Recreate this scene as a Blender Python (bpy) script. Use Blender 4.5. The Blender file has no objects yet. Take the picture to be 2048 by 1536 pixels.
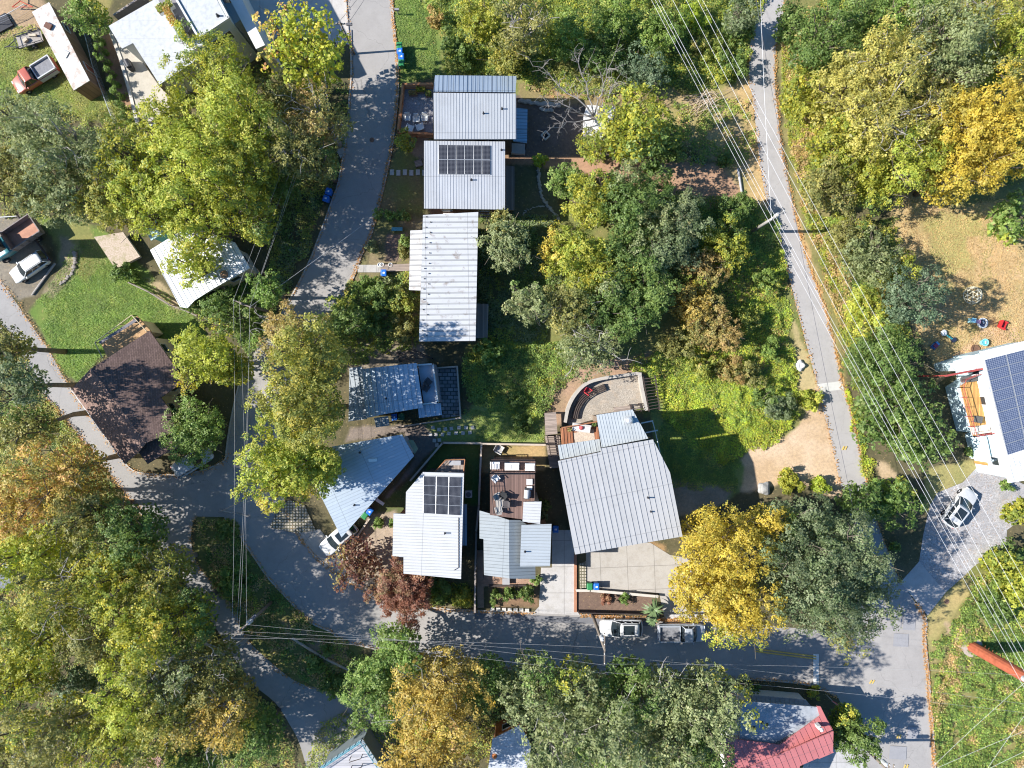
import bpy, bmesh, math, random
import numpy as np
from mathutils import Vector

S = 18.0          # photograph pixels per metre on the ground
H = 80.0          # height of the drone
C = bpy.context.scene.collection
rnd = random.Random(7)
R = math.radians

def P(px, py, z=0.0):
    k = (H - z) / H / S
    return Vector(((px - 1024) * k, (768 - py) * k, z))

# ------------------------------------------------------------------ materials
def nn(nt, t, **kw):
    n = nt.nodes.new(t)
    for k, v in kw.items():
        setattr(n, k, v)
    return n

def base_mat(name, rough=0.8, metallic=0.0, spec=0.3):
    m = bpy.data.materials.new(name); m.use_nodes = True
    nt = m.node_tree; b = nt.nodes['Principled BSDF']
    b.inputs['Roughness'].default_value = rough
    b.inputs['Metallic'].default_value = metallic
    b.inputs['Specular IOR Level'].default_value = spec
    return m, nt, b

def mixc(nt, fac, a, b):
    n = nt.nodes.new('ShaderNodeMix'); n.data_type = 'RGBA'
    for sock, v in ((n.inputs[0], fac), (n.inputs[6], a), (n.inputs[7], b)):
        if isinstance(v, bpy.types.NodeSocket): nt.links.new(v, sock)
        elif isinstance(v, (int, float)): sock.default_value = v
        else: sock.default_value = (*v[:3], 1)
    return n.outputs[2]

def mathn(nt, op, a, b=None, clamp=False):
    n = nt.nodes.new('ShaderNodeMath'); n.operation = op; n.use_clamp = clamp
    for i, v in enumerate((a, b)):
        if v is None: continue
        if isinstance(v, bpy.types.NodeSocket): nt.links.new(v, n.inputs[i])
        else: n.inputs[i].default_value = v
    return n.outputs[0]

def noise(nt, scale, detail=4, rough=0.6, vec=None):
    n = nt.nodes.new('ShaderNodeTexNoise'); n.inputs['Scale'].default_value = scale
    n.inputs['Detail'].default_value = detail; n.inputs['Roughness'].default_value = rough
    if vec is None:
        tc = nt.nodes.new('ShaderNodeTexCoord'); vec = tc.outputs['Object']
    nt.links.new(vec, n.inputs['Vector'])
    return n.outputs['Fac']

def ramp(nt, fac, lo, hi):
    n = nt.nodes.new('ShaderNodeMapRange'); n.clamp = True
    nt.links.new(fac, n.inputs[0]); n.inputs[1].default_value = lo; n.inputs[2].default_value = hi
    return n.outputs[0]

def bump(nt, b, h, strength=0.4, dist=0.03):
    n = nt.nodes.new('ShaderNodeBump'); n.inputs['Strength'].default_value = strength
    n.inputs['Distance'].default_value = dist
    nt.links.new(h, n.inputs['Height']); nt.links.new(n.outputs[0], b.inputs['Normal'])

_M = {}
def M(name, col=None, var=0.18, scale=3.0, rough=0.8, metallic=0.0, spec=0.3, bmp=0.0, fine=25.0):
    """plain surface with soft wear at two scales"""
    if name in _M: return _M[name]
    m, nt, b = base_mat(name, rough, metallic, spec)
    n1 = noise(nt, scale, 5); n2 = noise(nt, fine, 2)
    f = mathn(nt, 'ADD', mathn(nt, 'MULTIPLY', n1, 0.65), mathn(nt, 'MULTIPLY', n2, 0.35))
    f = ramp(nt, f, 0.3, 0.7)
    c = mixc(nt, f, [v * (1 - var) for v in col], [min(1, v * (1 + var)) for v in col])
    nt.links.new(c, b.inputs['Base Color'])
    if bmp: bump(nt, b, n2, bmp)
    _M[name] = m
    return m

def metal_roof(name, col, spacing=0.5, dark=0.55, streak=0.12, metallic=0.3, rough=0.42, line=0.10, dirt=0.0, dirtcol=(.2,.13,.08)):
    if name in _M: return _M[name]
    m, nt, b = base_mat(name, rough, metallic, 0.5); col = [v * .90 for v in col]
    uv = nn(nt, 'ShaderNodeUVMap'); uv.uv_map = 'uv'
    sp = nn(nt, 'ShaderNodeSeparateXYZ'); nt.links.new(uv.outputs[0], sp.inputs[0])
    fr = mathn(nt, 'FRACT', mathn(nt, 'DIVIDE', sp.outputs[0], spacing))
    tri = mathn(nt, 'ABSOLUTE', mathn(nt, 'SUBTRACT', fr, 0.5))       # 0.5 on the seam
    ln = mathn(nt, 'GREATER_THAN', tri, 0.5 - line)
    mp = nn(nt, 'ShaderNodeMapping'); nt.links.new(uv.outputs[0], mp.inputs[0]); mp.inputs['Scale'].default_value = (3.0, 0.35, 1)
    st = noise(nt, 1.0, 5, 0.65, mp.outputs[0])
    bl = noise(nt, 0.35, 3)
    wear = ramp(nt, mathn(nt, 'ADD', mathn(nt, 'MULTIPLY', st, 0.6), mathn(nt, 'MULTIPLY', bl, 0.4)), 0.3, 0.7)
    c = mixc(nt, wear, [v * (1 - streak) for v in col], [min(1, v * (1 + streak * .6)) for v in col])
    pan = nn(nt, 'ShaderNodeTexWhiteNoise'); pan.noise_dimensions = '1D'      # sheet to sheet tone
    nt.links.new(mathn(nt, 'FLOOR', mathn(nt, 'DIVIDE', sp.outputs[0], spacing)), pan.inputs['W'])
    c = mixc(nt, mathn(nt, 'MULTIPLY', pan.outputs['Value'], 0.10), c, [v * .5 for v in col])
    lap = mathn(nt, 'FRACT', mathn(nt, 'DIVIDE', sp.outputs[1], 4.3))
    c = mixc(nt, mathn(nt, 'MULTIPLY', mathn(nt, 'LESS_THAN', lap, .016), .35), c, (.10, .10, .10))
    rn = ramp(nt, noise(nt, .55, 6, .75), .52, .74)
    c = mixc(nt, mathn(nt, 'MULTIPLY', rn, .22), c, [col[0] * .55, col[1] * .52, col[2] * .48])
    sc = noise(nt, 14.0, 2)
    spot = ramp(nt, sc, 0.69, 0.76)
    c = mixc(nt, mathn(nt, 'MULTIPLY', spot, 0.35), c, (.22, .16, .1))
    if dirt:
        d = ramp(nt, noise(nt, 1.1, 6, 0.7), 0.62 - dirt * .25, 0.75 - dirt * .2)
        c = mixc(nt, mathn(nt, 'MULTIPLY', d, 0.7), c, dirtcol)
    c = mixc(nt, mathn(nt, 'MULTIPLY', ln, dark), c, (.06, .065, .07))
    nt.links.new(c, b.inputs['Base Color'])
    bump(nt, b, noise(nt, 1.2, 2), 0.15, 0.05)
    _M[name] = m
    return m

def shingle_mat(name, col, sx=0.33, sy=0.16):
    if name in _M: return _M[name]
    m, nt, b = base_mat(name, 0.9, 0, 0.2)
    uv = nn(nt, 'ShaderNodeUVMap'); uv.uv_map = 'uv'
    br = nn(nt, 'ShaderNodeTexBrick'); nt.links.new(uv.outputs[0], br.inputs['Vector'])
    br.inputs['Scale'].default_value = 1.0; br.inputs['Brick Width'].default_value = sx; br.inputs['Row Height'].default_value = sy
    br.inputs['Mortar Size'].default_value = 0.018; br.inputs['Bias'].default_value = 0
    br.inputs['Color1'].default_value = (*[v * 1.3 for v in col], 1); br.inputs['Color2'].default_value = (*[v * .72 for v in col], 1)
    br.inputs['Mortar'].default_value = (*[v * .4 for v in col], 1)
    w = noise(nt, 0.7, 5)
    c = mixc(nt, ramp(nt, w, .35, .7), br.outputs['Color'], [v * 1.35 for v in col])
    c2 = mixc(nt, 0.55, br.outputs['Color'], c)
    nt.links.new(c2, b.inputs['Base Color']); bump(nt, b, br.outputs['Fac'], -0.5, 0.02)
    _M[name] = m
    return m

def plank_mat(name, col, width=0.14, var=0.3, gap=0.06, dirt=0.2):
    """boards running along uv.y"""
    if name in _M: return _M[name]
    m, nt, b = base_mat(name, 0.75, 0, 0.3)
    uv = nn(nt, 'ShaderNodeUVMap'); uv.uv_map = 'uv'
    sp = nn(nt, 'ShaderNodeSeparateXYZ'); nt.links.new(uv.outputs[0], sp.inputs[0])
    d = mathn(nt, 'DIVIDE', sp.outputs[0], width)
    wn = nn(nt, 'ShaderNodeTexWhiteNoise'); wn.noise_dimensions = '1D'; nt.links.new(mathn(nt, 'FLOOR', d), wn.inputs['W'])
    tri = mathn(nt, 'ABSOLUTE', mathn(nt, 'SUBTRACT', mathn(nt, 'FRACT', d), 0.5))
    ln = mathn(nt, 'GREATER_THAN', tri, 0.5 - gap)
    c = mixc(nt, wn.outputs['Value'], [v * (1 - var) for v in col], [v * (1 + var) for v in col])
    c = mixc(nt, mathn(nt, 'MULTIPLY', ramp(nt, noise(nt, 1.5, 5), .45, .75), dirt), c, [v * .45 for v in col])
    c = mixc(nt, mathn(nt, 'MULTIPLY', ln, .8), c, (.02, .016, .012))
    nt.links.new(c, b.inputs['Base Color'])
    _M[name] = m
    return m

def tile_mat(name, col, mortar, sx, sy, ms=0.03, var=0.2, offset=0.5, rough=0.9):
    if name in _M: return _M[name]
    m, nt, b = base_mat(name, rough, 0, 0.2)
    uv = nn(nt, 'ShaderNodeUVMap'); uv.uv_map = 'uv'
    br = nn(nt, 'ShaderNodeTexBrick'); nt.links.new(uv.outputs[0], br.inputs['Vector'])
    br.offset = offset
    br.inputs['Scale'].default_value = 1.0; br.inputs['Brick Width'].default_value = sx; br.inputs['Row Height'].default_value = sy
    br.inputs['Mortar Size'].default_value = ms
    br.inputs['Color1'].default_value = (*[v * (1 + var) for v in col], 1); br.inputs['Color2'].default_value = (*[v * (1 - var) for v in col], 1)
    br.inputs['Mortar'].default_value = (*mortar, 1)
    c = mixc(nt, mathn(nt, 'MULTIPLY', ramp(nt, noise(nt, 2.5, 5), .45, .75), .45), br.outputs['Color'], [v * .5 for v in col])
    nt.links.new(c, b.inputs['Base Color']); bump(nt, b, br.outputs['Fac'], -0.6, 0.02)
    _M[name] = m
    return m

def gravel_mat(name, col, var=0.45, scale=14.0, leaves=0.0):
    if name in _M: return _M[name]
    m, nt, b = base_mat(name, 0.95, 0, 0.15)
    tc = nn(nt, 'ShaderNodeTexCoord')
    v = nn(nt, 'ShaderNodeTexVoronoi'); v.inputs['Scale'].default_value = scale; nt.links.new(tc.outputs['Object'], v.inputs['Vector'])
    sp = nn(nt, 'ShaderNodeSeparateColor'); nt.links.new(v.outputs['Color'], sp.inputs[0])
    c = mixc(nt, sp.outputs[0], [x * (1 - var) for x in col], [x * (1 + var) for x in col])
    c = mixc(nt, ramp(nt, noise(nt, .6, 6, .7), .4, .7), c, [x * .75 for x in col])
    c = mixc(nt, mathn(nt, 'MULTIPLY', ramp(nt, noise(nt, 1.7, 4), .5, .75), .5), c, [col[0] * 1.15, col[1] * 1.0, col[2] * .85])
    if leaves:
        v2 = nn(nt, 'ShaderNodeTexVoronoi'); v2.inputs['Scale'].default_value = 3.2; nt.links.new(tc.outputs['Object'], v2.inputs['Vector'])
        c = mixc(nt, mathn(nt, 'MULTIPLY', mathn(nt, 'LESS_THAN', v2.outputs['Distance'], .22), leaves), c, (.36, .2, .09))
    nt.links.new(c, b.inputs['Base Color']); bump(nt, b, v.outputs['Distance'], 0.5, 0.03)
    _M[name] = m
    return m

def asphalt_mat(name, col, crack=0.5, patch=0.12):
    if name in _M: return _M[name]
    m, nt, b = base_mat(name, 0.88, 0, 0.25)
    tc = nn(nt, 'ShaderNodeTexCoord')
    g = noise(nt, 38, 3, .7); p = noise(nt, .16, 5, .6); q = noise(nt, 1.3, 5, .6)
    c = mixc(nt, ramp(nt, g, .3, .7), [x * .8 for x in col], [x * 1.18 for x in col])
    c = mixc(nt, mathn(nt, 'MULTIPLY', ramp(nt, p, .42, .6), .4), c, [x * (1 - patch * 2) for x in col])
    c = mixc(nt, mathn(nt, 'MULTIPLY', ramp(nt, q, .5, .75), .35), c, [x * .72 for x in col])
    # wandering cracks
    nz = nn(nt, 'ShaderNodeTexNoise'); nz.inputs['Scale'].default_value = 1.1; nz.inputs['Detail'].default_value = 5
    nt.links.new(tc.outputs['Object'], nz.inputs['Vector'])
    mp = nn(nt, 'ShaderNodeVectorMath'); mp.operation = 'MULTIPLY_ADD'
    nt.links.new(nz.outputs['Color'], mp.inputs[0]); mp.inputs[1].default_value = (1.1, 1.1, 0); nt.links.new(tc.outputs['Object'], mp.inputs[2])
    v = nn(nt, 'ShaderNodeTexVoronoi'); v.feature = 'DISTANCE_TO_EDGE'; v.inputs['Scale'].default_value = .2
    nt.links.new(mp.outputs[0], v.inputs['Vector'])
    ck = mathn(nt, 'LESS_THAN', v.outputs['Distance'], 0.0035)
    c = mixc(nt, mathn(nt, 'MULTIPLY', ck, crack), c, [x * .25 for x in col])
    st = ramp(nt, noise(nt, .5, 6, .75), .5, .72); c = mixc(nt, mathn(nt, 'MULTIPLY', st, .4), c, [x * .62 for x in col])
    sp = mathn(nt, 'GREATER_THAN', noise(nt, 9, 2), .72)
    c = mixc(nt, mathn(nt, 'MULTIPLY', sp, .4), c, [x * .3 for x in col])
    nt.links.new(c, b.inputs['Base Color']); bump(nt, b, g, 0.3, 0.01)
    _M[name] = m
    return m

def concrete_mat(name, col, joint=None):
    if name in _M: return _M[name]
    m, nt, b = base_mat(name, 0.85, 0, 0.25)
    c = mixc(nt, ramp(nt, noise(nt, 20, 3, .7), .3, .7), [x * .88 for x in col], [x * 1.1 for x in col])
    c = mixc(nt, mathn(nt, 'MULTIPLY', ramp(nt, noise(nt, .9, 6, .72), .45, .72), .5), c, [col[0] * .62, col[1] * .58, col[2] * .52])
    c = mixc(nt, mathn(nt, 'MULTIPLY', ramp(nt, noise(nt, 4.5, 5, .7), .55, .75), .35), c, [x * .5 for x in col])
    if joint:
        uv = nn(nt, 'ShaderNodeUVMap'); uv.uv_map = 'uv'
        sp = nn(nt, 'ShaderNodeSeparateXYZ'); nt.links.new(uv.outputs[0], sp.inputs[0])
        for k, d in enumerate(joint):
            t = mathn(nt, 'ABSOLUTE', mathn(nt, 'SUBTRACT', mathn(nt, 'FRACT', mathn(nt, 'DIVIDE', sp.outputs[k], d)), .5))
            ln = mathn(nt, 'GREATER_THAN', t, .5 - .022 / d * 1.6)
            c = mixc(nt, mathn(nt, 'MULTIPLY', ln, .55), c, [x * .35 for x in col])
    nt.links.new(c, b.inputs['Base Color'])
    _M[name] = m
    return m

def glass_mat(name, col=(.02, .03, .04)):
    if name in _M: return _M[name]
    m, nt, b = base_mat(name, 0.06, 0, 0.6)
    n = noise(nt, 2.0, 2)
    nt.links.new(mixc(nt, n, [v * .7 for v in col], [v * 1.4 for v in col]), b.inputs['Base Color'])
    _M[name] = m
    return m

def paint(name, col, rough=0.3):
    if name in _M: return _M[name]
    m, nt, b = base_mat(name, rough, 0, 0.5)
    b.inputs['Coat Weight'].default_value = 0.4; b.inputs['Coat Roughness'].default_value = 0.1
    n = ramp(nt, noise(nt, 1.8, 5), .35, .7)
    d = ramp(nt, noise(nt, 30, 2), .6, .8)
    c = mixc(nt, n, [v * .9 for v in col], [min(1, v * 1.05) for v in col])
    c = mixc(nt, mathn(nt, 'MULTIPLY', d, .15), c, (.2, .17, .12))
    nt.links.new(c, b.inputs['Base Color'])
    _M[name] = m
    return m

def solar_mat(name, cells=(.017, .018, .024), lines=(.19, .195, .21), cw=0.16, lw=.06):
    if name in _M: return _M[name]
    m, nt, b = base_mat(name, 0.25, 0, 0.4)
    uv = nn(nt, 'ShaderNodeUVMap'); uv.uv_map = 'uv'
    sp = nn(nt, 'ShaderNodeSeparateXYZ'); nt.links.new(uv.outputs[0], sp.inputs[0])
    ls = []
    for k in (0, 1):
        t = mathn(nt, 'ABSOLUTE', mathn(nt, 'SUBTRACT', mathn(nt, 'FRACT', mathn(nt, 'DIVIDE', sp.outputs[k], cw)), .5))
        ls.append(mathn(nt, 'GREATER_THAN', t, .5 - lw))
    ln = mathn(nt, 'MAXIMUM', *ls)
    c = mixc(nt, noise(nt, 3, 2), [v * .8 for v in cells], [v * 1.3 for v in cells])
    nt.links.new(mixc(nt, mathn(nt, 'MULTIPLY', ln, .75), c, lines), b.inputs['Base Color'])
    _M[name] = m
    return m

def leaf_mat():
    if 'leaf' in _M: return _M['leaf']
    m = bpy.data.materials.new('leaf_blades'); m.use_nodes = True
    nt = m.node_tree; b = nt.nodes['Principled BSDF']; out = nt.nodes['Material Output']
    at = nn(nt, 'ShaderNodeAttribute'); at.attribute_name = 'leaf_colour'
    b.inputs['Roughness'].default_value = 0.5; b.inputs['Specular IOR Level'].default_value = 0.35
    nt.links.new(at.outputs['Color'], b.inputs['Base Color'])
    tr = nn(nt, 'ShaderNodeBsdfTranslucent')
    hs = nn(nt, 'ShaderNodeHueSaturation'); hs.inputs['Value'].default_value = 1.25; hs.inputs['Saturation'].default_value = 1.1
    nt.links.new(at.outputs['Color'], hs.inputs['Color']); nt.links.new(hs.outputs[0], tr.inputs['Color'])
    mx = nn(nt, 'ShaderNodeMixShader'); mx.inputs[0].default_value = 0.42
    nt.links.new(b.outputs[0], mx.inputs[1]); nt.links.new(tr.outputs[0], mx.inputs[2])
    nt.links.new(mx.outputs[0], out.inputs['Surface'])
    _M['leaf'] = m
    return m

# ------------------------------------------------------------------ objects
def tag(o, label=None, cat=None, group=None, kind=None):
    if label: o['label'] = label
    if cat: o['category'] = cat
    if group: o['group'] = group
    if kind: o['kind'] = kind
    return o

def thing(name, label, cat, loc=(0, 0, 0), rotz=0.0, group=None):
    o = bpy.data.objects.new(name, None); C.objects.link(o)
    o.empty_display_size = 0.3
    o.location = loc; o.rotation_euler = (0, 0, rotz)
    return tag(o, label, cat, group)

def copy_tree(o, parent=None):
    c = o.copy(); C.objects.link(c); c.parent = parent
    for ch in list(o.children): copy_tree(ch, c)
    return c

class MB:
    """collects faces (with a uv per corner) and links them as one mesh object"""
    def __init__(s): s.v = []; s.f = []; s.uv = []
    def face(s, pts, uvs=None):
        i = len(s.v); s.v += [tuple(p) for p in pts]; s.f.append(tuple(range(i, i + len(pts))))
        s.uv.append(uvs if uvs else [(p[0], p[1]) for p in pts]); return s
    def box(s, c, d, rz=0.0, ax=None):
        x, y, z = (d[0] / 2, d[1] / 2, d[2] / 2)
        ca, sa = math.cos(rz), math.sin(rz)
        def T(a, b, e):
            return (c[0] + a * ca - b * sa, c[1] + a * sa + b * ca, c[2] + e)
        K = [T(-x, -y, -z), T(x, -y, -z), T(x, y, -z), T(-x, y, -z), T(-x, -y, z), T(x, -y, z), T(x, y, z), T(-x, y, z)]
        L = [(-x, -y), (x, -y), (x, y), (-x, y)]
        for q, u in (((3, 2, 1, 0), 0), ((4, 5, 6, 7), 1), ((0, 1, 5, 4), 2), ((1, 2, 6, 5), 3), ((2, 3, 7, 6), 2), ((3, 0, 4, 7), 3)):
            if u < 2: uv = [L[k % 4] for k in q]
            elif u == 2: uv = [((-x, x, x, -x)[k % 4], z if k > 3 else -z) for k in q]
            else: uv = [((-y, -y, y, y)[k % 4], z if k > 3 else -z) for k in q]
            s.face([K[k] for k in q], uv)
        return s
    def prism(s, poly, z0, z1, uvf=None):
        """poly: xy points (either winding); z0 / z1 number or function of (x, y)"""
        if area2(poly) < 0: poly = poly[::-1]
        f0 = z0 if callable(z0) else (lambda x, y: z0); f1 = z1 if callable(z1) else (lambda x, y: z1)
        uvf = uvf or (lambda x, y: (x, y))
        top = [(x, y, f1(x, y)) for x, y in poly]; bot = [(x, y, f0(x, y)) for x, y in poly]
        s.face(top, [uvf(p[0], p[1]) for p in top]); s.face(bot[::-1], [uvf(p[0], p[1]) for p in bot[::-1]])
        n = len(poly); d = 0
        for i in range(n):
            j = (i + 1) % n
            l = math.hypot(poly[j][0] - poly[i][0], poly[j][1] - poly[i][1])
            s.face([bot[i], bot[j], top[j], top[i]], [(d, bot[i][2]), (d + l, bot[j][2]), (d + l, top[j][2]), (d, top[i][2])]); d += l
        return s
    def tube(s, pts, rad, n=8, cap=True):
        pts = [Vector(p) for p in pts]; rr = rad if hasattr(rad, '__len__') else [rad] * len(pts)
        rings = []
        up = Vector((0, 0, 1))
        for i, p in enumerate(pts):
            d = (pts[min(i + 1, len(pts) - 1)] - pts[max(i - 1, 0)]).normalized()
            a = d.cross(up if abs(d.z) < .95 else Vector((1, 0, 0))).normalized(); b = d.cross(a)
            rings.append([p + (a * math.cos(t * 2 * math.pi / n) + b * math.sin(t * 2 * math.pi / n)) * rr[i] for t in range(n)])
        i0 = len(s.v)
        for r_ in rings: s.v += [tuple(q) for q in r_]
        L = 0
        for i in range(len(pts) - 1):
            l = (pts[i + 1] - pts[i]).length
            for t in range(n):
                u = (t + 1) % n
                s.f.append((i0 + i * n + t, i0 + (i + 1) * n + t, i0 + (i + 1) * n + u, i0 + i * n + u))
                s.uv.append([(t / n, L), (t / n, L + l), ((t + 1) / n, L + l), ((t + 1) / n, L)])
            L += l
        if cap:
            s.f.append(tuple(i0 + t for t in range(n))); s.uv.append([(0, 0)] * n)
            s.f.append(tuple(i0 + (len(pts) - 1) * n + t for t in reversed(range(n)))); s.uv.append([(0, 0)] * n)
        return s
    def lathe(s, c, prof, n=16, a0=0.0):
        """prof: list of (radius, z) from bottom to top"""
        i0 = len(s.v)
        for r_, z in prof:
            for t in range(n):
                a = a0 + t * 2 * math.pi / n
                s.v.append((c[0] + r_ * math.cos(a), c[1] + r_ * math.sin(a), c[2] + z))
        for i in range(len(prof) - 1):
            for t in range(n):
                u = (t + 1) % n
                s.f.append((i0 + i * n + t, i0 + i * n + u, i0 + (i + 1) * n + u, i0 + (i + 1) * n + t))
                s.uv.append([(t / n, i), ((t + 1) / n, i), ((t + 1) / n, i + 1), (t / n, i + 1)])
        s.f.append(tuple(i0 + t for t in reversed(range(n)))); s.uv.append([(0, 0)] * n)
        k = i0 + (len(prof) - 1) * n
        s.f.append(tuple(k + t for t in range(n))); s.uv.append([(0, 0)] * n)
        return s
    def loft(s, rings, closed_ends=True):
        i0 = len(s.v); n = len(rings[0])
        for r_ in rings: s.v += [tuple(p) for p in r_]
        for i in range(len(rings) - 1):
            for t in range(n):
                u = (t + 1) % n
                q = (i0 + i * n + t, i0 + i * n + u, i0 + (i + 1) * n + u, i0 + (i + 1) * n + t)
                s.f.append(q); s.uv.append([(s.v[k][0], s.v[k][1]) for k in q])
        if closed_ends:
            s.f.append(tuple(i0 + t for t in reversed(range(n)))); s.uv.append([(0, 0)] * n)
            k = i0 + (len(rings) - 1) * n
            s.f.append(tuple(k + t for t in range(n))); s.uv.append([(0, 0)] * n)
        return s
    def build(s, name, mat, parent=None, origin=(0, 0, 0), smooth=False, bevel=0.0):
        me = bpy.data.meshes.new(name)
        ox, oy, oz = origin
        me.from_pydata([(a - ox, b - oy, c - oz) for a, b, c in s.v], [], s.f)
        ul = me.uv_layers.new(name='uv')
        flat = [c for fu in s.uv for p in fu for c in p]
        ul.data.foreach_set('uv', flat)
        me.materials.append(mat)
        if bevel or smooth:
            bm = bmesh.new(); bm.from_mesh(me)
            bmesh.ops.remove_doubles(bm, verts=bm.verts, dist=1e-4)
            bmesh.ops.recalc_face_normals(bm, faces=bm.faces)
            if bevel:
                ed = [e for e in bm.edges if len(e.link_faces) == 2 and e.calc_face_angle(0) > .5]
                bmesh.ops.bevel(bm, geom=ed, offset=bevel, segments=2, affect='EDGES', profile=0.6)
            bm.to_mesh(me); bm.free()
        if smooth:
            me.polygons.foreach_set('use_smooth', [True] * len(me.polygons))
        o = bpy.data.objects.new(name, me); C.objects.link(o)
        if parent: o.parent = parent
        else: o.location = origin
        return o

def area2(p):
    return sum(p[i][0] * p[(i + 1) % len(p)][1] - p[(i + 1) % len(p)][0] * p[i][1] for i in range(len(p))) / 2

def inset(poly, d):
    """offset a simple polygon inwards by d"""
    if area2(poly) < 0: poly = poly[::-1]
    n = len(poly); out = []
    for i in range(n):
        a, b, c = Vector(poly[i - 1][:2]), Vector(poly[i][:2]), Vector(poly[(i + 1) % n][:2])
        e1 = (b - a).normalized(); e2 = (c - b).normalized()
        n1 = Vector((-e1.y, e1.x)); n2 = Vector((-e2.y, e2.x))
        k = 1 + n1.dot(n2)
        m = (n1 + n2) / max(k, .35)
        out.append(tuple(b + m * d))
    return out

def xy(pts, z=0.0):
    return [tuple(P(a, b, z)[:2]) for a, b in pts]

def ctr(poly):
    return (sum(p[0] for p in poly) / len(poly), sum(p[1] for p in poly) / len(poly))

def smooth_line(pts, n=6):
    """Catmull-Rom through the points"""
    pts = [Vector((p[0], p[1])) for p in pts]; out = []
    for i in range(len(pts) - 1):
        p0, p1, p2, p3 = pts[max(i - 1, 0)], pts[i], pts[i + 1], pts[min(i + 2, len(pts) - 1)]
        for k in range(n):
            t = k / n
            out.append(0.5 * ((2 * p1) + (p2 - p0) * t + (2 * p0 - 5 * p1 + 4 * p2 - p3) * t * t + (3 * p1 - p0 - 3 * p2 + p3) * t ** 3))
    out.append(pts[-1])
    return [tuple(p) for p in out]

# ------------------------------------------------------------------ numpy noise and leaves
RS = np.random.RandomState(11)
_lat = RS.rand(256, 256)
def vnoise(x, y):
    xi = np.floor(x).astype(int); yi = np.floor(y).astype(int); fx = x - xi; fy = y - yi
    fx = fx * fx * (3 - 2 * fx); fy = fy * fy * (3 - 2 * fy)
    g = lambda a, b: _lat[a & 255, b & 255]
    return (g(xi, yi) * (1 - fx) + g(xi + 1, yi) * fx) * (1 - fy) + (g(xi, yi + 1) * (1 - fx) + g(xi + 1, yi + 1) * fx) * fy
def fbm(x, y, o=4):
    a = 0.5; t = np.zeros_like(x); w = 0
    for k in range(o):
        t += a * vnoise(x * 2 ** k + 17.3 * k, y * 2 ** k + 5.1 * k); w += a; a *= .55
    return t / w

def inside(px, py, poly):
    c = np.zeros(px.shape, bool); n = len(poly)
    for i in range(n):
        x0, y0 = poly[i]; x1, y1 = poly[(i + 1) % n]
        if y0 == y1: continue
        k = (y0 > py) != (y1 > py)
        c ^= k & (px < (x1 - x0) * (py - y0) / (y1 - y0) + x0)
    return c

def sdist(px, py, poly):
    d = np.full(px.shape, 1e9); n = len(poly)
    for i in range(n):
        x0, y0 = poly[i]; x1, y1 = poly[(i + 1) % n]
        dx, dy = x1 - x0, y1 - y0; l = dx * dx + dy * dy + 1e-9
        t = np.clip(((px - x0) * dx + (py - y0) * dy) / l, 0, 1)
        d = np.minimum(d, np.hypot(px - x0 - t * dx, py - y0 - t * dy))
    return np.where(inside(px, py, poly), d, -d)

def leaf_mesh(name, c, nrm, ln, wd, col, parent=None, rs=RS):
    """one mesh of leaf blades: centres, normals, lengths, widths and colours per blade"""
    N = len(c)
    rv = rs.normal(size=(N, 3)); t = np.cross(nrm, rv); t /= np.linalg.norm(t, axis=1)[:, None] + 1e-9
    b = np.cross(nrm, t)
    a = t * (ln[:, None] * .5); e = b * (wd[:, None] * .5); dz = nrm * (wd[:, None] * .18)
    v = np.empty((N, 4, 3), np.float32)
    v[:, 0] = c - a; v[:, 1] = c + e * .9 + a * .1 + dz; v[:, 2] = c + a; v[:, 3] = c - e * 1.1 - a * .1 + dz * .3
    me = bpy.data.meshes.new(name)
    me.vertices.add(4 * N); me.vertices.foreach_set('co', v.ravel())
    me.loops.add(4 * N); me.loops.foreach_set('vertex_index', np.arange(4 * N, dtype=np.int32))
    me.polygons.add(N); me.polygons.foreach_set('loop_start', np.arange(0, 4 * N, 4, dtype=np.int32))
    at = me.attributes.new('leaf_colour', 'FLOAT_COLOR', 'FACE')
    cc = np.ones((N, 4), np.float32); cc[:, :3] = np.clip(col, .004, 1)
    at.data.foreach_set('color', cc.ravel())
    me.update(calc_edges=True)
    me.materials.append(leaf_mat())
    o = bpy.data.objects.new(name, me); C.objects.link(o)
    if parent: o.parent = parent
    return o
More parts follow.
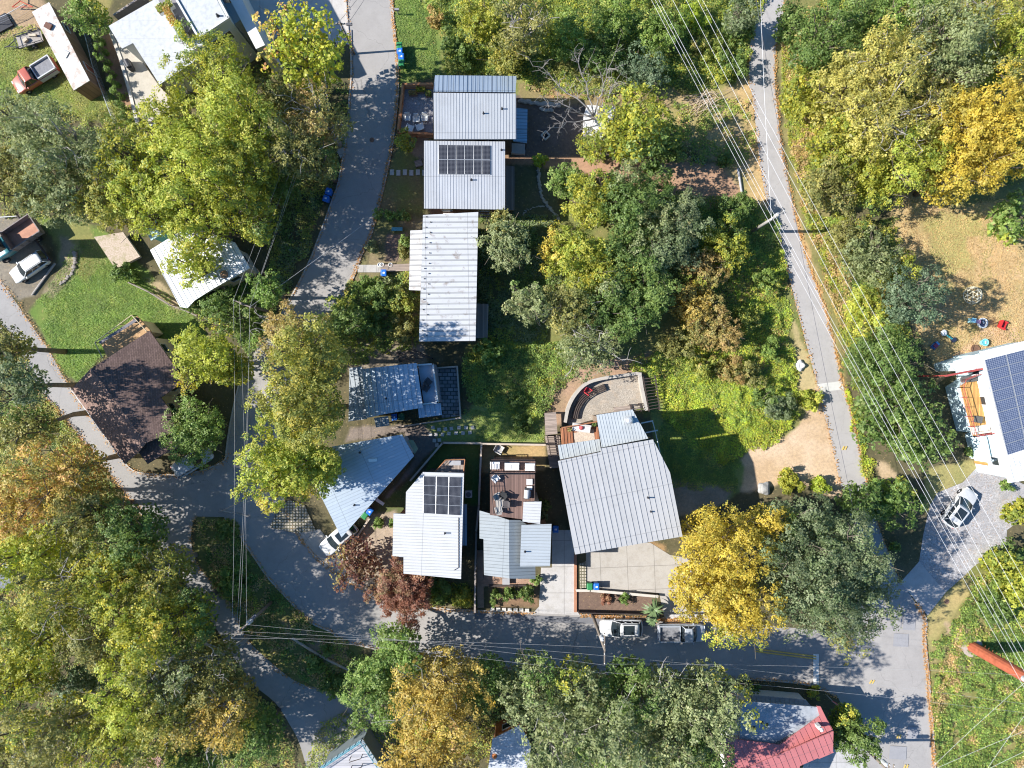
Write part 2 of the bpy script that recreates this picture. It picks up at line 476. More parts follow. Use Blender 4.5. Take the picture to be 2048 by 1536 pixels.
# ------------------------------------------------------------------ vegetation
PAL = {   # leaf colours from most to least common
 'yg':    [(.30, .30, .045), (.20, .24, .045), (.42, .38, .06), (.12, .17, .04)],
 'yg2':   [(.34, .36, .06), (.26, .31, .055), (.45, .42, .085), (.15, .21, .045)],
 'ypale': [(.40, .36, .09), (.30, .29, .08), (.48, .42, .12), (.22, .22, .08), (.30, .24, .15)],
 'gold':  [(.45, .35, .055), (.37, .31, .055), (.52, .41, .09), (.25, .25, .05)],
 'green': [(.11, .17, .045), (.16, .22, .06), (.08, .13, .035), (.21, .25, .07)],
 'ltgreen': [(.19, .27, .07), (.14, .21, .055), (.26, .32, .10), (.10, .16, .04)],
 'dkgreen': [(.145, .185, .085), (.19, .225, .12), (.10, .14, .06), (.23, .24, .13)],
 'blueg': [(.11, .16, .09), (.16, .21, .125), (.085, .125, .07), (.19, .23, .14)],
 'grayg': [(.19, .22, .095), (.25, .28, .135), (.13, .165, .065), (.31, .32, .16), (.26, .23, .10)],
 'olive': [(.24, .23, .075), (.17, .18, .06), (.32, .29, .09), (.12, .14, .05), (.33, .25, .10)],
 'oliveyg': [(.30, .29, .065), (.20, .22, .055), (.40, .35, .08), (.13, .16, .05), (.34, .24, .08)],
 'orange': [(.42, .27, .095), (.43, .34, .09), (.31, .29, .08), (.46, .23, .11), (.22, .24, .07)],
 'maple': [(.36, .37, .05), (.26, .31, .05), (.48, .40, .06), (.16, .22, .045)],
 'rust':  [(.31, .22, .085), (.35, .28, .10), (.25, .23, .08), (.20, .21, .075)],
 'red':   [(.29, .14, .09), (.22, .105, .07), (.33, .20, .12), (.22, .18, .09)],
 'wine':  [(.13, .06, .05), (.18, .09, .06), (.22, .15, .08), (.09, .07, .05)],
 'brown': [(.40, .29, .07), (.30, .24, .07), (.48, .37, .09), (.22, .19, .07), (.36, .22, .09)],
 'kudzu': [(.20, .27, .06), (.14, .21, .05), (.28, .33, .08), (.32, .32, .09)],
 'weeds': [(.22, .27, .06), (.32, .33, .07), (.14, .19, .05), (.38, .33, .11), (.34, .24, .11)],
 'bright': [(.34, .40, .05), (.26, .34, .05), (.42, .44, .07), (.20, .26, .05)],
 'fresh': [(.17, .25, .06), (.12, .19, .05), (.24, .32, .08)],
 'dry':   [(.42, .31, .16), (.34, .24, .12), (.50, .38, .20), (.25, .24, .09)],
}

PGAIN = np.array([1.32, 1.30, 1.25])
def pal_cols(pal, t, rs, mixy=None):
    """blend neighbouring palette entries by t in 0..1"""
    A = np.array(PAL[pal]) * PGAIN; n = len(A)
    w = np.array([1.0 / (i + 1.3) for i in range(n)]); cw = np.cumsum(w) / w.sum()
    i = np.searchsorted(cw, np.clip(t, 0, .9999))
    return A[np.clip(i, 0, n - 1)]

def unit(v): return v / (np.linalg.norm(v, axis=1)[:, None] + 1e-9)

def crown_blades(cx, cy, zc, rx, ry, rz, pal, rs, dens=1.0, leaf=.30, lobes=None, accent=None, asp=.62):
    Rm = (rx + ry) / 2
    K = lobes or int(np.clip(Rm * Rm * .8 + 7, 9, 32))
    # lobes spread over a dome
    g = np.arange(K); rr = np.sqrt((g + .5) / K) * .80; th = g * 2.39996 + rs.rand() * 6
    rr = np.clip(rr + rs.normal(0, .07, K), 0, .92); th = th + rs.normal(0, .25, K)
    lr = Rm * np.clip(rs.normal(.265, .06, K), .16, .40) * (1.12 - .15 * rr)
    lx = rr * np.cos(th) * rx; ly = rr * np.sin(th) * ry
    lz = rz * (np.sqrt(np.clip(1 - rr ** 2 * .85, 0, 1)) * .8 - .15) + rs.normal(0, .24 * rz, K)
    area = math.pi * rx * ry
    N = int(area * 2.25 * dens / (leaf * leaf * asp * .5))
    p = lr ** 2 / (lr ** 2).sum()
    L = rs.choice(K, N, p=p)
    T = 20                                        # twigs per lobe
    td = unit(rs.normal(size=(K, T, 3)).reshape(-1, 3) + [0, 0, .38]).reshape(K, T, 3)
    tr = .70 + .34 * rs.rand(K, T) ** .6
    k = rs.randint(0, T, N)
    d = td[L, k]
    sq = np.array([1, 1, .72])
    c = np.stack([lx, ly, lz], 1)[L] + d * (lr[L] * tr[L, k])[:, None] * sq + rs.normal(size=(N, 3)) * (lr[L] * .09 + .05)[:, None]
    nrm = unit(d * .8 + np.array([0, 0, .5]) + rs.normal(size=(N, 3)) * .36)
    m = int(N * .2)                              # inner and lower foliage
    q = unit(rs.normal(size=(m, 3))) * (rs.rand(m) ** .4)[:, None]
    c[:m] = q * [rx * .72, ry * .72, rz * .7] - [0, 0, rz * .5]
    lt = rs.rand(K); tt = rs.rand(K, T)
    t = np.clip(lt[L] * .5 + tt[L, k] * .42 + rs.rand(N) * .18 - .06, 0, 1)
    col = pal_cols(pal, t, rs)
    val = (.88 + .24 * rs.rand(K))[L] * (.86 + .28 * rs.rand(K, T))[L, k] * (.88 + .24 * rs.rand(N))
    col = col * val[:, None]
    if accent:                                     # lobes on one side that have turned
        apal, ang, amt = accent
        s = (c[:, 0] / rx * math.cos(ang) + c[:, 1] / ry * math.sin(ang)) + rs.normal(0, .12, N) + (lt[L] - .5) * .7
        turn = s > (1 - amt)
        col[turn] = (pal_cols(apal, t, rs) * val[:, None])[turn]
    c = c + [cx, cy, zc]
    ln = leaf * (.7 + .6 * rs.rand(N)); ln[:m] *= 1.7; wd = ln * asp
    tips = np.stack([lx + cx, ly + cy, lz + zc], 1)
    return c, nrm, ln, wd, col, tips

def limb(mb, a, b, r0, r1, rs, seg=4, wob=.12):
    a = Vector(a); b = Vector(b); L = (b - a).length; pts = []; rad = []
    for i in range(seg + 1):
        t = i / seg
        p = a.lerp(b, t) + Vector((0, 0, math.sin(t * math.pi) * L * .06))
        if 0 < i < seg: p += Vector(rs.normal(size=3)) * L * wob * .4
        pts.append(p); rad.append(r0 + (r1 - r0) * t)
    mb.tube(pts, rad, 5, cap=False)
    return pts

BARK = lambda: M('bark', (.16, .13, .10), .4, 2.5, .95, bmp=.6)
BARKG = lambda: M('grey_bark', (.34, .31, .28), .3, 2.5, .95, bmp=.4)

AVOID = []          # world outlines of carriageways and houses
def clear_base(x, y):
    def ok(a, b): return not any(x0 < a < x1 and y0 < b < y1 and bool(inside(np.array([a]), np.array([b]), q)[0]) for q, x0, x1, y0, y1 in AVOID)
    if ok(x, y): return x, y
    o = math.atan2(y, x)
    for r_ in np.arange(.4, 7, .4):
        for k in range(24):
            a = o + (k + 1) // 2 * (-1) ** k * math.pi / 12
            if ok(x + r_ * math.cos(a), y + r_ * math.sin(a)): return x + r_ * math.cos(a), y + r_ * math.sin(a)
    return x, y
def avoid(poly, grow=.5):
    q = inset(poly, -grow) if grow else list(poly)
    AVOID.append((q, min(p[0] for p in q), max(p[0] for p in q), min(p[1] for p in q), max(p[1] for p in q)))

def tree(label, px, py, r, ztop, pal, dens=1.0, leaf=.215, asp=.62, ar=1.0, accent=None, cat='tree', name='deciduous_tree', lobes=None, group=None, bare=0, low=None, bark=None, seed=None):
    rs = np.random.RandomState(seed if seed is not None else int(px * 7 + py * 13) % 99991)
    if ztop >= 8: ztop = ztop * 1.35
    zc = ztop * .62
    k = (H - zc) / H / S * 1.08
    rx = r * k; ry = r * k * ar
    rz = min(ztop * .37, max(rx, ry) * 1.1)
    p = P(px, py, zc)
    bx, by = clear_base(p.x, p.y); ox, oy = p.x - bx, p.y - by          # trunks keep off roads and houses
    root = thing(name, label, cat, (bx, by, 0), group=group)
    c, nrm, ln, wd, col, tips = crown_blades(ox, oy, zc, rx, ry, rz, pal, rs, dens, leaf, lobes, accent, asp)
    c[:, 2] = np.maximum(c[:, 2], .15)
    leaf_mesh('crown', c, nrm, ln, wd, col, root, rs)
    mb = MB(); R0 = min(max(.05, .021 * ztop * (.7 + .05 * r / 10)), .26)
    zt = zc - rz * .25
    lean = rs.normal(size=2) * .25
    fork = Vector((lean[0] + ox * .8, lean[1] + oy * .8, zt * .72))
    mb.tube([(0, 0, -.1), (lean[0] * .3 + ox * .12, lean[1] * .3 + oy * .12, zt * .3), (ox * .4, oy * .4, zt * .52), tuple(fork)], [R0 * 1.25, R0 * .98, R0 * .88, R0 * .78], 8)
    nt_ = min(len(tips), 12)
    for i in rs.choice(len(tips), nt_, replace=False):
        e = Vector(tips[i]) * 1.0
        pts = limb(mb, fork, e, R0 * .5, .025, rs)
        for j in range(2):
            s = pts[2 + j]; q = Vector(tips[i]) + Vector(rs.normal(size=3)) * rx * .22
            limb(mb, s, q, R0 * .2, .015, rs, 3)
    for i in range(bare):                        # bare limbs that stick out above the leaves
        a = rs.rand() * 6.28; rr = .35 + .5 * rs.rand()
        s = Vector((ox + math.cos(a) * rx * rr * .3, oy + math.sin(a) * ry * rr * .3, zc + rz * .35))
        e = Vector((ox + math.cos(a) * rx * (rr + .25), oy + math.sin(a) * ry * (rr + .25), zc + rz * (.95 - rr * .45)))
        pts = limb(mb, s, e, .07, .02, rs, 4, .2)
        for j in range(4):
            q = pts[1 + j % 4] + Vector((*(rs.normal(size=2) * rx * .22), abs(rs.normal()) * .4 + .1))
            limb(mb, pts[1 + j % 4], q, .03, .012, rs, 3, .2)
    mb.build('trunk', bark or (BARKG() if bare else BARK()), root, smooth=True)
    return root

def shrub(label, px, py, r, h, pal, dens=1.2, leaf=.2, asp=.65, ar=1.0, accent=None, name='shrub', group=None, cat='shrub', lobes=None):
    rs = np.random.RandomState(int(px * 3 + py * 17) % 99991)
    zc = h * .5; k = (H - zc) / H / S; rx, ry = r * k, r * k * ar
    p = P(px, py, zc)
    root = thing(name, label, cat, (p.x, p.y, 0), group=group)
    c, nrm, ln, wd, col, tips = crown_blades(0, 0, zc, rx, ry, h * .55, pal, rs, dens, leaf, lobes or max(5, int(rx * ry * 2.2)), accent, asp)
    c[:, 2] = np.maximum(c[:, 2], .05)
    leaf_mesh('foliage', c, nrm, ln, wd, col, root, rs)
    mb = MB()
    for i in range(min(5, len(tips))):
        limb(mb, (rs.normal() * .05, rs.normal() * .05, -.05), tips[i], .045, .012, rs, 3)
    mb.build('stem', BARK(), root)
    return root

def undergrowth(name, label, polys, seed=1, kind='stuff', cat='undergrowth', leaf=.2, asp=.62, litter=False):
    """polys: (pixel polygon, height m, [palettes], cover, hole) ; one object"""
    rs = np.random.RandomState(seed); parts = []
    for poly, h, pals, cover, hole in polys:
        a = np.array(poly, float); x0, y0 = a.min(0); x1, y1 = a.max(0)
        ar = (x1 - x0) * (y1 - y0) / S / S
        n = int(ar * cover * 1.6 / (leaf * leaf * asp * .5))
        px = x0 + rs.rand(n) * (x1 - x0); py = y0 + rs.rand(n) * (y1 - y0)
        wob = (fbm(px / 22 + seed, py / 22) - .5) * 36
        keep = sdist(px, py, poly) > wob
        hn = fbm(px / 26 + seed * 3.1, py / 26, 4)
        if hole: keep &= fbm(px / 18 + 40 + seed, py / 18, 4) > hole
        px, py, hn = px[keep], py[keep], hn[keep]; n = len(px)
        bill = vnoise(px / 11.0 + seed, py / 11.0)                      # bushy humps
        hh = h * np.clip((hn - .28) * 1.9, .08, 1.2) * (.45 + .75 * bill)
        z = hh * (1 - .55 * rs.rand(n) ** 2.0) + rs.rand(n) * .05 + .02
        if litter: z = .02 + rs.rand(n) * .05
        k = (H - z) / H / S
        c = np.stack([(px - 1024) / S, (768 - py) / S, z], 1)
        c[:, :2] += rs.normal(size=(n, 2)) * .06
        nrm = unit(np.array([0, 0, 1.0 if not litter else 2.2]) + rs.normal(size=(n, 3)) * .42)
        sel = fbm(px / 34 + 9 * seed, py / 34 + 3, 4) * 1.6 - .3 + rs.normal(0, .10, n)
        pi = np.clip((sel * len(pals)).astype(int), 0, len(pals) - 1)
        t = np.clip(vnoise(px / 7 + 3, py / 7 + 8) * .75 + rs.rand(n) * .3 - .03, 0, 1)
        col = np.zeros((n, 3))
        for j, pn in enumerate(pals):
            m = pi == j; col[m] = pal_cols(pn, t[m], rs)
        col *= 1.2 * ((.72 + .5 * vnoise(px / 14 + 50, py / 14))[:, None] * (.86 + .28 * rs.rand(n))[:, None])
        ln = leaf * (.7 + .7 * rs.rand(n))
        parts.append((c, nrm, ln, ln * asp, col))
    A = [np.concatenate([p[i] for p in parts]) for i in range(5)]
    o = leaf_mesh(name, *A)
    return tag(o, label, cat, kind=kind)
# ------------------------------------------------------------------ ground
ZONES = [   # (polygon, colour a, colour b, edge wobble px)   later zones lie over earlier ones
 ([(-60,-60),(2110,-60),(2110,1600),(-60,1600)], (.13,.11,.065),(.09,.085,.045), 0),
 # upper middle weeds
 ([(790,-60),(1530,-60),(1500,120),(1480,210),(1400,240),(1240,190),(1050,200),(860,150),(800,110)], (.15,.18,.055),(.22,.22,.08), 14),
 # right edge band
 ([(1545,-60),(2110,-60),(2110,420),(1800,420),(1690,420),(1690,640),(1690,960),(1740,1000),(1680,800),(1580,380),(1550,100)], (.17,.17,.06),(.26,.22,.10), 10),
 # central slope
 ([(960,430),(1400,400),(1530,420),(1560,500),(1640,770),(1650,860),(1600,900),(1420,930),(1320,840),(1130,760),(950,830),(930,700),(1000,640)], (.14,.17,.05),(.22,.20,.08), 14),
 # bottom right
 ([(1860,1190),(1960,1120),(2110,1080),(2110,1600),(1865,1600),(1862,1400),(1850,1260)], (.17,.18,.055),(.26,.22,.10), 8),
 # upper left lawn
 ([(-60,60),(70,40),(160,175),(235,190),(248,250),(180,240),(100,210),(-60,220)], (.17,.21,.06),(.22,.22,.08), 8),
 ([(-60,-60),(60,-40),(110,40),(70,60),(-10,80),(-60,90)], (.40,.28,.18),(.30,.22,.14), 8),
 ([(130,-60),(240,-60),(215,30),(150,40)], (.20,.20,.07),(.26,.22,.09), 8),
 ([(180,50),(215,45),(290,230),(262,248),(215,150)], (.36,.22,.15),(.27,.17,.11), 5),
 # middle left lawn
 ([(60,425),(200,455),(300,545),(395,640),(430,690),(360,760),(300,745),(210,705),(155,762),(115,730),(60,625),(110,560),(150,520)], (.12,.19,.045),(.16,.21,.055), 7),
 ([(95,430),(180,450),(215,520),(170,560),(120,520)], (.24,.22,.08),(.18,.20,.07), 10),
 ([(118,470),(165,495),(150,550),(105,595),(85,585),(125,540)], (.34,.27,.19),(.24,.20,.14), 8),
 ([(285,555),(320,560),(352,600),(360,628),(320,600)], (.40,.31,.20),(.30,.25,.15), 6),
 ([(-60,430),(45,432),(112,530),(70,590),(38,600),(10,575),(-60,560)], (.25,.22,.18),(.17,.15,.12), 4),
 ([(-60,640),(40,705),(70,770),(130,840),(200,930),(240,1000),(-60,1000)], (.17,.15,.07),(.12,.12,.05), 8),
 ([(15,690),(45,720),(72,775),(60,775),(25,730)], (.42,.30,.14),(.34,.26,.12), 6),
 # grass island
 ([(392,1036),(455,1036),(492,1085),(542,1160),(585,1205),(690,1282),(726,1292),(690,1390),(600,1370),(520,1310),(470,1230),(420,1160),(388,1110)], (.19,.18,.065),(.13,.15,.05), 5),
 ([(560,1240),(690,1300),(700,1345),(640,1320),(575,1270)], (.36,.25,.17),(.25,.19,.12), 7),
 ([(505,1400),(560,1420),(548,1445),(505,1440)], (.19,.22,.05),(.16,.19,.05), 5),
 # verge right of the upper street
 ([(790,-60),(860,-60),(880,60),(880,150),(800,170),(796,100),(786,40)], (.13,.19,.05),(.17,.21,.06), 6),
 ([(796,290),(850,270),(850,430),(745,430),(768,370)], (.16,.18,.06),(.20,.16,.09), 7),
 ([(800,262),(855,268),(850,330),(820,305)], (.36,.25,.18),(.30,.20,.14), 5),
 ([(745,430),(845,425),(840,690),(700,720),(640,700),(700,570),(735,490)], (.15,.15,.06),(.24,.19,.12), 8),
 ([(775,470),(815,465),(815,520),(770,525)], (.24,.16,.13),(.18,.13,.11), 6),
 ([(690,690),(850,690),(850,735),(700,740)], (.34,.29,.23),(.24,.20,.15), 8),
 # mulch and dirt behind the metal roofed houses
 ([(1030,190),(1180,195),(1240,205),(1240,300),(1190,325),(1030,318)], (.155,.125,.115),(.12,.10,.09), 4),
 ([(1035,165),(1260,170),(1300,190),(1240,215),(1040,205)], (.32,.22,.13),(.22,.19,.09), 8),
 ([(1010,312),(1180,316),(1330,330),(1330,370),(1260,360),(1140,340),(1010,330)], (.40,.24,.16),(.32,.20,.13), 4),
 ([(1020,328),(1085,330),(1120,420),(1120,445),(1030,440),(1010,420)], (.11,.12,.065),(.15,.13,.09), 5),
 ([(1180,340),(1340,325),(1480,330),(1490,390),(1420,420),(1340,390),(1200,365)], (.40,.25,.17),(.32,.20,.13), 8),
 ([(1300,180),(1470,170),(1505,230),(1520,330),(1490,390),(1440,330),(1360,290),(1290,240)], (.40,.29,.17),(.26,.24,.09), 12),
 ([(1470,160),(1500,150),(1528,350),(1565,470),(1545,470),(1490,390),(1500,300)], (.50,.35,.18),(.38,.28,.13), 4),
 ([(950,430),(1110,440),(1080,560),(980,700),(950,700)], (.10,.12,.05),(.13,.13,.06), 8),
 # around the curved court
 ([(1100,740),(1300,705),(1300,760),(1130,850),(1085,850)], (.36,.24,.17),(.28,.20,.13), 8),
 # dirt pull-in and verge beside the lane
 ([(1600,690),(1640,775),(1690,985),(1668,1000),(1600,960),(1478,985),(1476,925),(1510,890),(1580,868),(1612,830)], (.56,.42,.30),(.46,.33,.21), 6),
 ([(1586,640),(1612,700),(1636,770),(1600,800),(1590,720)], (.46,.36,.20),(.36,.30,.15), 6),
 ([(1575,395),(1600,440),(1655,620),(1690,770),(1735,960),(1750,1000),(1735,1000),(1690,830),(1655,680),(1610,540)], (.55,.34,.18),(.42,.30,.14), 4),
 ([(1750,920),(1780,930),(1800,960),(1760,960)], (.48,.36,.25),(.40,.30,.18), 5),
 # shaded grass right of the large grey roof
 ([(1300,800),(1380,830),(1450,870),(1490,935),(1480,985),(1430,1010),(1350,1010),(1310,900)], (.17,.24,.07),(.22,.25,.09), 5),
 ([(1335,960),(1480,975),(1440,1010),(1400,1030),(1350,1030)], (.30,.26,.22),(.22,.19,.15), 8),
 # dry lawn on the right
 ([(1800,340),(1850,400),(1900,420),(2110,380),(2110,690),(2050,690),(1960,710),(1880,740),(1850,700),(1810,620),(1790,500),(1780,420)], (.46,.33,.175),(.40,.32,.15), 8),
 ([(1850,430),(1960,420),(1980,520),(1880,560)], (.37,.32,.13),(.34,.31,.12), 20),
 ([(1930,470),(2030,480),(2050,560),(1960,560)], (.52,.36,.20),(.46,.33,.17), 16),
 ([(1960,660),(2030,650),(2050,690),(1950,712),(1880,760),(1885,735)], (.50,.35,.22),(.45,.31,.18), 8),
 ([(1855,935),(1945,920),(1960,935),(1925,965),(1880,985),(1860,1030),(1845,1020)], (.30,.26,.11),(.24,.23,.09), 5),
 ([(1850,1235),(1890,1190),(1950,1150),(1958,1165),(1930,1200),(1890,1250),(1862,1300)], (.40,.31,.14),(.30,.27,.11), 5),
 ([(1890,1245),(1950,1265),(1960,1330),(1935,1362),(1910,1340)], (.42,.32,.22),(.34,.25,.16), 7),
 ([(1925,1410),(1975,1420),(1970,1450),(1935,1440)], (.42,.31,.21),(.34,.25,.16), 7),
 # back yards
 ([(845,845),(880,838),(940,826),(945,810),(1020,806),(1090,835),(1090,888),(870,886)], (.22,.29,.09),(.25,.28,.10), 4),
 ([(868,888),(960,888),(958,1010),(925,1010),(930,920),(850,945)], (.11,.17,.045),(.14,.18,.055), 3),
 ([(822,960),(850,950),(812,1020),(750,1030),(760,1005)], (.10,.14,.045),(.13,.14,.06), 4),
 ([(963,890),(1090,890),(1090,940),(965,945)], (.44,.31,.16),(.34,.27,.12), 4),
 ([(700,855),(850,848),(880,885),(760,1010),(830,920),(806,866),(690,885)], (.23,.19,.17),(.18,.15,.13), 4),
 ([(740,1030),(790,1020),(810,1150),(930,1165),(950,1215),(860,1212),(760,1180),(690,1140)], (.42,.34,.27),(.30,.24,.18), 4),
 ([(860,1160),(950,1160),(955,1215),(860,1212)], (.15,.15,.06),(.22,.17,.10), 5),
 ([(978,1165),(1075,1162),(1078,1215),(975,1215)], (.22,.14,.09),(.16,.12,.07), 3),
 ([(1150,1180),(1300,1186),(1318,1230),(1155,1225)], (.20,.135,.105),(.15,.105,.085), 3),
 ([(1295,1080),(1330,1090),(1330,1110),(1300,1108)], (.40,.24,.13),(.30,.2,.1), 3),
 ([(470,795),(500,780),(495,960),(470,960)], (.32,.2,.1),(.22,.15,.08), 4),
]
def build_ground():
    step = .22; X0, X1, Y0, Y1 = -62, 62, -46.5, 46.5
    nx = int((X1 - X0) / step) + 1; ny = int((Y1 - Y0) / step) + 1
    gx, gy = np.meshgrid(np.linspace(X0, X1, nx), np.linspace(Y0, Y1, ny))
    px = gx * S + 1024; py = 768 - gy * S
    mixn = np.clip((fbm(px / 30, py / 30, 5) - .3) * 2.2, 0, 1)
    wob = (fbm(px / 17 + 70, py / 17, 4) - .5) * 2
    col = np.zeros((ny, nx, 3))
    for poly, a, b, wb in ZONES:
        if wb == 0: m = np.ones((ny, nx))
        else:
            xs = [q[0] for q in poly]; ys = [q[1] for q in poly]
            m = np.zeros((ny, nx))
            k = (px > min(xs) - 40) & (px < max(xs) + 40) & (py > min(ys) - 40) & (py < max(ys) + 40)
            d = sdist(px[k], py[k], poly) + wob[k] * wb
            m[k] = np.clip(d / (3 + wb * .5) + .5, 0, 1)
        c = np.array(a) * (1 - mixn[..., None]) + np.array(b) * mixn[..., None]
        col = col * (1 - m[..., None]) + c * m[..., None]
    # far skirt so that the sheet reaches the horizon
    me = bpy.data.meshes.new('ground')
    n = nx * ny
    v = np.zeros((n, 3), np.float32); v[:, 0] = gx.ravel(); v[:, 1] = gy.ravel()
    idx = np.arange(n).reshape(ny, nx)
    q = np.stack([idx[:-1, :-1], idx[:-1, 1:], idx[1:, 1:], idx[1:, :-1]], -1).reshape(-1, 4)
    B = 2500.0
    ex = np.array([(-B, -B, 0), (B, -B, 0), (B, B, 0), (-B, B, 0)], np.float32)
    co = [idx[0, 0], idx[0, -1], idx[-1, -1], idx[-1, 0]]
    sk = np.array([[n, n + 1, co[1], co[0]], [n + 1, n + 2, co[2], co[1]], [n + 2, n + 3, co[3], co[2]], [n + 3, n, co[0], co[3]]])
    v = np.vstack([v, ex]); q = np.vstack([q, sk]).astype(np.int32)
    me.vertices.add(len(v)); me.vertices.foreach_set('co', v.ravel())
    me.loops.add(q.size); me.loops.foreach_set('vertex_index', q.ravel())
    me.polygons.add(len(q)); me.polygons.foreach_set('loop_start', np.arange(0, q.size, 4, dtype=np.int32))
    at = me.attributes.new('soil', 'FLOAT_COLOR', 'POINT')
    cc = np.ones((len(v), 4), np.float32); cc[:n, :3] = col.reshape(-1, 3); cc[n:, :3] = (.13, .14, .06)
    at.data.foreach_set('color', cc.ravel())
    me.update(calc_edges=True)
    m, nt, b = base_mat('soil_and_turf', .95, 0, .15)
    a = nn(nt, 'ShaderNodeAttribute'); a.attribute_name = 'soil'
    f1 = noise(nt, 3.2, 6, .72); f2 = noise(nt, 16, 3, .7)
    f = ramp(nt, mathn(nt, 'ADD', mathn(nt, 'MULTIPLY', f1, .5), mathn(nt, 'MULTIPLY', f2, .5)), .34, .66)
    hv = nn(nt, 'ShaderNodeMix'); hv.data_type = 'RGBA'; hv.blend_type = 'MULTIPLY'; hv.inputs[0].default_value = 1
    nt.links.new(a.outputs['Color'], hv.inputs[6])
    nt.links.new(mixc(nt, f, (.62, .62, .62), (1.35, 1.32, 1.22)), hv.inputs[7])
    tc = nn(nt, 'ShaderNodeTexCoord')
    v2 = nn(nt, 'ShaderNodeTexVoronoi'); v2.inputs['Scale'].default_value = 2.6; nt.links.new(tc.outputs['Object'], v2.inputs['Vector'])
    spk = mathn(nt, 'LESS_THAN', v2.outputs['Distance'], .16)
    c = mixc(nt, mathn(nt, 'MULTIPLY', spk, .45), hv.outputs[2], (.42, .30, .14))
    nt.links.new(c, b.inputs['Base Color']); bump(nt, b, f2, .7, .06)
    me.materials.append(m)
    o = bpy.data.objects.new('ground', me); C.objects.link(o)
    tag(o, 'lawns, bare dirt and leaf litter between the houses', 'ground', kind='structure')
build_ground()

# ------------------------------------------------------------------ roads
_level = [0.006]
def sheet(name, pts, mat, label, cat, kind='structure', rot=0.0, z=None, uvs=1.0, parent=None):
    """flat paved sheet, each a few millimetres above the one before"""
    if z is None:
        z = _level[0]; _level[0] += .0042
    poly = xy(pts)
    if area2(poly) < 0: poly = poly[::-1]
    ca, sa = math.cos(rot), math.sin(rot)
    mb = MB(); mb.face([(x, y, z) for x, y in poly], [((x * ca + y * sa), (-x * sa + y * ca)) for x, y in poly])
    if cat in ('street', 'lane', 'driveway'): avoid(poly, 0)
    o = mb.build(name, mat, parent)
    bm = bmesh.new(); bm.from_mesh(o.data); bmesh.ops.triangulate(bm, faces=bm.faces, ngon_method='EAR_CLIP'); bm.to_mesh(o.data); bm.free()
    return tag(o, label, cat, kind=kind)

ASP = asphalt_mat('asphalt', (.335, .315, .295), .35)
ASP2 = asphalt_mat('old_asphalt', (.30, .285, .27), .45, .14)
ASP3 = asphalt_mat('lane_asphalt', (.36, .34, .325), .2, .08)

UL = smooth_line([(690,-40),(694,10),(698,60),(703,100),(704,150),(700,200),(697,240),(690,300),(677,370),(668,395),(650,445),(637,480),(617,530),(579,604)], 4)
UR = smooth_line([(783,-40),(784,10),(788,60),(794,110),(795,170),(793,210),(786,275),(777,325),(764,384),(752,432),(739,475),(722,510),(708,550),(690,590)], 4)
LLw = smooth_line([(579,604),(530,665),(492,730),(472,800),(460,860),(454,905)], 4)          # left kerb of the hidden bend
LRw = smooth_line([(690,590),(640,660),(596,740),(572,830),(562,930),(568,1000),(577,1034),(594,1066),(632,1115),(690,1160),(750,1190),(800,1206),(870,1217),(950,1222),(1070,1226)], 4)
FLARE = [(1160,1230)]
LR2 = smooth_line([(1160,1230),(1200,1232),(1290,1237),(1400,1243),(1540,1252),(1661,1262)], 3)
INNER = smooth_line([(450,1034),(470,1052),(490,1084),(514,1120),(540,1157),(582,1202),(620,1242),(662,1262),(687,1280),(725,1290),(800,1307),(900,1322),(1000,1335),(1150,1343),(1300,1350),(1434,1354),(1536,1359),(1626,1370),(1676,1396)], 4)
street = UL + LLw[1:] + [(452,915),(450,1034)] + INNER[1:] + [(1661,1262)] + LR2[::-1][1:] + FLARE + LRw[::-1] + UR[::-1][1:]
sheet('street', street, ASP, 'grey asphalt street winding down the hill and across the bottom', 'street')
JL = smooth_line([(-30,530),(0,559),(62,649),(100,704),(135,768),(175,825),(212,873),(247,923),(275,945),(337,950),(400,943),(447,923),(454,905)], 4)
JB = smooth_line([(-30,630),(0,666),(37,711),(62,758),(85,790),(120,825),(160,875),(197,918),(225,953),(262,1002),(287,1030)], 4)
CL = smooth_line([(287,1030),(320,1088),(340,1122),(357,1152),(387,1190),(425,1245),(467,1315),(502,1365),(550,1405),(580,1450),(600,1490),(622,1570)], 4)
CR = smooth_line([(395,1033),(386,1045),(382,1080),(390,1118),(412,1152),(462,1207),(490,1270),(520,1305),(587,1360),(637,1377),(687,1392),(760,1400),(790,1440),(790,1570)], 4)
sheet('lane', JB + CL[1:] + CR[::-1] + [(450,1034),(456,905)] + JL[::-1], ASP2, 'dark patched asphalt lane joining from the left under the trees', 'lane')
DL = smooth_line([(1512,-40),(1513,20),(1506,60),(1499,100),(1498,162),(1506,200),(1513,267),(1523,350),(1541,434),(1558,484),(1578,554),(1598,634),(1618,709),(1634,768),(1644,815),(1658,863),(1681,968),(1700,1030),(1715,1100),(1690,1200),(1661,1262)], 4)
DR = smooth_line([(1565,-40),(1567,25),(1558,60),(1551,100),(1550,170),(1556,230),(1563,300),(1581,384),(1596,459),(1618,534),(1646,609),(1666,684),(1684,768),(1698,813),(1718,900),(1736,975),(1760,1060),(1800,1165)], 4)
sheet('lane', DL + [(1815,1182)] + DR[::-1], ASP3, 'narrow pale grey lane running down the right side', 'lane')
ER = smooth_line([(1815,1182),(1848,1236),(1847,1272),(1852,1327),(1858,1402),(1863,1465),(1869,1570)], 4)
sheet('street', [(1661,1262),(1815,1182)] + ER[1:] + [(1600,1570),(1650,1500),(1700,1440),(1676,1396),(1626,1370)], ASP, 'asphalt road of the junction leaving at the bottom', 'street')
CONC = concrete_mat('concrete', (.40, .37, .33), (3.0, 2.6))
CONCW = concrete_mat('pale_concrete', (.45, .43, .41), (2.9, 2.9))
